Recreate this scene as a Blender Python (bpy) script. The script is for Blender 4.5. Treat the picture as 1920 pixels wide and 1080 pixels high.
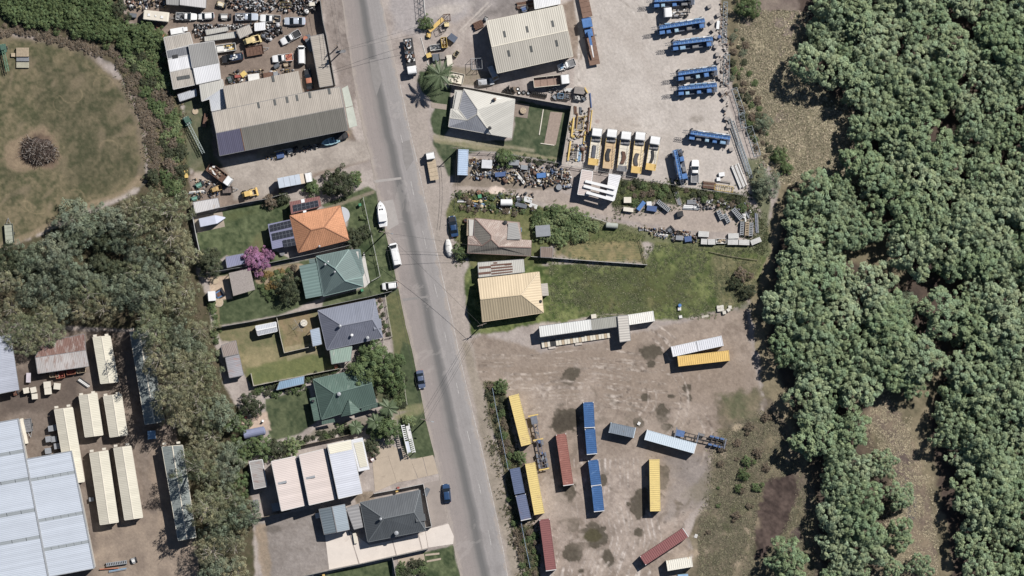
import bpy,math,random
import numpy as np
from mathutils import Vector

for o in list(bpy.data.objects):
 bpy.data.objects.remove(o)
SCN = bpy.context.scene
COL = SCN.collection
R = math.radians
S = 0.126  # metres per plan unit (one plan unit = one cell of the survey grid)

def P(px,py):
 return((px-960.0)*S,(540.0-py)*S)

 # ------------------------------------------------------------------ camera
cam = bpy.data.cameras.new('camera')
cam.sensor_width = 36.0
CAM_H = 1200.0
cam.lens = 36.0 * CAM_H /(1920*S)
cam.clip_start = 10.0
cam.clip_end = 4000.0
cam_o = bpy.data.objects.new('camera',cam)
cam_o.location =(0,0,CAM_H)
cam_o.rotation_euler =(0,0,0)
COL.objects.link(cam_o)
SCN.camera = cam_o

# ------------------------------------------------------------------ sky, sun, exposure
SUN_EL,SUN_AZ = R(46.0),R(44.0)  # azimuth: angle of the sun in plan, from +x towards +y
world = bpy.data.worlds.new('World')
SCN.world = world
world.use_nodes = True
wn = world.node_tree.nodes
wl = world.node_tree.links
for n in list(wn):
 wn.remove(n)
w_out = wn.new('ShaderNodeOutputWorld')
w_bg = wn.new('ShaderNodeBackground')
w_sky = wn.new('ShaderNodeTexSky')
w_sky.sky_type = 'NISHITA'
w_sky.sun_disc = False
w_sky.sun_elevation = SUN_EL
w_sky.sun_rotation = math.pi / 2 - SUN_AZ
w_sky.altitude = 20
w_sky.air_density = 0.8
w_sky.dust_density = 0.2
w_sky.ozone_density = 1.0
w_bg.inputs['Strength'].default_value = 0.05
wl.new(w_sky.outputs['Color'],w_bg.inputs['Color'])
wl.new(w_bg.outputs['Background'],w_out.inputs['Surface'])
sun = bpy.data.lights.new('sun','SUN')
sun.energy = 5.0
sun.angle = R(0.5)
sun.color =(1.0,0.965,0.925)
sun_o = bpy.data.objects.new('sun',sun)
d = Vector((math.cos(SUN_EL)*math.cos(SUN_AZ),math.cos(SUN_EL)*math.sin(SUN_AZ),math.sin(SUN_EL)))
sun_o.rotation_euler = d.to_track_quat('Z','Y').to_euler()
sun_o.location = d * 300
COL.objects.link(sun_o)
SCN.view_settings.view_transform = 'Standard'
SCN.view_settings.look = 'None'
SCN.view_settings.gamma = 1.0
SCN.view_settings.use_curve_mapping = False
SCN.view_settings.exposure = 0.44
SCN.render.engine = 'CYCLES'
SCN.cycles.max_bounces = 5
SCN.cycles.diffuse_bounces = 2
SCN.cycles.glossy_bounces = 2
SCN.cycles.transmission_bounces = 3
SCN.cycles.transparent_max_bounces = 4

KEXP = 1.45  # what a level white surface of albedo 1 would read under this sun

def C(r,g,b,k=KEXP,ds=0.26):
 """photographed sRGB tone of a sunlit level surface -> albedo"""
 out =[]
 y = 0.3 * r + 0.59 * g + 0.11 * b
 for c in(r,g,b):
  c =(c+(y-c)*ds) / 255.0
  c = c / 12.92 if c <= 0.04045 else((c+0.055)/1.055) ** 2.4
  out.append(min(0.82,c/k))
 return tuple(out)

 # ------------------------------------------------------------------ materials
MATS ={}

def nodes_of(name):
 m = bpy.data.materials.new(name)
 m.use_nodes = True
 nt = m.node_tree
 b = nt.nodes.get('Principled BSDF')
 return m,nt,b

def lnk(nt,a,b):
 nt.links.new(a,b)

def mixc(nt,fac,a,b,mode='MIX'):
 n = nt.nodes.new('ShaderNodeMix')
 n.data_type = 'RGBA'
 n.blend_type = mode
 for i,v in((0,fac),(6,a),(7,b)):
  if hasattr(v,'is_linked') or isinstance(v,bpy.types.NodeSocket):
   nt.links.new(v,n.inputs[i])
  elif isinstance(v,(int,float)):
   n.inputs[i].default_value = v
  else:
   n.inputs[i].default_value =(*v[:3],1)
 return n.outputs[2]

def noise(nt,scale,detail=3,rough=0.55,vec=None,dist=0.0):
 n = nt.nodes.new('ShaderNodeTexNoise')
 n.inputs['Scale'].default_value = scale
 n.inputs['Detail'].default_value = detail
 n.inputs['Roughness'].default_value = rough
 n.inputs['Distortion'].default_value = dist
 if vec is not None:
  nt.links.new(vec,n.inputs['Vector'])
 return n.outputs['Fac']

def ramp(nt,fac,lo,hi,a=0.0,b=1.0):
 n = nt.nodes.new('ShaderNodeMapRange')
 n.inputs[1].default_value = lo
 n.inputs[2].default_value = hi
 n.inputs[3].default_value = a
 n.inputs[4].default_value = b
 nt.links.new(fac,n.inputs[0])
 return n.outputs[0]

def wpos(nt):
 return nt.nodes.new('ShaderNodeNewGeometry').outputs['Position']

def mapv(nt,vec,scale,rot=(0,0,0)):
 n = nt.nodes.new('ShaderNodeMapping')
 n.inputs['Scale'].default_value = scale
 n.inputs['Rotation'].default_value = rot
 nt.links.new(vec,n.inputs['Vector'])
 return n.outputs[0]

def sc(c,k):
 return tuple(min(0.88,x*k)for x in c)

def M(rgb,rough=0.55,metal=0.0,var=0.13,vs=0.9,stain=None,spec=0.35,key=None,samt=0.55,sscale=0.8):
 """worn paint / plastic / timber / concrete: two scales of tone, optional stain or rust with its own outline"""
 k =('M',tuple(round(x,4)for x in rgb),rough,metal,var,vs,stain,spec,samt,sscale)
 if k in MATS:
  return MATS[k]
 m,nt,b = nodes_of(key or 'surface')
 p = wpos(nt)
 n1 = noise(nt,vs,4,0.6,p)
 n2 = noise(nt,vs*7,2,0.5,p)
 c = mixc(nt,ramp(nt,n1,0.3,0.7),sc(rgb,1-var),sc(rgb,1+var))
 c = mixc(nt,ramp(nt,n2,0.35,0.75,0.0,0.35),c,sc(rgb,1-2.2*var))
 if stain:
  n3 = noise(nt,sscale,5,0.65,p,0.6)
  c = mixc(nt,ramp(nt,n3,samt,samt+0.13,0.0,0.9),c,stain)
 lnk(nt,c,b.inputs['Base Color'])
 b.inputs['Roughness'].default_value = rough
 b.inputs['Metallic'].default_value = metal
 b.inputs['Specular IOR Level'].default_value = spec
 bp = nt.nodes.new('ShaderNodeBump')
 bp.inputs['Strength'].default_value = 0.25
 bp.inputs['Distance'].default_value = 0.03
 lnk(nt,n2,bp.inputs['Height'])
 lnk(nt,bp.outputs[0],b.inputs['Normal'])
 MATS[k] = m
 return m

def roofing(rgb,period=0.42,var=0.10,stain=None,samt=0.58,tile=False,rough=0.6,depth=0.5,key='roofing',streak=0.5):
 """sheet or tile roofing, laid out along the slope (UV in metres: u along the eave, v down the slope)"""
 k =('R',tuple(round(x,4)for x in rgb),period,var,stain,samt,tile,rough,depth,streak)
 if k in MATS:
  return MATS[k]
 m,nt,b = nodes_of(key)
 uv = nt.nodes.new('ShaderNodeUVMap').outputs[0]
 p = wpos(nt)
 big = noise(nt,0.22,4,0.6,p)
 c = mixc(nt,ramp(nt,big,0.3,0.7),sc(rgb,1-var),sc(rgb,1+var))
 st = noise(nt,1.0,3,0.6,mapv(nt,uv,(2.2,0.10,1)))
 c = mixc(nt,ramp(nt,st,0.45,0.8,0,streak),c,sc(rgb,0.62))
 sheet = nt.nodes.new('ShaderNodeTexWhiteNoise')
 sheet.noise_dimensions = '1D'
 sx = nt.nodes.new('ShaderNodeSeparateXYZ')
 lnk(nt,uv,sx.inputs[0])
 fl = nt.nodes.new('ShaderNodeMath')
 fl.operation = 'MULTIPLY'
 fl.inputs[1].default_value = 1 / 0.76
 lnk(nt,sx.outputs[0],fl.inputs[0])
 f2 = nt.nodes.new('ShaderNodeMath')
 f2.operation = 'FLOOR'
 lnk(nt,fl.outputs[0],f2.inputs[0])
 lnk(nt,f2.outputs[0],sheet.inputs['W'])
 c = mixc(nt,ramp(nt,sheet.outputs[0],0,1,0,0.24),c,sc(rgb,0.55))
 if stain:
  n3 = noise(nt,1.0,5,0.7,mapv(nt,uv,(0.9,0.35,1)))
  c = mixc(nt,ramp(nt,n3,samt,samt+0.16,0,0.85),c,stain)
 fine = noise(nt,5.0,2,0.5,p)
 c = mixc(nt,ramp(nt,fine,0.4,0.75,0,0.22),c,sc(rgb,0.7))
 # ribs / tile courses
 w = nt.nodes.new('ShaderNodeTexWave')
 w.wave_type = 'BANDS'
 w.bands_direction = 'X'
 w.inputs['Scale'].default_value = 2 * math.pi / period / 20.0 * 1.0
 lnk(nt,uv,w.inputs['Vector'])
 h = w.outputs['Fac']
 if tile:
  w2 = nt.nodes.new('ShaderNodeTexWave')
  w2.wave_type = 'BANDS'
  w2.bands_direction = 'Y'
  w2.wave_profile = 'SAW'
  w2.inputs['Scale'].default_value = 2 * math.pi /(period*1.05) / 20.0
  lnk(nt,uv,w2.inputs['Vector'])
  c = mixc(nt,ramp(nt,w2.outputs['Fac'],0.75,1.0,0,0.5),c,sc(rgb,0.45))
  tn = noise(nt,3.4,1,0.5,uv)
  c = mixc(nt,ramp(nt,tn,0.5,0.7,0,0.55),c,sc(rgb,1.35))
 else:
  c = mixc(nt,ramp(nt,h,0.0,0.35,0.28,0.0),c,sc(rgb,0.5))
 bp = nt.nodes.new('ShaderNodeBump')
 bp.inputs['Strength'].default_value = depth
 bp.inputs['Distance'].default_value = 0.05
 lnk(nt,h,bp.inputs['Height'])
 lnk(nt,bp.outputs[0],b.inputs['Normal'])
 lnk(nt,c,b.inputs['Base Color'])
 b.inputs['Roughness'].default_value = rough
 b.inputs['Specular IOR Level'].default_value = 0.3
 MATS[k] = m
 return m

def vcol_mat(name,rough=0.7,fine=4.0,amt=0.3,spec=0.25,attr='col'):
 """colour from the object's own colour attribute with procedural grain on top"""
 k =('V',name)
 if k in MATS:
  return MATS[k]
 m,nt,b = nodes_of(name)
 a = nt.nodes.new('ShaderNodeAttribute')
 a.attribute_name = attr
 n = noise(nt,fine,3,0.6,wpos(nt))
 c = mixc(nt,1.0,a.outputs['Color'],mixc(nt,ramp(nt,n,0.25,0.75),(1-amt,)*3,(1+amt*0.6,)*3),'MULTIPLY')
 lnk(nt,c,b.inputs['Base Color'])
 b.inputs['Roughness'].default_value = rough
 b.inputs['Specular IOR Level'].default_value = spec
 MATS[k] = m
 return m

GLASS = M((0.012,0.016,0.02),0.12,0,0.2,1.0,spec=0.5,key='dark_glass')
TYRE = M((0.018,0.018,0.019),0.85,0,0.25,3,key='tyre_rubber')
RIM = M((0.30,0.30,0.31),0.45,0.4,0.2,4,key='wheel_rim')
CHROME = M((0.45,0.45,0.46),0.3,0.7,0.1,3,key='bright_metal')
DARK = M((0.03,0.03,0.032),0.7,0,0.3,2,key='dark_steel')
GREY = M((0.16,0.16,0.165),0.7,0.1,0.25,2,key='grey_steel')
GALV = M(C(176,180,184),0.5,0.3,0.15,2,key='galvanised_steel')
WHITE = M(C(240,240,238),0.4,0,0.05,1.2,key='white_paint')
CREAM = M(C(228,218,196),0.5,0,0.07,1,key='cream_paint')
BLUE = M(C(76,130,204),0.45,0,0.14,1.5,key='blue_paint')
LBLUE = M(C(132,176,214),0.45,0,0.14,1.5,key='pale_blue_paint')
YELLOW = M(C(232,192,92),0.5,0,0.1,1.2,key='yellow_paint')
AMBER = M(C(232,186,92),0.5,0,0.1,1.2,key='amber_paint')
RUST = M(C(120,84,66),0.85,0,0.3,2.2,key='rusty_steel')
WOOD = M(C(150,130,112),0.85,0,0.22,2.5,key='weathered_timber')
TAN = M(C(196,172,138),0.8,0,0.18,2.2,key='tan_timber')
RED = M(C(184,84,72),0.5,0,0.15,1,key='red_paint')
ORANGE = M(C(204,118,84),0.55,0,0.18,1.4,key='orange_paint')
GREEN = M(C(70,160,110),0.5,0,0.1,1,key='green_plastic')
DGREEN = M(C(70,110,92),0.6,0,0.18,1.5,key='dark_green_paint')
CONC = M(C(205,192,178),0.9,0,0.08,0.7,key='pale_concrete')
LAMP = M((0.7,0.68,0.6),0.25,0,0.05,1,key='lamp_lens')
TAIL = M((0.4,0.02,0.015),0.3,0,0.05,1,key='tail_lens')
BRICKW = M(C(170,140,120),0.85,0,0.15,1.5,key='brick_wall')
CLAD = M(C(205,200,190),0.7,0,0.08,1.0,key='clad_wall')

# ------------------------------------------------------------------ mesh helpers

class MB:
 def __init__(s):
  s.v =[]
  s.f =[]
  s.uv =[]

 def face(s,pts,uv=None):
  i = len(s.v)
  s.v +=[tuple(p)for p in pts]
  s.f.append(tuple(range(i,i+len(pts))))
  s.uv.append(uv)
  return s

 def add(s,v,f):
  i = len(s.v)
  s.v +=[tuple(p)for p in v]
  for q in f:
   s.f.append(tuple(i+k for k in q))
   s.uv.append(None)
  return s

 def bx(s,x0,x1,y0,y1,z0,z1):
  v =[(x,y,z)for z in(z0,z1)for x,y in((x0,y0),(x1,y0),(x1,y1),(x0,y1))]
  return s.add(v,[(3,2,1,0),(4,5,6,7),(0,1,5,4),(1,2,6,5),(2,3,7,6),(3,0,4,7)])

 def ob(s,cx,cy,cz,sx,sy,sz,rz=0.0,ry=0.0):
  c,n = math.cos(rz),math.sin(rz)
  cy_,ny = math.cos(ry),math.sin(ry)
  v =[]
  for z in(-sz/2,sz/2):
   for x,y in((-sx/2,-sy/2),(sx/2,-sy/2),(sx/2,sy/2),(-sx/2,sy/2)):
    X,Z = x * cy_ + z * ny,-x * ny + z * cy_
    v.append((cx+X*c-y*n,cy+X*n+y*c,cz+Z))
  return s.add(v,[(3,2,1,0),(4,5,6,7),(0,1,5,4),(1,2,6,5),(2,3,7,6),(3,0,4,7)])

 def prism(s,pts,z0,z1,inset=0.0):
  n = len(pts)
  cx = sum(p[0]for p in pts) / n
  cy = sum(p[1]for p in pts) / n
  top =[(p[0]+(cx-p[0])*inset,p[1]+(cy-p[1])*inset)for p in pts]
  v =[(p[0],p[1],z0)for p in pts] +[(p[0],p[1],z1)for p in top]
  f =[tuple(range(n-1,-1,-1)),tuple(range(n,2*n))]
  f +=[(i,(i+1)%n,n+(i+1)%n,n+i)for i in range(n)]
  return s.add(v,f)

 def tube(s,a,b,r,n=6,r2=None):
  a,b = Vector(a),Vector(b)
  d =(b-a)
  if d.length < 1e-6:
   return s
  d.normalize()
  u = d.orthogonal().normalized()
  w = d.cross(u)
  r2 = r if r2 is None else r2
  v =[]
  for q,rr in((a,r),(b,r2)):
   for i in range(n):
    t = 2 * math.pi * i / n
    v.append(tuple(q+u*math.cos(t)*rr+w*math.sin(t)*rr))
  f =[tuple(range(n-1,-1,-1)),tuple(range(n,2*n))]
  f +=[(i,(i+1)%n,n+(i+1)%n,n+i)for i in range(n)]
  return s.add(v,f)

 def lathe(s,cx,cy,prof,n=12):
  """prof: list of (r,z) from bottom to top"""
  v =[]
  for r,z in prof:
   for i in range(n):
    t = 2 * math.pi * i / n
    v.append((cx+r*math.cos(t),cy+r*math.sin(t),z))
  f =[tuple(range(n-1,-1,-1))]
  m = len(prof)
  for k in range(m-1):
   f +=[(k*n+i,k*n+(i+1)%n,(k+1)*n+(i+1)%n,(k+1)*n+i)for i in range(n)]
  f.append(tuple((m-1)*n+i for i in range(n)))
  return s.add(v,f)

 def ring(s,cx,cy,z,R_,r,n=14,m=6,axis='z'):
  v =[]
  for i in range(n):
   t = 2 * math.pi * i / n
   for j in range(m):
    q = 2 * math.pi * j / m
    rr = R_ + r * math.cos(q)
    a,b_,c_ = rr * math.cos(t),rr * math.sin(t),r * math.sin(q)
    if axis == 'z':
     v.append((cx+a,cy+b_,z+c_))
    elif axis == 'y':
     v.append((cx+a,cy+c_,z+b_))
    else:
     v.append((cx+c_,cy+a,z+b_))
  f =[(i*m+j,((i+1)%n)*m+j,((i+1)%n)*m+(j+1)%m,i*m+(j+1)%m)for i in range(n)for j in range(m)]
  return s.add(v,f)

 def loft(s,rings):
  n = len(rings[0])
  v =[p for r in rings for p in r]
  m = len(rings)
  f =[tuple(range(n-1,-1,-1))]
  for k in range(m-1):
   f +=[(k*n+i,k*n+(i+1)%n,(k+1)*n+(i+1)%n,(k+1)*n+i)for i in range(n)]
  f.append(tuple((m-1)*n+i for i in range(n)))
  return s.add(v,f)

 def mesh(s,name,mat,smooth=False):
  me = bpy.data.meshes.new(name)
  me.from_pydata(s.v,[],s.f)
  if any(u is not None for u in s.uv):
   L = me.uv_layers.new(name='UVMap')
   for poly,u in zip(me.polygons,s.uv):
    for k,li in enumerate(poly.loop_indices):
     if u is not None:
      L.data[li].uv = u[k]
     else:
      c = s.v[me.loops[li].vertex_index]
      L.data[li].uv =(c[0],c[1])
  me.materials.append(mat)
  if smooth:
   me.polygons.foreach_set('use_smooth',[True]*len(me.polygons))
  me.update()
  return me

def np_mesh(name,v,f,mat,col=None,smooth=False):
 """v (N,3), f (M,k) arrays -> mesh; col (N,3) becomes the colour attribute 'col'"""
 me = bpy.data.meshes.new(name)
 nv,(nf,k) = len(v),f.shape
 me.vertices.add(nv)
 me.vertices.foreach_set('co',np.ascontiguousarray(v,dtype=np.float32).ravel())
 me.loops.add(nf*k)
 me.loops.foreach_set('vertex_index',np.ascontiguousarray(f,dtype=np.int32).ravel())
 me.polygons.add(nf)
 me.polygons.foreach_set('loop_start',np.arange(0,nf*k,k,dtype=np.int32))
 me.polygons.foreach_set('loop_total',np.full(nf,k,dtype=np.int32))
 if smooth:
  me.polygons.foreach_set('use_smooth',np.ones(nf,dtype=bool))
 me.update(calc_edges=True)
 if col is not None:
  a = me.color_attributes.new('col','FLOAT_COLOR','POINT')
  c4 = np.ones((nv,4),dtype=np.float32)
  c4[:,:3] = col
  a.data.foreach_set('color',c4.ravel())
 me.materials.append(mat)
 return me

def link(name,me,parent=None,loc=(0,0,0),rz=0.0):
 o = bpy.data.objects.new(name,me)
 o.location = loc
 o.rotation_euler =(0,0,rz)
 if parent is not None:
  o.parent = parent
 COL.objects.link(o)
 return o

def tag(o,label=None,cat=None,group=None,kind=None):
 if label:
  o['label'] = label
 if cat:
  o['category'] = cat
 if group:
  o['group'] = group
 if kind:
  o['kind'] = kind
 return o

class Kit:
 """a thing's parts, built once, placed as often as the plan shows it"""

 def __init__(s):
  s.parts =[]

 def part(s,name,mb,mat,parent=None,smooth=False,label=None):
  me = mb.mesh(name,mat,smooth) if isinstance(mb,MB) else mb
  s.parts.append((name,me,parent,label,(0,0,0),0.0))
  return len(s.parts) - 1

 def inst(s,idx,parent=None,loc=(0,0,0),rz=0.0):
  n,me,_,l,_,_ = s.parts[idx]
  s.parts.append((n,me,parent,l,loc,rz))
  return len(s.parts) - 1

 def place(s,name,label,cat,px,py,ang=0.0,group=None,z=0.0,scale=1.0):
  x,y = P(px,py)
  if len(s.parts) == 1 and s.parts[0][4] ==(0,0,0):
   e = bpy.data.objects.new(name,s.parts[0][1])
   root = True
  else:
   e = bpy.data.objects.new(name,None)
   e.empty_display_size = 0.3
   root = False
  e.location =(x,y,z)
  e.rotation_euler =(0,0,R(ang))
  e.scale =(scale,) * 3
  COL.objects.link(e)
  tag(e,label,cat,group)
  if not root:
   obs =[]
   for n,me,par,l,loc,rz in s.parts:
    o = link(n,me,e if par is None else obs[par],loc,rz)
    if l:
     o['label'] = l
    obs.append(o)
  return e

KITS ={}

def kit(fn,*a):
 k =(fn.__name__,) + a
 if k not in KITS:
  KITS[k] = fn(*a)
 return KITS[k]

 # ------------------------------------------------------------------ numeric noise for terrain and foliage
def vnoise(x,y,seed=0):
 xi = np.floor(x).astype(np.int64)
 yi = np.floor(y).astype(np.int64)
 fx,fy = x - xi,y - yi
 fx = fx * fx *(3-2*fx)
 fy = fy * fy *(3-2*fy)

 def h(a,b):
  n =(a*374761393+b*668265263+seed*1442695041) & 0x7fffffff
  n =((n^(n>>13))*1274126177) & 0x7fffffff
  n =(n^(n>>16)) & 0xffff
  return n / 65535.0
 a = h(xi,yi) *(1-fx) + h(xi+1,yi) * fx
 b = h(xi,yi+1) *(1-fx) + h(xi+1,yi+1) * fx
 return a *(1-fy) + b * fy

def fbm(x,y,scale,octv=4,seed=0,gain=0.55):
 s_,a,t = 0.0,1.0,0.0
 f = 1.0 / scale
 for i in range(octv):
  s_ = s_ + a * vnoise(x*f+17.3*i,y*f-9.1*i,seed+i*7)
  t += a
  a *= gain
  f *= 2.03
 return s_ / t

def sstep(a,b,x):
 t = np.clip((x-a)/(b-a),0,1)
 return t * t *(3-2*t)

def poly_sd(px,py,poly):
 """signed distance, positive inside"""
 n = len(poly)
 dmin = np.full(px.shape,1e18)
 inside = np.zeros(px.shape,bool)
 for i in range(n):
  ax,ay = poly[i]
  bx,by = poly[(i+1)%n]
  ex,ey = bx - ax,by - ay
  L2 = ex * ex + ey * ey + 1e-9
  t = np.clip(((px-ax)*ex+(py-ay)*ey)/L2,0,1)
  dx,dy = px - ax - t * ex,py - ay - t * ey
  dmin = np.minimum(dmin,dx*dx+dy*dy)
  c =(ay>py) !=(by>py)
  with np.errstate(divide='ignore',invalid='ignore'):
   xx = ex *(py-ay) /(ey if ey!=0 else 1e-9) + ax
  inside ^= c &(px<xx)
 d_ = np.sqrt(dmin)
 return np.where(inside,d_,-d_)

def line_d(px,py,pts):
 dmin = np.full(px.shape,1e18)
 for i in range(len(pts)-1):
  ax,ay = pts[i]
  bx,by = pts[i+1]
  ex,ey = bx - ax,by - ay
  t = np.clip(((px-ax)*ex+(py-ay)*ey)/(ex*ex+ey*ey+1e-9),0,1)
  dmin = np.minimum(dmin,(px-ax-t*ex)**2+(py-ay-t*ey)**2)
 return np.sqrt(dmin)

def in_poly(x,y,poly):
 c = False
 n = len(poly)
 for i in range(n):
  ax,ay = poly[i]
  bx,by = poly[(i+1)%n]
  if(ay>y) !=(by>y) and x <(bx-ax) *(y-ay) /(by-ay) + ax:
   c = not c
 return c
 # ================================================================== GROUND
gx = np.concatenate([[-5200,-3600,-2400,-1400,-700,-350,-150],np.arange(-70,1992,2.1),[2070,2270,2650,3400,4400,5600,7100]])
gy = np.concatenate([[-5500,-3800,-2400,-1400,-700,-350,-150],np.arange(-70,1152,2.1),[1230,1430,1800,2500,3500,4900,6600]])
GX,GY = np.meshgrid(gx,gy)
WX,WY =(GX-960) * S,(540-GY) * S
COLR = np.zeros(GX.shape+(3,))
HGT = np.zeros(GX.shape)
warp1 = fbm(GX,GY,34,4,11) - 0.5
warp2 = fbm(GX,GY,9,3,23) - 0.5
nz_big = fbm(GX,GY,90,4,31)
nz_mid = fbm(GX,GY,22,4,37)
nz_fin = fbm(GX,GY,6,3,41)
nz_pix = np.random.default_rng(5).random(GX.shape)

def contrast(n,k=2.6):
 return np.clip((n-0.5)*k+0.5,0,1)

def blend(mask,c1,c2,nsrc,k=2.6):
 a,b = np.array(C(*c1,ds=.2)),np.array(C(*c2,ds=.2))
 t = contrast(nsrc,k)[...,None]
 c = a *(1-t) + b * t
 m = mask[...,None]
 return c,m

def apply(sl,mask,c1,c2,n,k=2.6,h=0.0,hs=None):
 c,m = blend(mask,c1,c2,n,k)
 COLR[sl] = COLR[sl] *(1-m) + c * m
 if h:
  HGT[sl] = HGT[sl] *(1-mask) + mask * h *(hs if hs is not None else nz_fin[sl])

def win(x0,x1,y0,y1,pad):
 i0,i1 = np.searchsorted(gx,x0-pad),np.searchsorted(gx,x1+pad)
 j0,j1 = np.searchsorted(gy,y0-pad),np.searchsorted(gy,y1+pad)
 return(slice(max(j0-1,0),j1+1),slice(max(i0-1,0),i1+1))

def pick(sl,n):
 return{'b':nz_big,'m':nz_mid,'f':nz_fin}[n][sl] if n in 'bmf' else(0.5*nz_mid[sl]+0.5*nz_fin[sl])

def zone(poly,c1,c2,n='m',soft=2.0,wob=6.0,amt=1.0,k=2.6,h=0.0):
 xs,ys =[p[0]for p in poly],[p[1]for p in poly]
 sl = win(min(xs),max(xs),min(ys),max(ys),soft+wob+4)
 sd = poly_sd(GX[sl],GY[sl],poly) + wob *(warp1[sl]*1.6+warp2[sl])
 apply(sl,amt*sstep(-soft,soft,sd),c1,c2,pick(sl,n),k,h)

def blob(cx,cy,rx,ry,ang,c1,c2,n='f',soft=0.12,wob=0.5,amt=1.0,k=2.2,h=0.0):
 r = max(rx,ry)
 sl = win(cx-r,cx+r,cy-r,cy+r,r*0.8+6)
 a = R(ang)
 dx,dy = GX[sl] - cx,GY[sl] - cy
 u =(dx*math.cos(a)-dy*math.sin(a)) / rx
 v =(dx*math.sin(a)+dy*math.cos(a)) / ry
 d_ = 1 - np.sqrt(u*u+v*v) + wob *(warp1[sl]*1.5+warp2[sl])
 apply(sl,amt*sstep(-soft,soft,d_),c1,c2,pick(sl,n),k,h)

def stroke(pts,w,c1,c2,n='f',soft=1.5,wob=2.0,amt=1.0,k=2.2):
 xs,ys =[p[0]for p in pts],[p[1]for p in pts]
 sl = win(min(xs),max(xs),min(ys),max(ys),w+wob+6)
 d_ = w - line_d(GX[sl],GY[sl],pts) + wob *(warp1[sl]*1.4+warp2[sl])
 apply(sl,amt*sstep(-soft,soft,d_),c1,c2,pick(sl,n),k)

ALL =(slice(None),slice(None))
# base: bare grey-beige dirt
apply(ALL,np.ones(GX.shape),(162,149,141),(184,171,162),nz_mid,2.4)

# ---- forest floor and swamp on the right
zone([(1370,-400),(1340,0),(1362,60),(1370,150),(1385,210),(1430,300),(1470,330),(1440,420),(1425,480),(1405,540),(1410,600),(1425,700),(1440,760),(1400,800),(1345,800),(1330,870),(1335,930),(1300,975),(1290,1000),(1300,1060),(1240,1090),(1230,1500),(7200,3000),(7200,-3000)],
(146,132,104),(112,104,80),'m',3,10,h=0.12)
zone([(1395,40),(1490,30),(1500,180),(1590,230),(1600,330),(1560,350),(1490,330),(1455,300),(1430,220),(1390,120)],(182,168,136),(134,124,98),'f',5,14,0.9,3.2,h=0.16)
zone([(1400,0),(1510,-20),(1525,40),(1495,90),(1490,150),(1455,70),(1400,40)],(122,106,100),(146,130,118),'m',6,16,0.9)
zone([(1440,200),(1475,170),(1500,220),(1480,250),(1450,240)],(120,106,98),(140,126,112),'m',6,16,0.7)
blob(1405,195,12,12,0,(66,52,48),(96,78,70),amt=0.0)
# dark bare swamp patches (lower middle)
zone([(1435,905),(1470,890),(1500,880),(1500,920),(1480,975),(1465,1010),(1440,1040),(1415,1050),(1410,1000),(1420,950)],(104,87,79),(70,58,54),'x',4,18,1.0,3.4,h=0.2)
blob(1497,1003,14,16,0,(108,92,86),(88,74,70),'m')
zone([(1640,720),(1690,780),(1720,850),(1745,960),(1760,1060),(1715,1100),(1700,1000),(1690,900),(1660,830),(1620,770)],(150,132,108),(120,104,92),'m',4,10)
zone([(1660,800),(1690,815),(1715,890),(1690,920),(1668,860)],(116,98,92),(96,82,80),'m',4,8,0.9)
stroke([(1695,905),(1712,940),(1708,965)],8,(104,100,106),(84,80,88),'f')
stroke([(1440,760),(1480,830),(1520,940),(1535,1080)],13,(132,118,100),(104,92,80),'m',4,6,0.8)
# deep litter under the forest
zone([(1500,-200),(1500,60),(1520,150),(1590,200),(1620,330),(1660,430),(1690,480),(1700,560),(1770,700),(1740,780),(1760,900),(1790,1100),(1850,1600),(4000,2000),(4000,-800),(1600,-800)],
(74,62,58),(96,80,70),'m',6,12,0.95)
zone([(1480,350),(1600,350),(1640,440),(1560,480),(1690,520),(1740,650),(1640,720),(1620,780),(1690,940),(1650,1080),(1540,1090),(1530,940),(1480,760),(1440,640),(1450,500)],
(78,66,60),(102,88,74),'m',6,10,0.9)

# ---- meadow and yards right of the road
zone([(1010,496),(1205,500),(1230,455),(1440,470),(1420,530),(1385,575),(1330,585),(1270,600),(1240,600),(1130,595),(1020,606),(905,628),(882,628),(872,570),(870,520),(880,500),(900,488)],
(72,90,44),(124,132,76),'x',3,7,1.0,3.4,h=0.22)
zone([(1080,515),(1250,500),(1330,560),(1200,590),(1090,585)],(104,98,62),(64,76,42),'x',14,26,0.6,3.4)
zone([(1330,480),(1420,490),(1420,560),(1350,580)],(150,136,104),(110,104,72),'m',10,14,0.75)
zone([(1040,448),(1120,440),(1205,446),(1210,492),(1120,490),(1040,478)],(146,132,90),(82,94,54),'x',5,8,0.95,3.4,h=0.12)
for i in range(9):
 stroke([(1062+i*2,449+i*4.6),(1130,452+i*4.5),(1200,455+i*4.3)],0.8,(168,150,100),(150,136,90),'f',1.0,2.5,0.55)
rngm = random.Random(31)
for i in range(34):
 x_,y_ = rngm.uniform(1020,1400),rngm.uniform(500,592)
 if i % 4 == 0:
  blob(x_,y_,rngm.uniform(5,16),rngm.uniform(3,8),rngm.uniform(0,180),(142,132,92),(118,114,74),'x',.6,1.2,.5)
 else:
  blob(x_,y_,rngm.uniform(6,24),rngm.uniform(4,12),rngm.uniform(0,180),(62,74,42),(86,96,56),'x',.6,1.2,.45)
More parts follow.
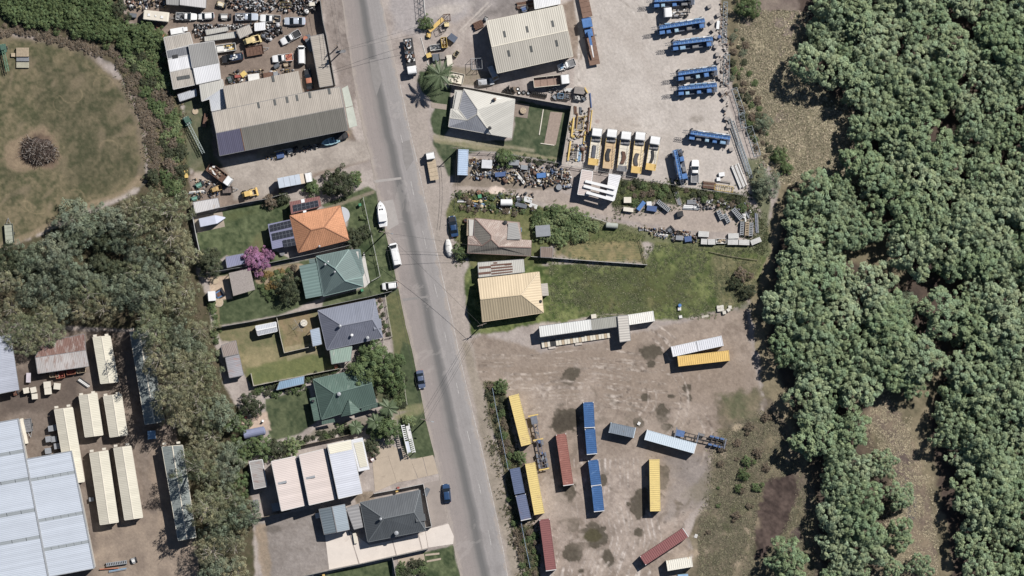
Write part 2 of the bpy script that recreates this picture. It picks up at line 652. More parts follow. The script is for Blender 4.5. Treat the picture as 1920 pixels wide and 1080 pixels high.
  # grass around the houses right of the road
zone([(846,375),(880,358),(940,360),(1005,385),(1040,395),(1130,425),(1205,440),(1212,452),(1040,452),(1010,482),(1060,486),(1000,500),(880,500),(872,470),(842,440),(835,400)],
(84,96,52),(124,122,78),'x',3,5,h=0.12)
zone([(820,196),(845,160),(845,200),(842,240),(830,262),(812,250),(805,225)],(64,80,52),(92,104,74),'x',2,4)
zone([(786,135),(806,130),(842,168),(840,196),(815,192),(795,175),(783,150)],(64,80,52),(90,102,72),'x',2,4)
zone([(806,285),(812,262),(862,268),(960,262),(970,190),(1070,204),(1053,304),(940,286),(905,282),(862,292),(858,328),(838,330),(812,300)],(66,82,56),(104,110,80),'x',2,4)
zone([(812,256),(960,282),(1050,296),(1050,302),(940,286),(815,268)],(168,156,124),(134,130,94),'x',2,4,0.8)
stroke([(815,255),(900,268),(1000,282)],4,(176,164,138),(150,142,110),'f',2,3,0.7)
zone([(1160,335),(1250,345),(1390,366),(1420,400),(1420,410),(1300,372),(1280,385),(1230,378),(1150,400),(1145,370)],(62,76,42),(98,102,62),'x',3,6,h=0.2)
zone([(1040,395),(1130,415),(1215,430),(1300,447),(1400,455),(1440,480),(1300,470),(1215,455),(1100,440)],(84,98,54),(116,118,74),'x',3,5,0.9,h=0.15)
zone([(1390,300),(1430,300),(1445,380),(1440,480),(1405,470),(1425,400)],(120,124,88),(92,100,66),'x',4,7,0.9,h=0.15)
# track between the lots
zone([(846,348),(900,330),(1040,356),(1085,372),(1150,388),(1260,386),(1400,398),(1420,440),(1300,432),(1200,418),(1120,402),(1010,378),(930,356),(850,362)],
(184,168,154),(168,152,140),'m',3,4,0.9)
zone([(850,300),(1060,330),(1075,352),(1000,356),(850,348)],(150,134,116),(118,106,88),'x',3,6,0.8)
blob(930,357,14,8,0,(226,204,186),(210,184,168),'m')
# top yard: pale worn hardstand
rngt = random.Random(12)
zone([(760,-200),(1070,-200),(1075,0),(1078,105),(1075,180),(1060,310),(1170,328),(1280,350),(1395,362),(1400,300),(1368,200),(1352,60),(1345,-200)],(204,193,183),(184,174,164),'x',3,4,0.95,2.4)
zone([(720,-100),(900,-100),(880,30),(800,60),(740,60)],(178,170,168),(164,156,154),'b',8,10,0.85)
zone([(880,0),(990,-10),(985,25),(900,48),(882,30)],(122,116,114),(158,150,148),'m',8,12,0.75)
stroke([(862,58),(885,35),(915,5)],1.2,(226,214,200),(210,198,186),'f',1.2,1.5,0.7)
stroke([(867,60),(890,38),(921,8)],0.9,(226,214,200),(210,198,186),'f',1.2,1.5,0.6)
blob(838,18,40,10,12,(208,196,184),(190,180,170),'m',0.5,0.7,0.7)
blob(1306,222,16,9,0,(140,130,118),(168,158,148),'f',0.4,0.6,0.7)
blob(1120,228,5,4,0,(150,116,108),(170,140,132),'f',0.5,0.5,0.7)
zone([(1075,0),(1084,40),(1090,110),(1074,108),(1056,10)],(132,112,96),(156,138,122),'x',3,6,0.9)
zone([(840,120),(935,140),(930,160),(840,158)],(150,132,112),(120,112,84),'x',3,6,0.75)
for a_ in range(14):  # old tyre marks over the hardstand
 x0 = 1120 + a_ * 11
 stroke([(x0-30,-20),(x0,90),(x0+40+a_*3,190),(x0+70+a_*5,260)],1.0,(212,202,192),(164,154,145),'f',1.5,2.0,0.5)
for i in range(12):
 cx,cy,rr = rngt.uniform(1050,1250),rngt.uniform(0,260),rngt.uniform(60,170)
 a0,da = rngt.uniform(0,6.3),rngt.uniform(.06,.14)
 for off in(0,15):
  stroke([(min(max(cx+(rr+off)*math.cos(a0+t*da),1085),1330),min(max(cy+(rr+off)*math.sin(a0+t*da),-30),235))for t in range(9)],1.2,(222,212,202),(150,139,129),'f',1.2,2,.6)
for i in range(22):
 w_ = rngt.uniform(10,40)
 dk = rngt.random() < .5
 blob(rngt.uniform(1085,1340),rngt.uniform(-10,300),w_,w_*.5,rngt.uniform(0,180),(170,158,147)if dk else(216,206,196),(186,174,163)if dk else(202,192,182),'x',.7,1.2,.4)
 # ---- container yard
zone([(868,640),(905,625),(1010,660),(1220,620),(1330,590),(1400,580),(1410,650),(1425,750),(1390,790),(1345,805),(1335,870),(1325,930),(1280,985),(1300,1040),(1235,1120),(1040,1130),(985,1080),(965,1000),(945,880),(930,800),(905,730),(880,690)],
(170,152,136),(138,121,107),'x',4,8,0.95,3.0)
zone([(1000,900),(1230,860),(1330,870),(1330,940),(1230,1060),(1060,1080),(1020,1000)],(190,172,158),(156,140,128),'x',20,26,0.8,2.8)
zone([(1240,850),(1330,850),(1330,950),(1250,970)],(152,142,136),(128,120,116),'x',12,18,0.75)
zone([(880,680),(1000,665),(1180,645),(1400,690),(1400,740),(1200,770),(1000,740),(905,720)],(140,122,106),(168,149,132),'x',18,30,0.75)
rngt = random.Random(3)
for i in range(26):
 y0 = 655 + i * 4.2 + rngt.uniform(-2,2)
 stroke([(885,y0+10),(1000,y0+12+rngt.uniform(-6,6)),(1120,y0+rngt.uniform(-8,8)),(1250+rngt.uniform(-60,40),y0+18)],0.8,(212,196,181),(112,98,87),'f',0.9,3,0.75)
for i in range(22):
 x0 = 1035 + i * 9 + rngt.uniform(-4,4)
 stroke([(x0,860),(x0+rngt.uniform(-5,8),940),(x0+14,1010),(x0-6+rngt.uniform(-10,10),1080)],0.9,(230,217,206),(128,114,104),'f',0.9,3,0.8)
for i in range(7):
 a0 = rngt.uniform(0,1)
 stroke([(1095+34*math.cos(t*0.5+a0),755+(26+2.5*i)*math.sin(t*0.5+a0))for t in range(7)],0.8,(192,174,158),(180,164,150),'f',1,2,0.4)
WET =((100,92,78),(84,76,64))
for(cx,cy,rx,ry,an) in[(1070,702,18,15,20),(1060,786,36,24,10),(1113,1003,28,22,10),(1073,1035,19,18,0),(1074,985,11,13,0),(1140,1045,9,14,20),(1062,925,22,19,20),(1130,901,8,9,0),(1198,942,15,34,-6),(1243,893,11,22,0),(1197,999,9.5,9,0),
(1222,662,19,12,12),(1222,684,9,7,0),(1210,745,9,8,0),(1243,775,14,20,10),(1198,795,11,9,0),(1253,800,12,8,0),(1090,1070,6,4,0),(1258,742,9,5,0),(1288,726,8,7,0),(1293,745,4,6,0),(847,540,6,7,0),(1275,945,8,3,-20),(1178,945,4,4,0)]:
 blob(cx,cy,rx*1.28,ry*1.28,an,(146,130,116),(126,111,98),'m',0.35,1.3,0.65)
 blob(cx,cy,rx,ry,an,WET[0],WET[1],'f',0.05,0.8,0.95,1.8)
for i in range(16):  # turning arcs
 cx,cy,rr = rngt.uniform(1000,1180),rngt.uniform(700,1000),rngt.uniform(50,150)
 a0,da = rngt.uniform(0,6.3),rngt.uniform(.08,.16)
 for off in(0,15):
  stroke([(cx+(rr+off)*math.cos(a0+t*da),cy+(rr+off)*.8*math.sin(a0+t*da))for t in range(9)],1.3,(216,200,186),(112,98,87),'f',1.0,3,.8)
for i in range(30):  # broad damp and dusty patches
 x_,y_ = rngt.uniform(890,1340),rngt.uniform(640,1070)
 w_ = rngt.uniform(14,55)
 dk = rngt.random() < .55
 blob(x_,y_,w_,w_*rngt.uniform(.3,.7),rngt.uniform(0,180),(130,115,101)if dk else(194,176,160),(148,132,118)if dk else(178,160,146),'x',.6,1.2,rngt.uniform(.25,.55))
for i in range(24):  # trails of damp joining the puddles
 x_,y_ = rngt.uniform(1040,1300),rngt.uniform(690,1050)
 an_ = rngt.uniform(0,6.3)
 stroke([(x_+t*9*math.cos(an_+.2*t),y_+t*9*math.sin(an_+.2*t))for t in range(4)],rngt.uniform(1,4),(112,100,86),(134,120,106),'f',2,5,.55)
blob(1113,1003,15,12,10,(92,86,62),(80,74,54),'f',0.15,0.5)
blob(1060,790,26,17,10,(90,82,70),(78,70,60),'f',0.15,0.5)
for i in range(70):
 blob(rngt.uniform(1170,1335),rngt.uniform(715,985),rngt.uniform(1,3.2),rngt.uniform(1,2.6),rngt.uniform(0,90),(104,94,84),(120,108,98),'f',0.4,0.9,0.7)
for i in range(40):
 blob(rngt.uniform(890,1330),rngt.uniform(645,1070),rngt.uniform(2,7),rngt.uniform(1.5,5),rngt.uniform(0,90),(192,176,162),(176,160,148),'f',0.6,0.9,0.5)
 # weedy edge on the right of the container yard
zone([(1345,740),(1420,730),(1440,790),(1440,880),(1410,960),(1400,1040),(1410,1120),(1250,1120),(1300,1075),(1310,1020),(1290,990),(1340,940),(1335,880),(1370,830),(1345,780)],
(90,86,66),(128,114,94),'x',8,16,0.9,3.0,h=0.15)
zone([(1350,740),(1420,735),(1425,790),(1365,790)],(100,104,72),(140,126,100),'m',8,12,0.7)
blob(1385,802,14,8,0,(206,184,150),(180,160,132),'f',0.4,0.8,0.8)
blob(1350,855,12,14,0,(200,180,152),(170,152,130),'f',0.5,0.9,0.7)
blob(1340,905,60,20,40,(112,106,84),(140,128,106),'x',0.5,0.9,0.6)
zone([(1330,960),(1400,950),(1400,1015),(1330,1030)],(96,92,72),(120,110,90),'x',10,14,0.8)
blob(1310,1035,20,8,10,(186,164,138),(160,142,122),'f',0.5,0.8,0.8)
stroke([(1395,985),(1412,1010),(1398,1040),(1380,1060)],4,(190,168,140),(170,150,126),'f',2,4,0.8)
for i in range(26):
 x_,y_ = rngt.uniform(1335,1430),rngt.uniform(790,1070)
 blob(x_,y_,rngt.uniform(6,20),rngt.uniform(4,12),rngt.uniform(0,180),*(((74,80,52),(98,98,68))if i%3 else((168,150,122),(146,130,106))),'x',.6,1.3,.6)
 # fence strip along the container yard
zone([(906,716),(930,712),(950,730),(958,790),(968,850),(985,880),(968,900),(985,980),(1000,1000),(1010,1080),(985,1090),(968,1020),(950,930),(935,840),(915,770)],
(84,88,56),(120,112,80),'x',3,5,0.95,h=0.18)
# ---- left: sports field
zone([(-3000,40),(0,62),(60,72),(120,80),(160,96),(200,130),(232,165),(255,205),(268,250),(275,300),(268,340),(235,365),(180,385),(120,410),(60,445),(0,470),(-3000,480)],
(86,88,60),(130,117,88),'x',4,8,1.0,3.0)
zone([(60,110),(190,130),(250,230),(262,310),(200,350),(120,330),(90,200)],(74,76,54),(108,100,76),'x',24,40,0.6)
stroke([(-40,60),(60,74),(120,84),(165,102),(205,138),(240,180),(260,230),(268,300),(262,336)],6,(152,132,114),(128,112,94),'f',6,7,0.55)
stroke([(262,336),(230,362),(150,392),(60,440),(0,462)],6,(174,150,122),(140,124,96),'f',4,5,0.7)
for i in range(11):
 r_ = random.Random(i+50)
 cx,cy,rr = r_.uniform(30,210),r_.uniform(120,400),r_.uniform(10,26)
 a0 = r_.uniform(0,6)
 stroke([(cx+rr*math.cos(a0+t*0.5),cy+rr*0.8*math.sin(a0+t*0.5))for t in range(8)],0.9,(168,146,112),(150,134,100),'f',1,2,0.5)
for i in range(26):
 r_ = random.Random(i+90)
 blob(r_.uniform(0,250),r_.uniform(90,420),r_.uniform(5,22),r_.uniform(3,9),r_.uniform(0,90),(156,136,110),(134,118,92),'f',0.6,0.9,0.45)
for i in range(14):
 r_ = random.Random(i+190)
 blob(r_.uniform(0,250),r_.uniform(90,420),r_.uniform(8,26),r_.uniform(5,14),r_.uniform(0,90),(72,75,52),(92,90,64),'f',0.7,0.9,0.5)
blob(62,282,52,38,10,(158,136,108),(138,118,94),'f',0.15,0.4,0.95)
blob(72,283,36,31,0,(96,78,66),(120,98,82),'f',0.15,0.4,0.9)
# ---- left: bush strip between field and workshops
zone([(-3000,-3000),(225,-3000),(230,0),(235,40),(320,60),(330,170),(345,210),(352,300),(362,345),(360,420),(370,520),(392,560),(402,640),(420,720),(455,780),(465,850),(472,950),(480,1080),(485,1500),
(385,1500),(370,1050),(330,830),(320,720),(285,620),(180,615),(70,612),(0,600),(-3000,600),(-3000,470),(0,470),(100,430),(190,392),(262,358),(285,330),(285,250),(262,190),(215,125),(160,88),(60,62),(-3000,45)],
(104,92,72),(78,78,52),'x',3,6,1.0,h=0.15)
zone([(215,105),(250,70),(320,60),(332,180),(348,280),(350,350),(300,345),(292,300),(290,240),(262,175)],(92,96,60),(136,120,88),'x',4,8,0.85,h=0.3)
zone([(246,170),(265,180),(290,240),(300,300),(285,330),(275,300),(270,240)],(140,122,106),(112,98,86),'x',4,6,0.8)
# ---- scrap yards, upper left
zone([(222,-300),(600,-300),(604,0),(606,60),(612,170),(660,245),(690,300),(600,330),(500,375),(370,400),(352,330),(390,300),(400,200),(320,170),(306,60),(236,40)],
(150,132,118),(130,114,102),'m',3,4,1.0)
zone([(345,170),(400,180),(398,290),(420,310),(380,330),(350,310),(340,230)],(76,90,56),(110,108,76),'x',4,6,0.9)
zone([(412,300),(480,288),(640,262),(690,262),(700,295),(610,320),(520,350),(500,372),(440,372),(430,330)],(184,172,160),(166,154,143),'m',4,5,0.95)
zone([(480,275),(660,245),(650,262),(560,282),(480,298)],(128,118,90),(160,146,124),'x',4,7,0.8)
blob(378,332,16,8,0,(210,190,170),(190,172,156),'m',0.4,0.7,0.8)
zone([(600,-100),(640,-100),(660,100),(668,180),(655,245),(640,165),(612,60)],(160,147,139),(136,123,115),'x',5,6,0.95)
zone([(610,20),(660,10),(668,110),(630,100)],(122,110,103),(164,151,142),'x',8,16,0.8,3.2)
# ---- house lots
LAWN =((58,74,46),(106,116,78))
zone([(364,406),(500,375),(540,368),(548,410),(505,425),(512,468),(555,490),(470,500),(425,478),(378,512),(372,470)],LAWN[0],LAWN[1],'x',1.5,2,1)
blob(488,455,22,16,70,(132,120,84),(104,108,68),'x',0.5,0.7,0.7)
blob(440,405,40,8,10,(104,106,66),(84,98,56),'x',0.5,0.7,0.6)
zone([(600,385),(690,350),(706,358),(745,520),(720,560),(690,540),(660,460),(648,440),(655,400)],LAWN[0],LAWN[1],'x',2,3,1)
stroke([(610,392),(650,378),(700,360)],3,(150,136,118),(130,122,96),'f',1.5,2,0.9)
zone([(395,512),(470,505),(560,490),(600,480),(600,560),(520,592),(405,612)],(64,78,50),(98,108,74),'x',2,3,1)
zone([(470,505),(560,492),(572,500),(560,520),(500,540),(480,530)],(176,152,124),(140,122,96),'f',2,4,0.9)
zone([(390,520),(428,516),(436,560),(398,566)],(206,180,152),(186,162,138),'m',1.5,1.5,1)
zone([(402,566),(412,562),(412,612),(406,614)],(150,134,100),(128,120,86),'f',1.5,2,0.8)
zone([(610,560),(700,535),(745,525),(750,545),(735,552),(600,582)],LAWN[0],LAWN[1],'x',2,3,0.95)
zone([(405,616),(520,594),(598,578),(615,650),(640,690),(560,706),(472,722),(455,700),(440,640),(415,640)],(138,128,92),(104,107,70),'x',2,3,1,2.6)
zone([(440,660),(520,640),(530,690),(470,705)],(172,155,112),(140,130,92),'x',10,16,0.7)
zone([(460,690),(610,660),(635,690),(560,706),(472,722)],(86,104,56),(120,124,72),'x',4,6,0.8)
zone([(522,598),(580,582),(590,612),(582,640),(534,650)],(154,130,98),(130,118,82),'x',4,6,0.8)
zone([(534,652),(592,640),(594,660),(540,676)],(190,168,138),(150,140,104),'m',2,3,0.7)
zone([(722,556),(750,545),(768,620),(780,680),(795,740),(800,780),(815,855),(780,862),(770,800),(750,760),(735,640)],(116,115,76),(84,94,60),'x',2,3,1)
zone([(755,640),(772,650),(785,700),(800,780),(815,855),(760,862),(745,800),(742,700)],(60,76,50),(92,103,70),'x',2,3,0.95)
zone([(740,765),(795,752),(800,775),(735,790)],(160,150,112),(120,124,82),'x',3,5,0.85)
zone([(497,748),(580,728),(592,790),(560,815),(508,828),(500,790)],(64,78,52),(100,108,74),'x',2,3,1)
zone([(590,805),(720,770),(770,770),(720,790),(640,812),(560,830)],(160,148,132),(136,126,110),'m',2,3,0.9)
zone([(452,780),(500,772),(508,806),(456,812)],(206,178,156),(186,164,144),'m',2,3,0.95)
zone([(640,700),(755,700),(760,760),(720,770),(700,740)],(74,84,50),(104,104,70),'x',3,4,0.9)
zone([(475,980),(590,950),(600,955),(612,1005),(618,1068),(560,1085),(500,1085)],(162,152,145),(136,126,119),'x',2,3,1)
zone([(478,985),(500,980),(510,1085),(490,1085)],(176,150,122),(150,132,110),'x',4,6,0.8)
blob(510,992,16,9,0,(92,84,78),(108,100,92),'f',0.4,0.7,0.7)
zone([(560,1088),(640,1068),(735,1050),(740,1100),(600,1110)],LAWN[0],LAWN[1],'x',2,3,1)
zone([(790,1035),(850,1022),(866,1090),(790,1095)],LAWN[0],LAWN[1],'x',2,3,1)
zone([(664,930),(675,922),(700,920),(703,935),(668,946)],(120,104,86),(150,132,112),'f',2,3,0.9)
# ---- industrial estate, lower left
zone([(-3000,612),(60,615),(180,620),(285,622),(318,720),(335,850),(360,950),(375,1090),(390,1500),(-3000,1500)],(144,128,115),(114,100,89),'x',3,4,1)
zone([(0,690),(150,700),(150,760),(0,780)],(96,84,76),(112,98,88),'m',8,10,0.9)
zone([(180,980),(300,960),(370,1010),(375,1090),(180,1090)],(168,148,128),(148,130,114),'m',6,10,0.8)
zone([(280,800),(310,820),(330,1000),(300,1000),(280,880)],(170,148,126),(140,124,108),'m',8,10,0.6)
# road verge, right hand side
zone([(755,180),(800,190),(806,260),(830,300),(845,350),(835,400),(842,450),(870,500),(868,560),(882,628),(900,720),(915,790),(940,880),(965,1000),(990,1090),(950,1090),(916,900),(875,720),(836,540),(795,360)],
(182,168,157),(162,150,139),'x',3,4,0.95)
zone([(866,640),(880,640),(905,730),(920,800),(945,900),(970,1020),(985,1090),(962,1090),(925,930),(890,760)],(164,150,132),(144,132,114),'m',4,5,0.8)

# grain and relief
g = 1 + 0.13 *(nz_pix-0.5) + 0.16 *(nz_fin-0.5)
COLR *= g[...,None]
COLR = np.clip(COLR,0.01,0.8)
rel = HGT *(0.4+0.9*np.random.default_rng(8).random(GX.shape))
Z = np.where(HGT>0.01,rel,0.0)
ny_,nx_ = GX.shape
verts = np.stack([WX.ravel(),WY.ravel(),Z.ravel()],1)
idx = np.arange(nx_*ny_).reshape(ny_,nx_)
quads = np.stack([idx[:-1,:-1].ravel(),idx[1:,:-1].ravel(),idx[1:,1:].ravel(),idx[:-1,1:].ravel()],1)
gm,nt,b_ = nodes_of('ground_soil_and_grass')
at = nt.nodes.new('ShaderNodeAttribute')
at.attribute_name = 'col'
pp = wpos(nt)
nf = noise(nt,1.6,6,0.72,pp)
nff = noise(nt,9.0,2,0.6,pp)
cc = mixc(nt,1.0,at.outputs['Color'],mixc(nt,ramp(nt,nf,0.3,0.7),(0.83,0.83,0.84),(1.14,1.14,1.13)),'MULTIPLY')
cc = mixc(nt,1.0,cc,mixc(nt,ramp(nt,nff,0.3,0.7),(0.88,)*3,(1.1,)*3),'MULTIPLY')
lnk(nt,cc,b_.inputs['Base Color'])
b_.inputs['Roughness'].default_value = 0.95
b_.inputs['Specular IOR Level'].default_value = 0.1
bp_ = nt.nodes.new('ShaderNodeBump')
bp_.inputs['Strength'].default_value = 0.5
bp_.inputs['Distance'].default_value = 0.08
lnk(nt,nf,bp_.inputs['Height'])
lnk(nt,bp_.outputs[0],b_.inputs['Normal'])
ground = link('ground',np_mesh('ground',verts,quads,gm,COLR.reshape(-1,3),smooth=True))
tag(ground,kind='structure')

# ================================================================== ROAD
RL =[(575,-300),(600,-170),(632,-40),(640,0),(648,60),(660,140),(668,180),(683,255),(693,288),(706,360),(723,435),(740,510),(747,540),(760,607),(773,657),(780,693),(788,730),(798,787),(813,847),(825,900),(840,978),(850,1023),(863,1080),(880,1150),(920,1330),(950,1460)]
RR =[(650,-300),(680,-170),(708,-40),(717,0),(727,50),(740,108),(756,180),(770,247),(781,293),(795,360),(813,440),(835,540),(850,603),(857,640),(868,690),(875,720),(892,792),(907,853),(917,900),(932,967),(945,1033),(953,1080),(968,1150),(1008,1330),(1036,1460)]

def at_y(pts,y):
 for(x0,y0),(x1,y1) in zip(pts,pts[1:]):
  if y0 <= y <= y1:
   return x0 +(x1-x0) *(y-y0) /(y1-y0)
 return pts[-1][0]

rv,ruv,rf =[],[],[]
ys = np.arange(-290,1455,4.0)
us =[0,0.02,0.25,0.5,0.75,0.98,1.0]
for j,y in enumerate(ys):
 xl,xr = at_y(RL,y),at_y(RR,y)
 xl += 3.0 *(fbm(np.array([3.0]),np.array([y]),22,3,4)[0]-0.5)
 xr += 1.5 *(fbm(np.array([9.0]),np.array([y]),18,3,6)[0]-0.5)
 for u in us:
  x,yy = P(xl+(xr-xl)*u,y)
  rv.append((x,yy,0.03 if 0<u<1 else-0.03))
  ruv.append((u,y*S))
nu = len(us)
for j in range(len(ys)-1):
 for i in range(nu-1):
  a = j * nu + i
  rf.append((a,a+nu,a+nu+1,a+1))
rme = bpy.data.meshes.new('road')
rme.from_pydata(rv,[],rf)
L_ = rme.uv_layers.new(name='UVMap')
for lp in rme.loops:
 L_.data[lp.index].uv = ruv[lp.vertex_index]
rm,nt,b_ = nodes_of('worn_asphalt')
uv = nt.nodes.new('ShaderNodeUVMap').outputs[0]
sx = nt.nodes.new('ShaderNodeSeparateXYZ')
lnk(nt,uv,sx.inputs[0])
wob = noise(nt,0.12,3,0.6,mapv(nt,uv,(1.0,1.0,1)))
ad = nt.nodes.new('ShaderNodeMath')
ad.operation = 'ADD'
lnk(nt,sx.outputs[0],ad.inputs[0])
lnk(nt,ramp(nt,wob,0.2,0.8,-0.03,0.03),ad.inputs[1])
cr = nt.nodes.new('ShaderNodeValToRGB')
els =[(0.0,(168,154,146)),(0.12,(164,151,144)),(0.30,(160,148,142)),(0.40,(147,139,134)),(0.46,(114,112,110)),(0.53,(108,107,106)),(0.60,(139,135,133)),(0.64,(166,159,156)),(0.80,(160,154,151)),(0.95,(171,165,162)),(1.0,(173,164,157))]
while len(cr.color_ramp.elements) < len(els):
 cr.color_ramp.elements.new(0.5)
for e,(p_,c_) in zip(cr.color_ramp.elements,els):
 e.position = p_
 e.color =(*C(*c_),1)
lnk(nt,ad.outputs[0],cr.inputs[0])
pp = wpos(nt)
c = cr.outputs[0]
st = noise(nt,1.0,4,0.6,mapv(nt,uv,(26,0.12,1)))
c = mixc(nt,ramp(nt,st,0.4,0.75,0,0.28),c,C(128,122,118))
pt = noise(nt,0.10,4,0.7,pp)
c = mixc(nt,ramp(nt,pt,0.55,0.66,0,0.28),c,C(120,115,112))
fn = noise(nt,6.0,3,0.6,pp)
c = mixc(nt,ramp(nt,fn,0.3,0.7,0,0.25),c,C(128,122,120))
ed = nt.nodes.new('ShaderNodeMath')
ed.operation = 'PINGPONG'
ed.inputs[1].default_value = .5
lnk(nt,sx.outputs[0],ed.inputs[0])
dn_ = nt.nodes.new('ShaderNodeMath')
dn_.operation = 'SUBTRACT'
lnk(nt,ed.outputs[0],dn_.inputs[0])
lnk(nt,ramp(nt,noise(nt,.3,5,.7,pp),.35,.75,0,.14),dn_.inputs[1])
c = mixc(nt,ramp(nt,dn_.outputs[0],-.02,.03,.8,0),c,C(174,160,148))
pw = noise(nt,.05,5,.75,pp,1.5)
c = mixc(nt,ramp(nt,pw,.58,.6,0,.16),c,C(196,186,178))
cw = nt.nodes.new('ShaderNodeTexNoise')
cw.inputs['Scale'].default_value = .35
cw.inputs['Detail'].default_value = 6
cw.inputs['Roughness'].default_value = .7
lnk(nt,pp,cw.inputs['Vector'])
ab = nt.nodes.new('ShaderNodeMath')
ab.operation = 'ABSOLUTE'
lnk(nt,ramp(nt,cw.outputs['Fac'],0,1,-.5,.5),ab.inputs[0])
c = mixc(nt,ramp(nt,ab.outputs[0],0,.006,.45,0),c,C(104,98,95))
lnk(nt,c,b_.inputs['Base Color'])
b_.inputs['Roughness'].default_value = 0.9
b_.inputs['Specular IOR Level'].default_value = 0.2
rme.materials.append(rm)
road = tag(link('road',rme),kind='structure')
# bitumen patches, painted lines
LINEW = M(C(204,199,193),0.7,0,0.12,1.5,stain=C(160,154,150),samt=0.47,sscale=1.2,key='road_paint')

def strip(name,pts,w,z,mat,kind='structure',wob=0.0,seed=1):
 mb = MB()
 rg = random.Random(seed)
 n = len(pts)
 Lp,Rp =[],[]
 for i,(x,y) in enumerate(pts):
  a = pts[max(i-1,0)]
  b = pts[min(i+1,n-1)]
  dx,dy = b[0] - a[0],b[1] - a[1]
  l = math.hypot(dx,dy)
  nx,ny = -dy / l,dx / l
  ww = w *(1+rg.uniform(-wob,wob))
  Lp.append((*P(x+nx*ww,y+ny*ww),z))
  Rp.append((*P(x-nx*ww,y-ny*ww),z))
 for i in range(n-1):
  mb.face([Lp[i],Lp[i+1],Rp[i+1],Rp[i]])
 return tag(link(name,mb.mesh(name,mat)),kind=kind)

edge =[(at_y(RR,y)-1.2,y)for y in range(-60,1150,8)]
strip('edge_line',[p for p in edge if p[1]>=150],0.45,0.038,LINEW,wob=0.4)
for y0,y1,o in[(340,366,-20.5),(433,466,-19),(533,558,-19),(622,640,-20),(718,738,-19),(808,832,-20),(900,927,-21),(994,1022,-22),(252,268,-20)]:
 strip('centre_dash',[(at_y(RR,y0+(y1-y0)*t/4)+o,y0+(y1-y0)*t/4)for t in range(5)],0.42,0.038,LINEW,wob=0.3,seed=y0)
strip('kerb_edge',[(at_y(RL,y)+0.6,y)for y in range(170,1100,6)],0.7,0.045,M(C(178,164,150),0.9,0,0.12,1.5,key='kerb_concrete'),wob=0.35)
PATCHM = M(C(146,140,136),0.9,0,0.1,1.0,key='asphalt_patch')
PATCHL = M(C(172,164,158),0.9,0,0.08,1.0,key='asphalt_patch_pale')

def flat(name,pts,z,mat,kind='structure',th=0.0):
 q =[P(*p)for p in pts]
 mb = MB()
 if th:
  mb.prism(q if area(q)>0 else q[::-1],z-th,z)
 else:
  mb.face([(x,y,z)for x,y in(q if area(q)>0 else q[::-1])])
 o = link(name,mb.mesh(name,mat))
 return tag(o,kind=kind)

def area(q):
 return sum(q[i][0]*q[(i+1)%len(q)][1]-q[(i+1)%len(q)][0]*q[i][1]for i in range(len(q))) / 2

flat('asphalt_patch',[(716,378),(737,374),(748,420),(727,432)],0.034,PATCHL)
flat('asphalt_patch',[(752,267),(768,262),(776,300),(762,320),(756,300)],0.034,PATCHM)
flat('asphalt_patch',[(700,338),(752,332),(753,336),(702,343)],0.034,PATCHL)
flat('asphalt_patch',[(754,560),(806,554),(807,557),(756,565)],0.034,PATCHM)
flat('asphalt_patch',[(693,112),(707,110),(716,150),(706,180),(698,150)],0.034,PATCHM)

# ---- concrete slabs and drives: each poured bay is its own piece
DRIVE = M(C(188,168,144),0.9,0,0.09,0.5,stain=C(150,132,112),samt=0.6,sscale=0.25,key='drive_concrete')
DRIVEW = M(C(226,212,198),0.9,0,0.06,0.5,stain=C(192,176,160),samt=0.62,sscale=0.3,key='new_drive_concrete')
GRAV = M(C(168,146,130),0.95,0,0.16,2.0,key='gravel_bed')

def slabs(name,bays,mat,z=0.05):
 e = bpy.data.objects.new(name,None)
 e['kind'] = 'structure'
 COL.objects.link(e)
 for bpts in bays:
  q =[P(*p)for p in bpts]
  if area(q) < 0:
   q = q[::-1]
  cx = sum(p[0]for p in q) / len(q)
  cy = sum(p[1]for p in q) / len(q)
  q =[(x+(cx-x)*0.008,y+(cy-y)*0.008)for x,y in q]
  link('slab',MB().prism(q,-0.1,z).mesh('slab',mat),e)
 return e

slabs('driveway',[[(698,862),(728,855),(744,905),(703,923)],[(728,855),(760,848),(770,861),(783,898),(744,905)],[(690,836),(720,828),(756,846),(760,848),(700,862)],
[(770,862),(792,857),(801,893),(784,897)],[(793,857),(812,853),(822,888),(802,893)]],DRIVE)
slabs('concrete_drive',[[(609,1003),(652,994),(664,1030),(672,1057),(617,1068)],[(654,994),(692,1022),(735,1013),(742,1041),(674,1057)],[(736,1013),(783,1001),(790,1030),(744,1041)],
[(785,1001),(797,996),(802,1027),(792,1030)]],DRIVEW)
slabs('kerb_crossing',[[(797,993),(841,982),(851,1005),(850,1020),(803,1027)]],DRIVEW)
slabs('footpath_slab',[[(796,906),(824,900),(839,980),(810,988)]],M(C(160,146,136),0.9,0,0.08,0.6,key='footpath_asphalt'))
slabs('patio',[[(745,1048),(795,1038),(798,1060),(750,1070)]],DRIVE)
for i,(a,b) in enumerate([((797,1041),(824,1038)),((800,1053),(827,1048))]):
 slabs('wheel_strip',[[(a[0],a[1]-2),(b[0],b[1]-2),(b[0],b[1]+1.5),(a[0],a[1]+1.5)]],DRIVE)
slabs('caravan_pad',[[(362,405),(417,397),(422,425),(370,437)]],M(C(172,156,136),0.9,0,0.1,0.8,key='pad_concrete'))
slabs('shop_apron',[[(641,166),(652,160),(662,198),(648,202)],[(648,203),(662,199),(670,236),(655,240)]],M(C(190,196,182),0.9,0,0.1,0.6,key='mint_concrete'))
slabs('garden_path',[[(682,472),(676,500),(683,540),(694,530),(688,500),(684,478)]],M(C(206,202,194),0.9,0,0.08,0.6,key='path_concrete'))
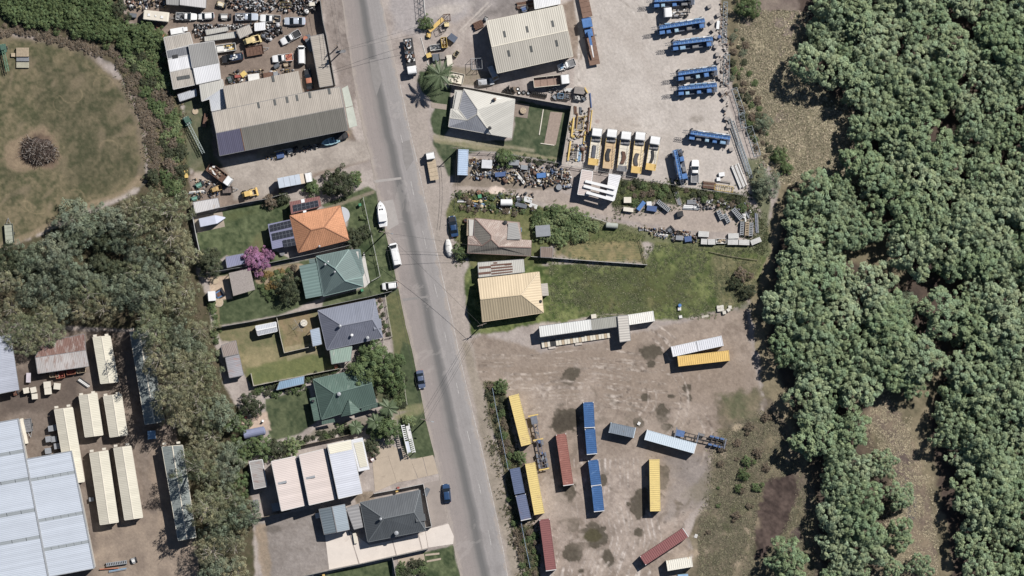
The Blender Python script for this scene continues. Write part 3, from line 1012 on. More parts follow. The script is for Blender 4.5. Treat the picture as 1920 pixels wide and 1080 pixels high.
slabs('paved_patio',[[(966,192),(993,196),(989,222),(962,218)]],M(C(150,132,118),0.9,0,0.14,2,key='patio_pavers'))
slabs('gravel_bed',[[(1032,209),(1055,211),(1042,272),(1020,270)]],GRAV,0.06)
slabs('entry_path',[[(808,192),(838,196),(837,206),(809,202)]],M(C(168,152,136),0.9,0,0.12,1.6,key='path_pavers'))
# ================================================================== BUILDINGS

def plane_uv(pts):
 p =[Vector(q)for q in pts]
 n = Vector((0,0,0))
 for i in range(len(p)):
  a,b = p[i],p[(i+1)%len(p)]
  n += a.cross(b)
 n.normalize()
 if n.z < 0:
  n = -n
 dn = Vector((0,0,-1)) - n * n.dot(Vector((0,0,-1)))
 if dn.length < 0.03:
  e = max(((p[(i+1)%len(p)]-p[i])for i in range(len(p))),key=lambda v:v.length)
  u = Vector((e.x,e.y,0)).normalized()
  dn = n.cross(u)
 else:
  dn.normalize()
  u = dn.cross(n)
 o = Vector((0,0,0))
 return[((q-o).dot(u),(q-o).dot(dn))for q in p],n

class House:
 """roof planes given in plan units with heights in metres; walls, caps, gutters and openings follow from them"""

 def __init__(s,name,label,cat,at,group=None):
  s.at = at
  s.o = P(*at)
  s.e = tag(bpy.data.objects.new(name,None),label,cat,group)
  s.e.location =(*s.o,0)
  COL.objects.link(s.e)
  s.planes =[]

 def w(s,p):
  x,y = P(p[0],p[1])
  return(x-s.o[0],y-s.o[1],p[2])

 def part(s,name,mb,mat,parent=None,smooth=False,label=None):
  o = link(name,mb.mesh(name,mat,smooth),parent or s.e)
  if label:
   o['label'] = label
  return o

 def plane(s,pts,mat,th=0.07,name='roof_plane',label=None,rec=True):
  q =[s.w(p)for p in pts]
  if area([(a,b)for a,b,_ in q]) < 0:
   q = q[::-1]
   pts = pts[::-1]
  uv,n = plane_uv(q)
  mb = MB()
  mb.face(q,uv)
  lo =[(x,y,z-th)for x,y,z in q]
  mb.face(lo[::-1],uv[::-1])
  for i in range(len(q)):
   j =(i+1) % len(q)
   mb.face([q[i],lo[i],lo[j],q[j]],[uv[i],uv[i],uv[j],uv[j]])
  o = s.part(name,mb,mat,label=label)
  if rec:
   s.planes.append((list(pts),o))
  return o

 def trim(s,capmat,gutmat=None):
  def k(p):
   return(round(p[0],1),round(p[1],1),round(p[2],2))
  seen ={}
  for pts,o in s.planes:
   for i in range(len(pts)):
    a,b = pts[i],pts[(i+1)%len(pts)]
    e = tuple(sorted((k(a),k(b))))
    seen.setdefault(e,[]).append((a,b))
  for e,l in seen.items():
   a,b = s.w(l[0][0]),s.w(l[0][1])
   if len(l) > 1:
    v = Vector(b) - Vector(a)
    if v.length < 0.5:
     continue
    h = Vector((-v.y,v.x,0)).normalized() * 0.16
    up = Vector((0,0,0.07))
    A,B = Vector(a),Vector(b)
    dn = Vector((0,0,-0.03))
    mb = MB().loft([[tuple(A-h+dn),tuple(A-h*0.4+up),tuple(A+h*0.4+up),tuple(A+h+dn)],[tuple(B-h+dn),tuple(B-h*0.4+up),tuple(B+h*0.4+up),tuple(B+h+dn)]])
    s.part('ridge_cap',mb,capmat)
   else:
    pl =[p for p,_ in s.planes if l[0][0]in p][0]
    zmin = min(p[2]for p in pl)
    nm = 'gutter' if abs(a[2]-b[2]) < 0.15 and a[2] < zmin + 0.2 else 'barge_board'
    mb = MB()
    A,B = Vector(a),Vector(b)
    v = B - A
    if v.length < 0.4:
     continue
    out = Vector((v.y,-v.x,0)).normalized() * 0.11
    z0,z1 = Vector((0,0,-0.16)),Vector((0,0,-0.01))
    mb.loft([[tuple(A+z0),tuple(A+out+z0),tuple(A+out+z1),tuple(A+z1)],[tuple(B+z0),tuple(B+out+z0),tuple(B+out+z1),tuple(B+z1)]])
    s.part(nm,mb,gutmat or capmat)

 def walls(s,foot,z,mat,inset=0.06,openings=True):
  q =[P(*p)for p in foot]
  if area(q) < 0:
   q = q[::-1]
  cx = sum(p[0]for p in q) / len(q)
  cy = sum(p[1]for p in q) / len(q)
  q =[(x+(cx-x)*inset-s.o[0],y+(cy-y)*inset-s.o[1])for x,y in q]
  s.part('wall',MB().prism(q,-0.1,z),mat)
  if openings:
   done = False
   for i in range(len(q)):
    a,b = Vector((*q[i],0)),Vector((*q[(i+1)%len(q)],0))
    v = b - a
    if v.length < 3.2:
     continue
    dirn = v.normalized()
    ang = math.atan2(dirn.y,dirn.x)
    if not done:
     c = a + v * 0.5
     dr = s.part('door',MB().ob(c.x,c.y,1.05,0.95,0.10,2.1,ang),M(C(120,90,70),0.6,key='door_timber'))
     s.part('handle',MB().ob(c.x+dirn.x*0.35+dirn.y*0.09,c.y+dirn.y*0.35-dirn.x*0.09,1.0,0.1,0.05,0.05,ang),CHROME,dr)
     done = True
     ts =(0.2,0.8)
    else:
     ts =(0.3,0.7) if v.length > 6 else(0.5,)
    for t in ts:
     c = a + v * t
     fr = s.part('window',MB().ob(c.x,c.y,1.5,1.5,0.10,1.2,ang),WHITE)
     s.part('pane',MB().ob(c.x,c.y,1.5,1.36,0.14,1.06,ang),GLASS,fr)

 def pts_on(s,quad,u,v):
  """bilinear point on a quad of (px,py,z)"""
  a,b,c,d_ = quad
  f = lambda i:(a[i]*(1-u)+b[i]*u) *(1-v) +(d_[i]*(1-u)+c[i]*u) * v
  return(f(0),f(1),f(2))

 def cells(s,quad,nu,nv,mat,name,gap=0.06,lift=0.10,th=0.05,frame=None):
  for i in range(nu):
   for j in range(nv):
    u0,u1 =(i+gap) / nu,(i+1-gap) / nu
    v0,v1 =(j+gap) / nv,(j+1-gap) / nv
    q =[s.w(s.pts_on(quad,*uv))for uv in((u0,v0),(u1,v0),(u1,v1),(u0,v1))]
    if area([(a,b)for a,b,_ in q]) < 0:
     q = q[::-1]
    top =[(x,y,z+lift)for x,y,z in q]
    lo =[(x,y,z+lift-th)for x,y,z in q]
    mb = MB()
    mb.face(top)
    mb.face(lo[::-1])
    for k in range(4):
     mb.face([top[k],lo[k],lo[(k+1)%4],top[(k+1)%4]])
    p = s.part(name,mb,frame or mat)
    if frame:
     cx = sum(t[0]for t in top) / 4
     cy = sum(t[1]for t in top) / 4
     g =[(x+(cx-x)*0.06,y+(cy-y)*0.06,z+0.012)for x,y,z in top]
     s.part('glass',MB().face(g),mat,p)

 def vent(s,px,py,z,r=0.22,h=0.6,mat=None,name='roof_vent'):
  x,y,_ = s.w((px,py,0))
  s.part(name,MB().lathe(x,y,[(r*0.7,z-0.5),(r*0.7,z+h*0.5),(r*1.25,z+h*0.6),(r*1.1,z+h*0.9),(r*0.4,z+h)],10),mat or GALV)

 def box(s,px,py,z0,z1,lx,ly,ang,mat,name):
  x,y,_ = s.w((px,py,0))
  return s.part(name,MB().ob(x,y,(z0+z1)/2,lx,ly,z1-z0,R(ang)),mat)

def mid(a,b,t=0.5):
 return(a[0]+(b[0]-a[0])*t,a[1]+(b[1]-a[1])*t)

def cen(q):
 return(sum(p[0]for p in q)/len(q),sum(p[1]for p in q)/len(q))

def gable(name,label,cat,q,ze,zr,m1,m2,wall,cap,group=None,along=True,inset=0.04,openings=False):
 """q: a,b,c,d corners; the ridge runs from mid(a,b) to mid(d,c)  (m1: plane on the a-d side, m2: on the b-c side)"""
 a,b,c,d_ = q
 h = House(name,label,cat,cen(q),group)
 r0,r1 = mid(a,b),mid(d_,c)
 A,B,Cc,D =(*a,ze),(*b,ze),(*c,ze),(*d_,ze)
 R0,R1 =(*r0,zr),(*r1,zr)
 h.plane([A,R0,R1,D],m1)
 h.plane([R0,B,Cc,R1],m2)
 h.trim(cap)
 h.walls(q,ze-0.05,wall,inset,openings)
 for(p,q2,rr,opp) in((A,B,R0,R1),(D,Cc,R1,R0)):
  cx = lambda p_:(p_[0]+(opp[0]-p_[0])*0.02,p_[1]+(opp[1]-p_[1])*0.02,p_[2]-0.09)
  t1 =[h.w(cx(x))for x in(p,q2,rr)]
  cx2 = lambda p_:(p_[0]+(opp[0]-p_[0])*0.028,p_[1]+(opp[1]-p_[1])*0.028,p_[2]-0.09)
  t2 =[h.w(cx2(x))for x in(p,q2,rr)]
  h.part('gable_end',MB().loft([t1,t2]),wall)
 return h

def skillion(name,label,cat,q,z,mat,wall,group=None,open_=False,cap=None,inset=0.05,openings=False,h=None):
 """q four corners, z four heights; open_ puts it on posts instead of walls"""
 own = h is None
 if own:
  h = House(name,label,cat,cen(q),group)
 h.plane([(*p,zz)for p,zz in zip(q,z)],mat,name='roof_sheet' if own else 'roof_plane')
 if own:
  h.trim(cap or GREY)
  if open_:
   cx,cy = cen(q)
   for p,zz in zip(q,z):
    x,y,_ = h.w((p[0]+(cx-p[0])*0.08,p[1]+(cy-p[1])*0.08,0))
    h.part('post',MB().bx(x-0.06,x+0.06,y-0.06,y+0.06,-0.1,zz-0.06),wall)
  else:
   h.walls(q,min(z)-0.06,wall,inset,openings)
 return h

 # ---- roofing palette
R_TAN = roofing(C(186,174,158),0.42,stain=C(150,134,118),samt=0.66)
R_TAND = roofing(C(126,122,112),0.42,0.08)
R_PURP = roofing(C(96,94,122),0.42,0.05,streak=0.15)
R_GREY = roofing(C(160,158,154),0.4,0.06,streak=0.25)
R_GREYD = roofing(C(128,130,136),0.4,0.08)
R_WHITE = roofing(C(238,238,240),0.4,0.04,streak=0.15)
R_BEIGE = roofing(C(194,184,170),0.4,0.1,stain=C(160,146,130))
R_ORANGE = roofing(C(222,146,98),0.42,0.16,stain=C(150,108,84),samt=0.62,tile=True,rough=0.85)
R_RED = roofing(C(150,92,86),0.4,0.06,streak=0.2)
R_BLUEV = roofing(C(140,142,178),0.4,0.06,streak=0.2)
R_TEAL = roofing(C(108,132,128),0.4,0.08,streak=0.3)
R_TEAL_SHADE = roofing(C(102,124,122),0.4,0.08,streak=0.3)  # shaded copy of the teal sheet: slopes turned from the sun, darkened in colour
R_SLATE = roofing(C(136,142,160),0.4,0.06,streak=0.3)
R_GRN = roofing(C(92,122,108),0.4,0.14,stain=C(140,160,146),samt=0.56)
R_CHAR = roofing(C(92,98,103),0.4,0.05,streak=0.12)
R_CREAM = roofing(C(208,204,192),0.42,0.05,streak=0.2)
R_STONE = roofing(C(176,178,186),0.42,0.05,streak=0.2)
R_PINK = roofing(C(176,152,138),0.4,0.16,stain=C(206,192,178),samt=0.52,tile=True)
R_GREYW = roofing(C(146,138,126),0.4,0.14,stain=C(112,104,94),samt=0.58)
R_YEL = roofing(C(228,202,160),0.6,0.07,stain=C(206,180,142),samt=.6,streak=0.35,depth=0.7)
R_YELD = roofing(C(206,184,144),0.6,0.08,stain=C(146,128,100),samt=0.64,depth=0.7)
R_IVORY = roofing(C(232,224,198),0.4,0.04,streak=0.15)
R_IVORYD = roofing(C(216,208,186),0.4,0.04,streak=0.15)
R_SAGE = roofing(C(142,152,148),0.4,0.14,stain=C(108,114,116),samt=.52,streak=0.6)
R_BIG = roofing(C(198,208,222),0.42,0.04,streak=0.12,depth=0.6)
R_STRIP = roofing(C(158,167,172),0.42,0.06,streak=0.2)
R_PINKW = roofing(C(218,200,191),0.4,0.05,stain=C(202,180,168),samt=0.66,streak=0.2)
R_WRUST = roofing(C(214,210,208),0.4,0.06,stain=C(196,156,116),samt=0.60)
R_RUST = roofing(C(134,92,76),0.4,0.18,stain=C(104,66,54),samt=0.55)
R_SILV = roofing(C(204,208,214),0.4,0.06,streak=0.25)
R_DAPP = roofing(C(196,188,184),0.4,0.12,stain=C(158,122,106),samt=0.5)
SOLAR = M((0.03,0.032,0.04),0.15,0,0.15,3,spec=0.5,key='solar_glass')
SFRAME = M(C(150,156,168),0.4,0.3,0.05,2,key='solar_frame')
SKYL = M(C(96,98,96),0.4,0,0.1,2,key='skylight_sheet')

# ---- main workshop, left of the road
h = House('workshop','long tan and grey gabled workshop with a purple patch beside the road','workshop',(525,215))

def rz_(p,a,b,z,k):
 ax,ay = P(*a)
 bx,by = P(*b)
 x,y = P(*p)
 l = math.hypot(bx-ax,by-ay)
 return z - k * abs((bx-ax)*(y-ay)-(by-ay)*(x-ax)) / l

ra,rb =(408.5,251),(645.6,203)
Z = lambda p,k=0.16:(*p,rz_(p,ra,rb,6.0,k))
up1 =[(400,212),(569.6,176),(638,164.6),(645.6,203),(408.5,251)]
h.plane([Z(p)for p in up1],R_TAN)
h.plane([(*p,Z(p)[2]-0.12)for p in[(400.5,207),(427,203),(419.6,163.5),(561,134),(569.4,175.2),(400.4,211)][1:5]+[(427,205.6)]],R_TAN,rec=False)
h.plane([Z(p)for p in[(408.5,251),(453,242),(461,283.5),(414.4,293)]],R_PURP,label='purple blue roof section')
h.plane([Z(p)for p in[(453,242),(645.6,203),(653,244.8),(461,283.5)]],R_TAND,label='dark grey roof slope')
h.trim(RUST,GREY)
h.walls([(400,212),(638,164.6),(653,244.8),(414.4,293)],4.2,CLAD,0.02)
h.walls([(421,166),(560,137),(568,174),(428,204)],3.4,CLAD,0.02,False)
for p in[(486,199),(516.5,193.7),(539.4,189),(557.7,185.4),(581.7,180),(618,173),(513,149)]:
 x,y = p
 z = Z(p)[2]
 qd =[(x-2.4,y-5.4,rz_((x-2.4,y-5.4),ra,rb,6.0,.16)),(x+2.0,y-6.2,rz_((x+2,y-6.2),ra,rb,6,.16)),(x+4.2,y+5,rz_((x+4.2,y+5),ra,rb,6,.16)),(x-0.2,y+5.8,rz_((x-.2,y+5.8),ra,rb,6,.16))]
 h.cells(qd,1,1,SKYL,'skylight',0.0,0.06,0.04)

 # ---- office block and sheds on its left
h = House('workshop_annex','patchwork grey and white roofed annex next to the green thicket','building',(362,120))
h.plane([(309,72,3.4),(357,62,3.4),(363,83,3.2),(314,96,3.2)],R_BEIGE,label='beige striped roof section')
h.plane([(356,86,4.4),(403,79,4.4),(412.3,120,4.0),(363,128.5,4.0)],R_GREY)
h.plane([(364.5,129,4.0),(412.3,120,4.0),(415.4,149,3.6),(370,159,3.6)],R_WHITE,label='bright white roof section')
h.plane([(314,96.5,3.6),(355,88,3.6),(359,104,3.5),(317,112,3.5)],R_GREYD)
h.plane([(317,112,3.5),(359,104,3.5),(363,127,3.4),(321,136,3.4)],R_WHITE)
h.plane([(321,136,3.4),(363,127,3.4),(370,159,3.2),(327,168,3.2)],R_BEIGE)
h.cells([(333,145,3.36),(357,141,3.36),(358.5,147.5,3.34),(334.5,151.5,3.34)],3,1,SKYL,'skylight',0.02,0.08)
h.cells([(324.5,105,3.56),(335,103,3.56),(336,109.5,3.54),(325.5,111.5,3.54)],1,1,DARK,'skylight',0.0,0.08)
h.trim(M(C(212,210,206),.5,0,.05,key='pale_trim'))
h.walls([(310,73),(356,64),(362,84),(402,80),(414,149),(371,158),(328,167)],3.1,CLAD,0.02)
h = House('lean_to','small pale lean-to with white gutter between annex and workshop','shed',(402,182))
h.plane([(376,160,3.3),(418.5,150,3.3),(421,164,3.2),(380,190.6,3.0)],R_CREAM)
h.plane([(421,164,3.2),(427,203,3.0),(398,209,2.9),(394.6,186,2.9),(380.2,190.4,3.0)],R_SILV)
h.trim(M(C(212,210,206),.5,0,.05,key='pale_trim'))
h.walls([(377,161),(418,152),(426,202),(399,208),(394.6,187),(381,190)],2.7,CLAD,0.03,False)
skillion('metal_awning','loose pale metal sheet roof tilted on the grass below the annex','awning',[(334,178),(368,167),(369.6,180),(338,190.6)],(1.5,1.5,1.2,1.2),R_SILV,GREY,open_=True)
skillion('long_shed','long narrow tan shed running along the road fence','shed',[(583,70),(607,65),(624.8,160.4),(600.8,164.6)],(3.2,3.2,3.2,3.3),R_TAN,CLAD,cap=GREY,inset=0.02)
skillion('site_hut','plain grey hut roof at the top edge beside the white hut','hut',[(313,-8),(337,-8),(336,10.5),(314,9)],(2.7,)*4,R_GREY,CLAD)
h = skillion('site_hut','white hut roof with rust streaks at the top edge','hut',[(339,-10),(388,-8),(387,16),(339,10)],(2.8,)*4,R_WRUST,CLAD)
skillion('junk_shelter','beige shelter roof tilted among scrap beside yellow plant','shelter',[(444,57),(468.5,47.5),(474,62),(451,73)],(2.4,)*4,R_BEIGE,GREY,open_=True)
skillion('white_box_body','white truck box body standing in the scrap yard','box',[(478.5,45),(497.5,43),(497.5,56),(479,58.5)],(2.2,)*4,R_WHITE,WHITE,cap=WHITE)
skillion('pale_tank_cover','long pale green metal cover lying across scrap, lower of two','cover',[(384,70),(443,60),(443.5,70.5),(385,78)],(1.6,1.6,1.4,1.4),R_CREAM,CLAD)
skillion('pale_tank_cover','narrower pale cover lying across scrap, upper of two','cover',[(386,57),(427,51),(429,58),(388,66)],(1.9,1.9,1.7,1.7),R_CREAM,CLAD)
skillion('storage_shed','white rust stained shed in the corner behind the caravan','shed',[(363.5,379.8),(409.4,371.9),(413.5,389),(367.7,400)],(2.6,)*4,R_WRUST,CLAD)

# ---- orange tiled house
h = House('tiled_house','house with orange tiled hip roof and solar arrays','house',(600,428))
a,b,c,d_ =(544.8,404.8,2.9),(638.5,386,2.9),(655,449.6,2.9),(560.4,473.5,2.9)
r1,r2 =(585.4,431.9,5.3),(609.4,426.7,5.3)
h.plane([a,b,r2,r1],R_ORANGE)
h.plane([b,c,r2],R_ORANGE)
h.plane([c,d_,r1,r2],R_ORANGE)
h.plane([d_,a,r1],R_ORANGE)
h.trim(M(C(184,118,80),0.85,0,0.15,2,key='ridge_tile'))
h.plane([(631,436,4.0),(647,416,3.1),(653.5,447,3.05)],R_ORANGE,rec=False)
h.walls([a[:2],b[:2],c[:2],d_[:2]],2.75,BRICKW,0.07)
h.plane([(503,420.4,2.5),(545.8,411.7,2.8),(562.5,456.9,2.8),(511.5,467.3,2.5)],R_BLUEV,label='blue grey patio roof with solar panels',rec=False)
h.walls([(505,423),(546,414),(560,455),(513,465)],2.3,CLAD,0.05,False)
zq = lambda q,z:[(*p,z)for p in q]
for q,nu,nv in[([(506.3,422.5),(545.8,413),(548,425.6),(508,434.6)],6,2),([(510.4,438),(549,429.8),(552,442.3),(512.5,451)],6,2),([(530.8,450.6),(553,446.5),(555.8,460),(533.3,464)],3,2)]:
 h.cells([(*p,2.52+(p[0]-503)/45*0.27)for p in q],nu,nv,SOLAR,'solar_panel',0.015,0.16,0.05,SFRAME)
h.plane([(543.8,378.8,2.7),(600,368.3,2.7),(604,387,2.9),(547,401.7,2.9)],R_RED,label='dark red carport roof',rec=False)
h.walls([(545,381),(599,370.5),(602,386),(548,400)],2.5,CLAD,0.03,False)
h.cells([(550,385,2.8),(597,375.6,2.8),(599,387,2.88),(551,397.5,2.88)],6,2,SOLAR,'solar_panel',0.015,0.14,0.05,SFRAME)
h.cells([(565,374.5,2.73),(571.5,373.3,2.73),(572.5,379.5,2.78),(566,381,2.78)],1,1,WHITE,'skylight',0,0.08)
h.cells([(569,395.5,2.86),(575,394.3,2.86),(575.5,398,2.9),(569.6,399.5,2.9)],1,1,WHITE,'skylight',0,0.08)
cx,cy,_ = h.w((641,403.5,0))
arc =[(cx+1.95*math.cos(t),cy+1.95*math.sin(t))for t in[R(-78+14*i)for i in range(13)]]
h.part('porch_roof',MB().prism(arc,2.5,2.62),M(C(196,198,204),0.5,0,0.04,key='porch_sheet'))
h.vent(600,462,3.4)

skillion('tool_shed','blue violet shed left of the purple blossom tree','shed',[(424,482),(457.3,475.6),(461,494),(427,502)],(2.3,)*4,R_BLUEV,CLAD)
h = House('timber_deck','grey weathered timber deck roof beside the sandy patio','deck',(455,528))
dq =[(430,512),(470,503,),(479.5,543),(438.5,555)]
for i in range(22):
 f = lambda u,e0,e1: mid(e0,e1,u)
 u0,u1 = i / 22,(i+.94) / 22
 h.plane([(*f(u0,dq[0],dq[1]),2.4),(*f(u1,dq[0],dq[1]),2.4),(*f(u1,dq[3],dq[2]),2.4),(*f(u0,dq[3],dq[2]),2.4)],M(C(168,156,148),.9,0,.14,2+i%3,key='grey_board'),.05,'deck_board',rec=False)
for p in dq:
 h.box(p[0]+(455-p[0])*.06,p[1]+(528-p[1])*.06,0,2.34,.14,.14,0,WOOD,'post')
 # ---- teal house
h = House('teal_house','house with teal metal hip roof and striped lean-to','house',(622,512))
a,b,b2,c,d_ =(593.8,480.8,2.8),(655,468.2,2.8),(676,467,2.5),(681.5,537,2.6),(607,555,2.8)
p1,p2 =(630,503.8,5.0),(648,526.7,4.7)
h.plane([a,b,p1],R_TEAL)
h.plane([b,(680,520,2.7),p2,p1],R_TEAL)
h.plane([(680,520,2.7),c,p2],R_TEAL)
h.plane([a,p1,p2,c,d_],R_TEAL_SHADE)
h.trim(M(C(128,158,152),0.5,0,0.06,key='teal_cap'))
h.plane([(655.2,468.2,2.72),b2,(684,512,2.4),(680.2,520,2.66)],R_TEAL,rec=False,label='verandah roof')
h.plane([(561.5,498.5,2.4),(593.8,492.3,2.6),(607,553.8,2.6),(574,560,2.4)],roofing(C(116,146,140),0.75,0.06,streak=0.1,depth=0.9),rec=False,label='striped teal lean-to roof')
h.plane([(580,486,2.3),(593,484,2.4),(594,492,2.4),(581,494,2.3)],R_TEAL,rec=False)
h.walls([(596,483),(655,471),(674,470),(679,535),(608,552)],2.6,CLAD,0.05)
h.walls([(563,500),(594,495),(605,552),(575,558)],2.2,CLAD,0.03,False)
for p,z in[((611,496),3.9),((629,510),4.9),((616,491),3.4)]:
 h.vent(*p,z)
h.plane([(668,468,2.2),(676,467.5,2.2),(682,512,2.1),(676,513,2.1)],R_WHITE,rec=False,name='porch_roof')

# ---- slate blue house
h = House('slate_house','house with slate blue grey hip roof','house',(658,607))
a,b,c,d_ =(597,582.3,2.8),(703.3,560.4,2.8),(718,632.3,2.8),(613.8,656,2.8)
r1,r2 =(641.9,610.4,5.2),(699,599,4.9)
h.plane([a,b,r2,r1],R_SLATE)
h.plane([b,c,r2],R_SLATE)
h.plane([r1,r2,c,d_],roofing(C(128,132,150),0.4,0.06,streak=0.3))  # south and west slopes: shade off the sun put into a darker slate tone
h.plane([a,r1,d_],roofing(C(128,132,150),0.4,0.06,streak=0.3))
h.trim(M(C(140,144,160),0.5,0,0.06,key='slate_cap'))
h.walls([a[:2],b[:2],c[:2],d_[:2]],2.65,BRICKW,0.07)
h.cells([(699,599,3.95),(715,597,3.1),(717,615,3.05),(702,618,3.9)],1,1,R_SLATE,'porch_roof',0,0.25,0.05)
h.vent(639,611,5.1,0.3,0.7)
h.vent(661,628,4.2,0.28,0.4,WHITE)
h.vent(690,633,3.4,0.35,0.5)
skillion('carport','pale green carport under the big tree beside the slate house','carport',[(619,656),(660.6,649),(658,676),(623,682)],(2.5,)*4,roofing(C(150,178,160),0.4,0.08,stain=C(196,190,180)),WHITE,open_=True)
skillion('patio_cover','pale blue patio cover at the back of the slate house','patio cover',[(582.5,618.8),(599,614.6),(604,644.8),(587.7,649)],(2.5,)*4,roofing(C(170,188,208),0.4,0.04,streak=0.1),WHITE,open_=True)
gable('garden_shed','small silver gabled shed on the dry lawn','shed',[(480,611.5),(484.6,628.8),(520.4,620.8),(518,603.8)],2.1,2.5,R_SILV,R_SILV,CLAD,WHITE)
skillion('rusty_shed','pinkish weathered shed by the bush, upper of a pair','shed',[(415.8,648),(443,638.5),(448,663),(420,669)],(2.4,)*4,roofing(C(164,146,136),0.4,0.14,stain=C(130,106,94)),WOOD)
skillion('rusty_shed','grey and rust patched shed by the bush, lower of a pair','shed',[(423.8,670.8),(449,664.5),(457.5,703),(431.5,708)],(2.3,)*4,roofing(C(168,164,170),0.4,0.12,stain=C(188,134,116),samt=0.54),WOOD)

# ---- green house
h = House('green_house','house with streaked green hip roof and small front gable','house',(645,742))
a,b,c,d_ =(588,711,2.8),(692,688,2.8),(706,755,2.8),(604,786,2.8)
r1,r2 =(628,737,5.1),(697.8,718,5.0)
R_GRN_SHADE = roofing(C(92,120,108),0.4,0.1,stain=C(130,150,138),samt=0.6)  # shaded copy of the green, duller in colour for slopes off the sun
h.plane([a,b,r2,r1],R_GRN)
h.plane([r1,r2,c,d_],R_GRN_SHADE)
h.plane([a,r1,d_],R_GRN_SHADE)
h.trim(M(C(104,132,120),0.6,0,0.08,key='green_cap'))
g0,g1,g2,g3 =(655,747.7,4.3),(678,770.6,2.9),(659,777,4.2),(640,781,2.9)
h.plane([g0,g1,g2],R_GRN,rec=False)
h.plane([g0,g2,g3],R_GRN_SHADE,rec=False)
h.plane([(581,746.7,2.3),(593.5,743.5,2.5),(608,785,2.5),(589.4,789.4,2.3)],R_GRN,rec=False,label='side verandah roof')
h.plane([(678.5,760,2.75),(705.5,753.5,2.75),(720.6,760,2.3),(678,771.7,2.3)],R_GRN_SHADE,rec=False,label='front verandah roof')
h.plane([(604,789,2.4),(627,784,2.5),(629,791,2.3),(604,796,2.2)],R_GRN,rec=False)
h.walls([a[:2],b[:2],c[:2],d_[:2]],2.65,CLAD,0.07)
h.vent(637,738,4.9,0.4,0.6)
h.part('chimney',MB().bx(*[v for v in(h.w((588,751,0))[0]-.3,h.w((588,751,0))[0]+.3,h.w((588,751,0))[1]-.25,h.w((588,751,0))[1]+.25)],2.3,3.0),DARK)
skillion('shade_sail','long pale blue awning along the hedge above the green lawn','awning',[(525,715.6),(571,705),(570,719),(519,731)],(2.1,2.1,1.8,1.7),roofing(C(146,184,216),0.5,0.08,streak=0.3),WHITE,open_=True)

# ---- white sawtooth building
h = House('sawtooth_factory','white sawtooth-roofed building with three stepped bays','factory',(600,890))
for q,m in[([(511,864),(555,854.5),(573,946),(530,956)],R_PINKW),([(563,852),(611,840.5),(630,934),(581.7,945)],R_PINKW),([(615.4,833),(659,824),(680,923.3),(636.5,933)],roofing(C(202,206,218),0.5,0.06,streak=0.2))]:
 zz =(5.6,4.2,4.2,5.6)
 h.plane([(*p,z)for p,z in zip(q,zz)],m)
h.plane([(615.4,833,5.66),(659,824,4.26),(661.5,841.5,4.26),(620.5,850,5.66)],R_IVORY,rec=False,label='cream sheeted section')
h.trim(M(C(212,210,206),.5,0,.05,key='pale_trim'))
h.walls([(512,865),(554,856),(572,945),(531,954)],4.1,CLAD,0.02)
h.walls([(564,853),(610,842),(629,933),(583,944)],4.1,CLAD,0.02,False)
h.walls([(616.5,834),(658,825),(679,922),(637,932)],4.1,CLAD,0.02,False)
for q in([(556.5,856.5),(562,852),(581,945),(575,946.5)],[(611.5,842),(615,834),(636,933),(631,934.5)]):
 h.plane([(*p,4.1)for p in q],R_GREYD,rec=False,name='box_gutter')
h.plane([(659.3,824,3.7),(681,819.6,3.7),(694,879,3.6),(673,883.4,3.6)],R_WHITE,rec=False,name='awning_roof')
h.plane([(664,830,3.76),(680,827,3.76),(690,873,3.7),(676,876,3.7)],R_IVORY,rec=False,name='awning_roof')
h.walls([(661,827),(680,823),(691,877),(674,881)],3.4,CLAD,0.04,False)
for p,an in[((583,893.5),13),((530,903.5),13)]:
 o = h.box(*p,4.6,5.5,2.4,0.5,an,GALV,'ridge_vent')
skillion('side_store','narrow rust stained store behind the white sawtooth building','shed',[(469,865),(492.7,861),(501,911),(478,916)],(2.6,)*4,roofing(C(176,170,166),0.4,0.08,stain=C(158,124,112),samt=0.52),WHITE,cap=WHITE)

# ---- charcoal house
h = House('charcoal_house','house with charcoal grey hip roof beside pale concrete drive','house',(737,967))
a,b,c,d_ =(676,941.5,2.8),(787.5,918,2.8),(798,993.5,2.8),(690.6,1015,2.8)
r1,r2 =(720.8,970.6,5.3),(777,959,5.0)
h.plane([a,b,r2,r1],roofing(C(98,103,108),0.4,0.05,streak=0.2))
h.plane([b,c,r2],R_CHAR)
h.plane([r1,r2,c,d_],R_CHAR)
h.plane([a,r1,d_],R_CHAR)
h.trim(M(C(112,118,122),0.5,0,0.06,key='charcoal_cap'))
h.walls([a[:2],b[:2],c[:2],d_[:2]],2.65,CLAD,0.07)
h.cells([(778,960,4.2),(797,962,3.0),(799,975,3.0),(781,977,4.1)],1,1,R_CHAR,'porch_roof',0,0.25,0.05)
h.vent(715,971,5.2,0.3,0.6)
h.vent(744,998,3.7,0.45,0.6)
skillion('pergola','pale slatted pergola joining shed and charcoal house','pergola',[(650,951.9),(673,944.6),(681,987),(664.6,991.5)],(2.4,)*4,roofing(C(162,160,160),0.8,0.06,streak=0.1,depth=1.0),WHITE,open_=True)
gable('double_garage','blue grey gabled garage behind the charcoal house','garage',[(599,954),(647,944.6),(656,991.5),(609,1001)],2.7,3.6,roofing(C(126,142,152),0.6,0.05,streak=0.1,depth=0.9),roofing(C(146,162,174),0.4,0.05,streak=0.1),CLAD,GREY)

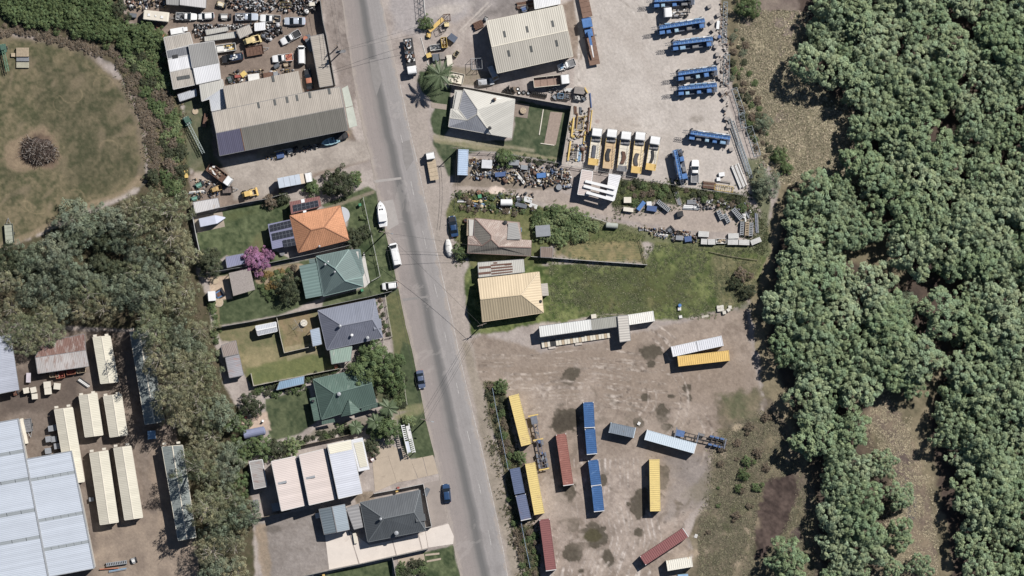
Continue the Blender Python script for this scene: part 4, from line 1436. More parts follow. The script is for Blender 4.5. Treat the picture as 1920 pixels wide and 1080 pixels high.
# ---- right of the road: cream and grey house
h = House('cream_house','house with cream and pale grey hip roof behind the palm','house',(905,214))
t1,t2,t3 =(869.6,168,2.8),(965.4,187,2.8),(959,258.8,2.8)
s1,w1,v1 =(921.7,252.5,2.8),(841.5,238,2.8),(876,226.7,4.2)
r1,r2 =(895.6,206.7,5.2),(894.6,216,5.2)
h.plane([t1,t2,t3,s1,r2,r1],R_CREAM)
h.plane([t1,r1,r2,v1,(861,206.5,2.9)],R_STONE)
h.plane([r2,s1,w1,(843.5,222.5,2.9),v1],R_STONE)
h.plane([(846,205,2.8),(861,206.5,2.9),v1,(843.5,222.5,2.9)],R_CREAM)
h.trim(M(C(196,192,182),0.5,0,0.06,key='cream_cap'))
h.plane([(853,169,2.3),(867,170,2.6),(861,206,2.6),(848.5,204,2.3)],R_CREAM,rec=False,label='narrow verandah roof')
h.walls([(855,171),(871,172),(963,190),(957,256),(843,236)],2.65,CLAD,0.04)
h.cells([(932,184.5,3.05),(947,187,2.95),(946,192.5,3.1),(931,190,3.2)],1,1,WHITE,'skylight',0,0.1)
h.vent(918.5,241,3.7,0.35,0.7,DARK)
x,y,_ = h.w((928,187,0))
h.part('chimney',MB().bx(x-.3,x+.3,y-.3,y+.3,2.8,4.6),BRICKW)
h.part('flue',MB().tube((x,y,4.6),(x,y,5.6),0.12,8),DARK)

# ---- right workshop
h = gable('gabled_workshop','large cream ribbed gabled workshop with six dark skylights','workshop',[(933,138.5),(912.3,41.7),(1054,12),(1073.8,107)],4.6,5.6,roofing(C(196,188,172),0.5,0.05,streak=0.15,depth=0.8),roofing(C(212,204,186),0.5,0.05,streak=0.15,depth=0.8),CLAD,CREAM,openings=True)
ra2,rb2 =(922.6,90.1),(1063.9,59.5)
for p in[(946,66),(988,57),(1036,46.5),(954,102),(995.6,93.7),(1043.5,83)]:
 x,y = p
 zf = lambda q:(*q,rz_(q,ra2,rb2,5.6,0.166))
 h.cells([zf((x-3.2,y-5.5)),zf((x+1.2,y-6.3)),zf((x+3.6,y+5.5)),zf((x-0.8,y+6.3))],1,1,SKYL,'skylight',0,0.07,0.04)
skillion('flat_office','bright white flat roof at the top edge behind the workshop','building',[(1000,-12),(1050,-20),(1050,8),(1003,18)],(3.0,)*4,R_WHITE,WHITE,cap=WHITE)

# ---- rusty pink house
h = House('rusty_house','old house with pinkish rusted and grey roof near the blue car','house',(930,444))
r1,r2,r3 =(921,441.7,4.9),(921,449,4.9),(935,463,4.0)
v1 =(904,461,4.0)
h.plane([(890.5,409.5,2.8),(974,417.5,2.8),(978,450,2.8),(996,451,2.7),(995.5,464.5,3.6),r3,r2,r1],R_PINK)
h.plane([(890.5,409.5,2.8),r1,r2,v1,(889,443,2.9)],R_GREYW)
h.plane([r2,r3,(995.5,464.5,3.6),(995,480,2.8),(877,474,2.7),(878,459,2.9),v1],R_GREYW)
h.plane([(878,444,2.8),(889,443,2.9),v1,(878,459,2.9)],R_PINK)
h.trim(M(C(150,120,108),0.7,0,0.12,key='rusty_cap'))
h.plane([(876,409.4,2.3),(889,409.6,2.6),(888,442,2.6),(875,442,2.3)],roofing(C(178,158,130),0.4,0.14,stain=C(130,108,88)),rec=False,label='tan verandah roof')
h.plane([(953,418,3.7),(970,418,3.3),(976.5,449,3.3),(951,449,3.9)],R_GREY,rec=False,label='newer grey roof sheets')
h.walls([(878,411),(972,420),(976,452),(993,453),(993,478),(879,472)],2.6,CLAD,0.02)
h.vent(947.5,417.5,3.0,0.4,0.7,DARK)
skillion('outhouse','small brown rusted shed at the back fence corner','shed',[(1013.8,463.5),(1036.7,464.6),(1035.6,483),(1013.8,482)],(2.2,)*4,roofing(C(146,124,110),0.5,0.12,stain=C(180,164,150)),WOOD)
# red striped shed: each rusted sheet its own piece
q =[(896,492.7),(981.5,486.5),(983.5,510),(898,519.8)]
h = skillion('striped_shed','narrow shed with red rust and silver striped sheets','shed',q,(2.5,2.5,2.3,2.3),R_CREAM,CLAD)
Q =[(*p,z)for p,z in zip(q,(2.5,2.5,2.3,2.3))]
for u0,u1,v0,v1 in[(0.02,0.28,0.28,0.44),(0.0,0.27,0.68,0.84),(0.28,0.74,0.2,0.32),(0.28,0.75,0.42,0.54),(0.28,0.75,0.62,0.74),(0.28,0.74,0.82,0.92),(0.34,0.42,0.05,0.16),(0.58,0.72,0.27,0.36)]:
 h.cells([h.pts_on(Q,u0,v0),h.pts_on(Q,u1,v0),h.pts_on(Q,u1,v1),h.pts_on(Q,u0,v1)],1,1,R_RUST,'rusted_sheet',0,0.05,0.03)
 # yellow house
h = House('yellow_house','big pale yellow ribbed roof with one hip beside the road','house',(955,556))
a,b,c,d_ =(896.7,523,2.9),(1010.8,510,2.9),(1019,585.8,2.9),(905,603,2.9)
r1,r2 =(901.5,561.5,5.4),(977.5,553,5.4)
h.plane([a,b,r2,r1],R_YEL)
h.plane([b,c,r2],R_YEL)
h.plane([r1,r2,c,d_],R_YELD)
h.trim(M(C(214,190,150),0.5,0,0.06,key='yellow_cap'))
h.walls([a[:2],b[:2],c[:2],d_[:2]],2.75,CLAD,0.03)
h.vent(1013.5,565,2.9,0.3,0.6,DARK)
h.plane([(1013.5,532,2.3),(1026.5,531,2.2),(1029,554,2.2),(1016.7,555,2.3)],R_BEIGE,rec=False,label='small porch roof')
h.walls([(1014.5,533),(1026,532),(1028,553),(1017,554)],2.1,CLAD,0.02,False)
# long office
h = House('site_office','long white portable office with cream deck in front','office',(1080,620))
h.plane([(1010.8,611.7,3.0),(1106.7,599,3.0),(1109,618,2.9),(1013,631.5,2.9)],roofing(C(236,236,230),0.55,0.04,streak=0.15,depth=0.8))
h.plane([(1107.5,599.8,2.7),(1156.7,593,2.7),(1158,612,2.6),(1109.6,618.5,2.6)],roofing(C(172,170,158),0.4,0.06,streak=0.3),label='grey lower roof')
h.plane([(1157.7,592.5,3.1),(1176.5,591,3.1),(1181.7,638,3.1),(1162,641,3.1)],roofing(C(208,200,188),0.6,0.05,streak=0.1,depth=1),label='cross-wise ribbed roof')
h.trim(GREY,GREY)
h.walls([(1012,613),(1106,600),(1108,617),(1014,630)],2.8,CLAD,0.01)
h.walls([(1109,601),(1156,594.5),(1157,611),(1110,617)],2.5,CLAD,0.01,False)
h.walls([(1159,594),(1175,592.5),(1180,637),(1163,639.5)],2.9,CLAD,0.02,False)
deck =[(1015,640),(1143,623.5),(1144.5,633),(1016.7,652)]
for i in range(24):
 u0,u1 = i / 24,(i+0.9) / 24
 f = lambda u,e0,e1: mid(e0,e1,u)
 h.plane([(*f(u0,deck[0],deck[1]),0.5),(*f(u1,deck[0],deck[1]),0.5),(*f(u1,deck[3],deck[2]),0.5),(*f(u0,deck[3],deck[2]),0.5)],[CREAM,TAN,CREAM][i%3]if i not in(3,4)else DARK,0.08,'deck_board',rec=False)
for p in[(1035,652),(1085,645)]:
 h.box(*p,0,0.3,1.7,0.5,8,CONC,'step')
for p in[(1113,593),(1121,592)][:1]:
 h.box(*p,0,2.3,1.2,1.0,8,CREAM,'air_conditioner')

 # ---- industrial cabins, lower left
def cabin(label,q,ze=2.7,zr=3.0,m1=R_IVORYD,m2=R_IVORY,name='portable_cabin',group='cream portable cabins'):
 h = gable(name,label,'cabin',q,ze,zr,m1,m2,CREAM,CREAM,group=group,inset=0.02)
 a,b,c,d_ = q
 for t in(0.12,0.8):
  p = mid(a,b,t)
  h.box(p[0]+(a[0]-d_[0])*0.03,p[1]+(a[1]-d_[1])*0.03,1.2,2.75,0.8,0.5,8,CREAM,'air_conditioner')
 return h

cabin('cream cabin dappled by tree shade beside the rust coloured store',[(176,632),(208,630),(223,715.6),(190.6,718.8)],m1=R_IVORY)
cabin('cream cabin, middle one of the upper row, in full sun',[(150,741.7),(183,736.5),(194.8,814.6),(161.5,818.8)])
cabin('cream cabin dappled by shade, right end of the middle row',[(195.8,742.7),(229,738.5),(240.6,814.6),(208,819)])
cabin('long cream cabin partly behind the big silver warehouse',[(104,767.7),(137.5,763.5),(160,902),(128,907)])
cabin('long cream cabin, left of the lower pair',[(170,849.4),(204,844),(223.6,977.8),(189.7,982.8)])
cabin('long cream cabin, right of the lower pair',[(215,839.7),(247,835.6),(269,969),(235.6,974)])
cabin('long sage green shed under overhanging trees, upper one',[(245.8,623),(279,615.6),(310,789.6),(274,794.8)],3.4,3.8,R_SAGE,R_SAGE,'long_store','sage green long stores')
cabin('long sage green shed under overhanging trees, lower one',[(305.6,837),(344,834),(369,1006),(336,1012)],3.4,3.8,R_SAGE,R_SAGE,'long_store','sage green long stores')
# warehouses: sheet bays and translucent strips are separate pieces

def warehouse(name,label,q,z,strips,cap,ngap=0.014):
 h = House(name,label,'warehouse',cen(q))
 Q =[(*p,zz)for p,zz in zip(q,z)]
 ed =[0.0] +[x for s_ in strips for x in s_] +[1.0]
 for i in range(len(ed)-1):
  v0,v1 = ed[i],ed[i+1]
  pts =[h.pts_on(Q,u,v)for u,v in((0,v0),(1,v0),(1,v1),(0,v1))]
  if i % 2 == 0:
   h.plane(pts,R_BIG,rec=False,name='roof_bay')
  else:
   for k in range(6):
    pk =[h.pts_on(Q,u,v)for u,v in((k/6+.003,v0),((k+1)/6-.003,v0),((k+1)/6-.003,v1),(k/6+.003,v1))]
    h.plane([(a,b,c_-0.02)for a,b,c_ in pk],R_STRIP,rec=False,name='translucent_sheet')
 for i in range(4):
  a,b = h.w(Q[i]),h.w(Q[(i+1)%4])
  h.part('gutter' if i%2 else 'barge_board',MB().loft([[(a[0]-.12,a[1]-.12,a[2]-.25),(a[0]+.12,a[1]+.12,a[2]-.25),(a[0]+.12,a[1]+.12,a[2]+.12),(a[0]-.12,a[1]-.12,a[2]+.12)],
[(b[0]-.12,b[1]-.12,b[2]-.25),(b[0]+.12,b[1]+.12,b[2]-.25),(b[0]+.12,b[1]+.12,b[2]+.12),(b[0]-.12,b[1]-.12,b[2]+.12)]]),cap)
 h.walls(q,min(z)-0.1,CLAD,0.01)
 return h

warehouse('warehouse','big silver blue warehouse roof cut by the left edge',[(-120,812),(39,784),(97,1090),(-62,1118)],(7.6,6.4,6.4,7.6),[(0.183,0.205),(0.353,0.374),(0.543,0.565),(0.708,0.729)],GALV)
warehouse('warehouse','silver blue warehouse bay beside the cream cabins',[(54,859),(137.5,844.4),(180.6,1063),(96,1078.6)],(6.2,5.4,5.4,6.2),[(0.165,0.193),(0.512,0.54),(0.757,0.785)],GALV)
skillion('old_factory','blue and white weathered shed roof at the left edge','shed',[(-60,642),(23,627),(38.5,730),(-45,747)],(4.2,3.6,3.6,4.2),roofing(C(184,190,206),0.4,0.12,stain=C(150,152,166)),CLAD)
skillion('red_store','reddish brown rusted roof under tree shade by the bush','shed',[(84,642),(160,626),(162.5,656),(68,670)],(3.0,3.0,2.8,2.8),roofing(C(150,108,94),0.4,0.2,stain=C(196,182,172),samt=.5),CLAD)
skillion('bin_store','pale dappled roof above orange bins','shed',[(68.8,671),(162.5,657),(168,686),(73,700)],(2.9,2.9,2.7,2.7),R_DAPP,CLAD,open_=True)

# ---- frame of beams between two white box modules (right)
mL =[(1091,318.8),(1111,322),(1105,366.7),(1083,364.6)]
mR =[(1142,327),(1163,330),(1151,376),(1136,373)]
skillion('pink_white_module','pinkish white module forming the left leg of the white frame','container',mL,(2.7,)*4,R_PINKW,WHITE,cap=WHITE,inset=0.02)
skillion('white_module','white module forming the right leg of the white frame','container',mR,(2.7,)*4,R_WHITE,WHITE,cap=WHITE,inset=0.02)
for i,(p,q_) in enumerate([((1097,340),(1153,354)),((1094,349),(1152,364.5)),((1099,361),(1150,375.5))]):
 (x0,y0),(x1,y1) = P(*p),P(*q_)
 l,an = math.hypot(x1-x0,y1-y0),math.atan2(y1-y0,x1-x0)
 k = Kit()
 k.part('flange',MB().bx(-l/2,l/2,-0.32,0.32,0.42,0.5),WHITE)
 k.part('web',MB().bx(-l/2,l/2,-0.06,0.06,0.08,0.42),WHITE)
 k.part('flange',MB().bx(-l/2,l/2,-0.32,0.32,0.0,0.08),WHITE)
 k.place('white_beam',['upper white beam across the two white modules','middle white beam across the two white modules','lower white beam across the two white modules'][i],'beam',(p[0]+q_[0])/2,(p[1]+q_[1])/2,math.degrees(an),z=2.76)
 # ================================================================== CONTAINERS

def container_kit(L,W,H,mat,cap):
 k = Kit()
 n = max(6,int(L/0.5))
 rib,dep = L / n,0.05

 def corr(axis,at,a0,a1,z0,z1,sgn):
  mb = MB()
  st =(a1-a0) / n
  prof =[]
  for i in range(n):
   s0 = a0 + i * st
   prof +=[(s0,0),(s0+st*.3,0),(s0+st*.42,dep),(s0+st*.88,dep)]
  prof.append((a1,0))
  for(p,q),(p2,q2) in zip(prof,prof[1:]):
   if axis == 'side':
    mb.face([(p,at-sgn*q,z0),(p2,at-sgn*q2,z0),(p2,at-sgn*q2,z1),(p,at-sgn*q,z1)])
   else:
    mb.face([(p,-at,z1-q),(p2,-at,z1-q2),(p2,at,z1-q2),(p,at,z1-q)])
  return mb
 hw,hl = W / 2,L / 2
 k.part('side_wall',corr('side',hw-0.02,-hl+.1,hl-.1,0.15,H-0.1,1),mat)
 k.part('side_wall',corr('side',-hw+0.02,-hl+.1,hl-.1,0.15,H-0.1,-1),mat)
 k.part('roof',corr('roof',hw-0.06,-hl+.12,hl-.12,0,H-0.01,1),mat)
 k.part('end_wall',MB().bx(-hl+.04,-hl+.1,-hw+.1,hw-.1,.15,H-.1),mat)
 for s_ in(-1,1):
  dd = k.part('door',MB().bx(hl-.09,hl-.04,min(0.01*s_,(hw-.12)*s_),max(0.01*s_,(hw-.12)*s_),.18,H-.14),mat)
  k.part('lock_rod',MB().tube((hl-.02,s_*.45,.2),(hl-.02,s_*.45,H-.15),.025,6),GALV,dd)
 for sx_ in(-1,1):
  for sy_ in(-1,1):
   k.part('corner_post',MB().bx(sx_*hl-(.14 if sx_>0 else 0),sx_*hl+(.14 if sx_<0 else 0),sy_*hw-(.14 if sy_>0 else 0),sy_*hw+(.14 if sy_<0 else 0),.12,H-.12),mat)
 cc = MB().bx(-.1,.1,-.09,.09,-.06,.06)
 cc.bx(-.045,.045,-.03,.03,.06,.066)
 first = None
 for sx_ in(-1,1):
  for sy_ in(-1,1):
   for z in(.06,H-.04):
    if first is None:
     first = k.part('corner_casting',cc,cap)
     n_,me,par,l_,_,_ = k.parts[first]
     k.parts[first] =(n_,me,par,l_,(sx_*(hl-.09),sy_*(hw-.08),z),0)
    else:
     k.inst(first,None,(sx_*(hl-.09),sy_*(hw-.08),z))
 for s_ in(-1,1):
  k.part('top_rail',MB().bx(-hl+.1,hl-.1,s_*hw-(.09 if s_>0 else 0),s_*hw+(.09 if s_<0 else 0),H-.09,H+.0),mat)
  k.part('end_rail',MB().bx(s_*hl-(.16 if s_>0 else 0),s_*hl+(.16 if s_<0 else 0),-hw+.1,hw-.1,H-.1,H+.005),cap if s_>0 else mat)
 k.part('floor',MB().bx(-hl+.1,hl-.1,-hw+.1,hw-.1,.02,.15),DARK)
 return k

def quad_frame(q):
 (ax,ay),(bx,by),(cx,cy),(dx,dy) =[P(*p)for p in q]
 m0,m1 =((ax+dx)/2,(ay+dy)/2),((bx+cx)/2,(by+cy)/2)
 n0,n1 =((ax+bx)/2,(ay+by)/2),((cx+dx)/2,(cy+dy)/2)
 l1,l2 = math.hypot(m1[0]-m0[0],m1[1]-m0[1]),math.hypot(n1[0]-n0[0],n1[1]-n0[1])
 if l1 >= l2:
  an,L,W = math.atan2(m1[1]-m0[1],m1[0]-m0[0]),l1,l2
 else:
  an,L,W = math.atan2(n1[1]-n0[1],n1[0]-n0[0]),l2,l1
 return cen(q),L,W,math.degrees(an)

K_YEL = M(C(236,204,112),0.5,0,0.06,0.8,stain=C(212,178,110),samt=0.56,sscale=0.5,key='yellow_container_paint')
K_YEL2 = M(C(238,190,92),0.5,0,0.08,0.8,stain=C(176,128,70),samt=0.62,sscale=0.7,key='amber_container_paint')
K_BLUE = M(C(56,106,172),0.45,0,0.12,0.8,stain=C(88,130,186),samt=0.56,key='blue_container_paint')
K_SLATE = M(C(92,108,146),0.55,0,0.08,0.8,stain=C(112,124,158),samt=0.58,key='slate_container_paint')
K_SLATER = M(C(104,116,152),0.55,0,0.08,0.8,stain=C(166,112,92),samt=0.60,sscale=0.5,key='slate_rusty_paint')
K_RED = M(C(166,98,84),0.55,0,0.12,0.8,stain=C(186,124,108),samt=0.56,key='red_container_paint')
K_RED2 = M(C(152,86,84),0.55,0,0.08,0.8,stain=C(132,70,68),samt=0.6,key='maroon_container_paint')
K_WHT = M(C(226,226,230),0.5,0,0.05,0.8,stain=C(198,176,162),samt=0.60,sscale=0.7,key='white_rusty_paint')
K_WHT2 = M(C(236,230,212),0.5,0,0.04,0.8,stain=C(226,190,140),samt=0.58,sscale=0.5,key='cream_rusty_paint')
K_ICE = M(C(206,222,234),0.4,0,0.03,0.8,key='pale_ice_paint')
K_GREY = M(C(126,140,154),0.6,0,0.10,0.9,stain=C(128,112,98),samt=0.56,sscale=0.6,key='grey_rusty_paint')
K_SKY = M(C(180,204,232),0.5,0,0.06,0.8,stain=C(190,168,160),samt=0.60,sscale=0.6,key='sky_rusty_paint')
CW = M(C(226,224,220),0.5,0,0.06,2,key='white_casting')
for label,q,m,cap in[('long yellow container nearest the overgrown fence, upper',[(953.8,743.5),(972.9,739),(995.8,830),(977.5,835.8)],K_YEL,K_YEL),('long yellow container beside the two slate blue ones',[(984.4,869.2),(1003.5,866.5),(1020.8,961),(1002,965)],K_YEL,K_YEL),
('short slate blue container against the fence, upper of two',[(955.8,879),(974.4,875.4),(983.8,922.7),(965.6,926.9)],K_SLATE,K_SLATE),('short slate blue container with rust patches, lower of two',[(967,928.5),(985.4,925.2),(995.4,972),(977.5,975.8)],K_SLATER,CW),
('long brick red container between the skeletal trailer and blue ones',[(1041.7,815.4),(1061.5,812.7),(1074,907),(1057.3,910.2)],K_RED,CW),('long dull red container at the bottom by the overgrown fence',[(1011.9,973.8),(1029.6,971.7),(1042.3,1067.5),(1024.4,1070)],K_RED2,CW),
('long dull red container lying diagonally at the weedy edge',[(1201,1043.5),(1281,991.5),(1289,1003),(1208.8,1057)],K_RED2,CW),('short cream rusty container at the bottom edge of the yard',[(1249,1050.8),(1295.8,1043),(1298,1061),(1251,1069)],K_WHT2,K_WHT2),
('short blue container at the top of the row of four',[(1093.3,754.4),(1112.5,753),(1114.6,800.8),(1096.5,802.5)],K_BLUE,CW),('short blue container, second from the top of four',[(1096.9,804.6),(1115,803),(1119,850),(1100.6,852)],K_BLUE,CW),
('short blue container, third from the top of four',[(1102.7,863),(1121,861.7),(1126.7,908.8),(1109,910.4)],K_BLUE,CW),('short blue container at the bottom of the row of four',[(1109.4,912.3),(1127,909.8),(1132.3,956.5),(1114,959)],K_BLUE,CW),
('long yellow container standing alone on the right of the yard',[(1217,860.6),(1236,860.6),(1238,958),(1218.5,958)],K_YEL,K_YEL),('short weathered grey container left of the pale long one',[(1144.8,792.5),(1190.6,803),(1187.5,819),(1142.3,809.6)],K_GREY,K_ICE),
('long pale ice blue container beside the blue skeletal trailer',[(1212.3,805.4),(1306,831.9),(1300.4,849),(1208,823.5)],K_ICE,WHITE),('long amber container below two rusty white ones',[(1269.6,667.3),(1365.4,656.9),(1367.5,675.6),(1271.7,687)],K_YEL2,K_YEL2),
('short rusty white container, left of two end to end',[(1257.5,650),(1304,640.2),(1307,658),(1262,668.3)],K_WHT,K_WHT),('short white container, right of two end to end',[(1305,639),(1353,630.2),(1355,647),(1309,658.3)],M(C(220,222,228),0.5,0,0.05,0.8,stain=C(180,168,160),samt=0.66,key='white_container_paint'),K_WHT),
('short sky blue container with rust streaks near the road',[(859.2,280.6),(879,280.6),(877.5,329.2),(857.7,328.5)],K_SKY,K_SKY),('short peeling white container at the end of the site office',[(1177.5,590.4),(1224,583),(1226.5,602),(1179.5,608.8)],M(C(240,236,226),0.5,0,0.04,0.8,stain=C(206,190,168),samt=0.57,sscale=0.9,key='peeling_white_paint'),WHITE),
]:
 c,L,W,an = quad_frame(q)
 L = 12.19 if L > 9 else 6.06
 kit(container_kit,L,2.44,2.6,m,cap).place('shipping_container',label,'container',c[0],c[1],an,'shipping containers')

 # ================================================================== VEHICLES

def wheel_parts(k,pts,r=0.33,w=0.22):
 t = MB()
 t.tube((0,-w/2,0),(0,w/2,0),r,12)
 rm_ = MB()
 rm_.tube((0,-w/2-.012,0),(0,w/2+.012,0),r*0.58,10)
 first = None
 for x,y in pts:
  if first is None:
   first = k.part('wheel',t,TYRE)
   n_,me,par,l_,_,_ = k.parts[first]
   k.parts[first] =(n_,me,par,l_,(x,y,r),0)
   fr = k.part('rim',rm_,RIM,first)
   last = first
  else:
   last = k.inst(first,None,(x,y,r))
   k.inst(fr,last)
 return first

def ring_sec(x,w,zb,zm,zt,tuck=0.86):
 return[(x,-w*.94,zb),(x,-w,zm),(x,-w*tuck,zt),(x,w*tuck,zt),(x,w,zm),(x,w*.94,zb)]

CARS ={  # windscreen base, roof front, roof rear, rear glass base (fractions of L), belt z, bonnet z, boot z
'sedan':(0.24,0.06,-0.18,-0.34,0.92,0.86,0.92),'hatch':(0.26,0.08,-0.34,-0.47,0.95,0.90,0.95),'wagon':(0.25,0.08,-0.40,-0.485,1.0,0.95,1.0),'van':(0.42,0.27,-0.46,-0.495,1.15,1.05,1.15),'ute':(0.21,0.04,-0.085,-0.125,1.0,0.95,0.86)}

def car_kit(kind,L,W,H,body,roofm,hoodm,traym):
 xb,xf,xr,xe,zb,zh,zt = CARS[kind]
 xb,xf,xr,xe = xb * L,xf * L,xr * L,xe * L
 hw = W / 2
 k = Kit()
 hood_s = xb if hoodm is not body else L
 st =[(-.5,.80,.55),(-.485,.90,zt-.04),(-.44,.97,zt),(-.3,1.0,zt),(0,1.0,zb),(.15,1.0,zb),(.22,1.0,zh+.03),(.36,.97,zh-.03),(.45,.90,zh-.10),(.485,.78,zh-.2),(.5,.66,.55)]
 if kind == 'ute':
  st =[(-.135,1.0,zb),(0,1.0,zb)] +[s_ for s_ in st if s_[0]>0]
 if kind == 'van':
  st =[(-.5,.93,zt),(-.49,.98,zt),(-.3,1,zt),(.2,1,zt),(.36,.99,zt),(.45,.93,zh-.05),(.49,.82,zh-.2),(.5,.74,.6)]
 k.part('body',MB().loft([ring_sec(f*L,hw*w,.28,.62 if z>.62 else z-.05,z)for f,w,z in st]),body,smooth=False)
 if hoodm is not body:
  k.part('bonnet',MB().loft([[(x,-hw*w*.84,zh+dz),(x,hw*w*.84,zh+dz),(x,hw*w*.84,zh+dz+.03),(x,-hw*w*.84,zh+dz+.03)]for x,w,dz in((xb-.02*L,1,.04),(.36*L,.96,-.02),(.455*L,.86,-.09))]),hoodm)
  # glasshouse
 wb,wr = hw * .86,hw * .70
 k.part('roof',MB().loft([[(x,-w_,H-.06+dz),(x,-w_*.55,H+dz),(x,w_*.55,H+dz),(x,w_,H-.06+dz),(x,w_,H-.10+dz),(x,-w_,H-.10+dz)]for x,w_,dz in((xr,wr,-.03),(xr+.12,wr,0),(xf-.12,wr,0),(xf,wr*.97,-.03))]),roofm)
 th = .03

 def pane(name,q):
  lo =[(x-(0.02 if x>0 else-0.02),y*.97,z-th)for x,y,z in q]
  k.part(name,MB().loft([lo,q]),GLASS)
 pane('windscreen',[(xb,-wb,zb),(xb,wb,zb),(xf,wr*.95,H-.08),(xf,-wr*.95,H-.08)])
 pane('rear_window',[(xe,wb,zb-.01),(xe,-wb,zb-.01),(xr,-wr*.95,H-.09),(xr,wr*.95,H-.09)])
 if kind == 'van':
  for s_ in(-1,1):
   k.part('side_panel',MB().loft([[(xe,s_*wb,zb-.02),(xb,s_*wb,zb-.02),(xf,s_*wr,H-.07),(xr,s_*wr,H-.07)],[(xe,s_*wb*.95,zb-.02),(xb,s_*wb*.95,zb-.02),(xf,s_*wr*.95,H-.07),(xr,s_*wr*.95,H-.07)]]),body)
 else:
  for s_ in(-1,1):
   q =[(xe,s_*wb,zb-.01),(xb,s_*wb,zb-.01),(xf,s_*wr,H-.08),(xr,s_*wr,H-.08)]
   k.part('side_window',MB().loft([q,[(x,y*.97,z)for x,y,z in q]]),GLASS)
 for s_ in(-1,1):
  k.part('headlight',MB().ob(.478*L,s_*hw*.62,.66,.10,.32,.14),LAMP)
  k.part('mirror',MB().ob(xb-.12,s_*(hw*.98+.07),zb+.02,.14,.18,.12),DARK if body is not WHITE else body)
  if kind != 'ute':
   k.part('tail_light',MB().ob(-.494*L,s_*hw*.66,.72,.06,.3,.14),TAIL)
 k.part('bumper',MB().ob(.492*L,0,.42,.1,W*.78,.2),DARK)
 if kind == 'ute':
  x0,x1 = -.5 * L,-.14 * L
  tr = k.part('tray',MB().bx(x0,x1,-hw*.97,hw*.97,.62,.70).bx(x0,x0+.05,-hw*.97,hw*.97,.70,1.0).bx(x0,x1,hw*.90,hw*.97,.70,1.0).bx(x0,x1,-hw*.97,-hw*.90,.70,1.0),body)
  k.part('tray_liner',MB().bx(x0+.06,x1-.02,-hw*.88,hw*.88,.70,.74 if traym is not body else .72),traym,tr)
  k.part('chassis',MB().bx(x0,.3*L,-.4,.4,.35,.6),DARK)
  for s_ in(-1,1):
   k.part('tail_light',MB().ob(x0-.01,s_*hw*.8,.6,.05,.25,.12),TAIL)
 wheel_parts(k,[(sx_*L*.30+(-.01*L if sx_<0 else .0),sy_*(hw-.12))for sx_ in(-1,1)for sy_ in(-1,1)])
 return k

def car(label,px,py,ang,kind='sedan',body=WHITE,L=4.7,W=1.82,H=1.45,roofm=None,hoodm=None,tray=None,group='cars and utes',name=None,cat=None):
 nm = name or{'sedan':'sedan_car','hatch':'hatchback_car','wagon':'wagon_car','van':'van','ute':'utility_truck'}[kind]
 k = kit(car_kit,kind,L,W,H,body,roofm or body,hoodm or body,tray or DARK)
 return k.place(nm,label,cat or{'ute':'ute','van':'van'}.get(kind,'car'),px,py,ang,group)

SILV = M(C(206,216,230),0.3,0.2,0.05,1,key='silver_blue_paint')
NAVY = M(C(52,66,96),0.35,0.1,0.1,1,key='navy_paint')
STEELB = M(C(96,112,146),0.35,0.1,0.1,1,key='steel_blue_paint')
MIDB = M(C(40,78,128),0.35,0.1,0.1,1,key='mid_blue_paint')
BLACKP = M((0.02,0.021,0.025),0.4,0,0.15,1,key='black_paint')
car('white ute with engine parts in its tray, leftmost of the car row',350,31,-2,'ute',L=5.0,tray=GREY)
car('small white hatchback second in the scrapyard car row',387,30.5,183,'hatch',L=3.8,W=1.7)
car('white ute loaded with scrap panels in the car row',463,32,0,'ute',L=5.4,body=SILV,tray=GREY)
car('white ute with dark tray holding a drum in the car row',507,35,177,'ute',L=5.0)
car('silver sedan at the right end of the scrapyard car row',553,40,180,'sedan',SILV,L=5.1,W=1.9)
car('white ute with black tray cover parked at a slant',545,70.5,209,'ute',L=5.2,tray=DARK)
car('white ute with orange tray in the scrapyard',530,109,187,'ute',L=5.0,tray=ORANGE)
car('white van parked beside the long narrow shed',565.5,103,91,'van',L=4.4,W=1.75,H=1.95)
car('black sedan with orange roof in the shed shadow',579,149,99,'sedan',BLACKP,L=5.0,W=1.8,roofm=ORANGE)
car('stripped black wagon with parts on its bonnet',436,109,190,'wagon',BLACKP,L=5.2,W=2.0,roofm=NAVY)
car('white van parked on the road near the teal house',741,477,103,'van',WHITE,L=5.4,W=2.0,H=2.1)
car('white wagon parked nose in on the verge',731,536,186,'wagon',WHITE,L=3.7,W=1.75,H=1.6)
car('grey blue sedan parked at the road edge by the lawn',789,711.5,-81,'sedan',STEELB,L=4.4,W=1.8)
car('dark blue hatchback parked near the charcoal house',837.5,924.5,96,'hatch',MIDB,L=4.4,W=1.85)
car('blue sedan with black covered bonnet on the grass verge',850,424.5,99,'sedan',MIDB,L=5.0,W=1.85,hoodm=BLACKP)
car('white twin cab ute in the top yard corner',1303,321,89,'ute',WHITE,L=5.4,W=1.9,H=1.75,tray=GREY)
car('white ute with raised load in the workshop shadow',1062,122,200,'ute',WHITE,L=4.4,W=1.8,tray=GREY)
car('dusty white wagon wreck beside the tyre row',910,154,6,'wagon',M(C(190,192,196),0.6,0,0.2,1.5,stain=C(120,116,112),key='dusty_white_paint'),L=4.2,W=1.8)
car('small pale van in the shadow of the gabled workshop',925,137,-65,'van',M(C(170,178,190),0.5,0,0.1,key='pale_van_paint'),L=3.8,W=1.6,H=1.8)

# ---- trucks

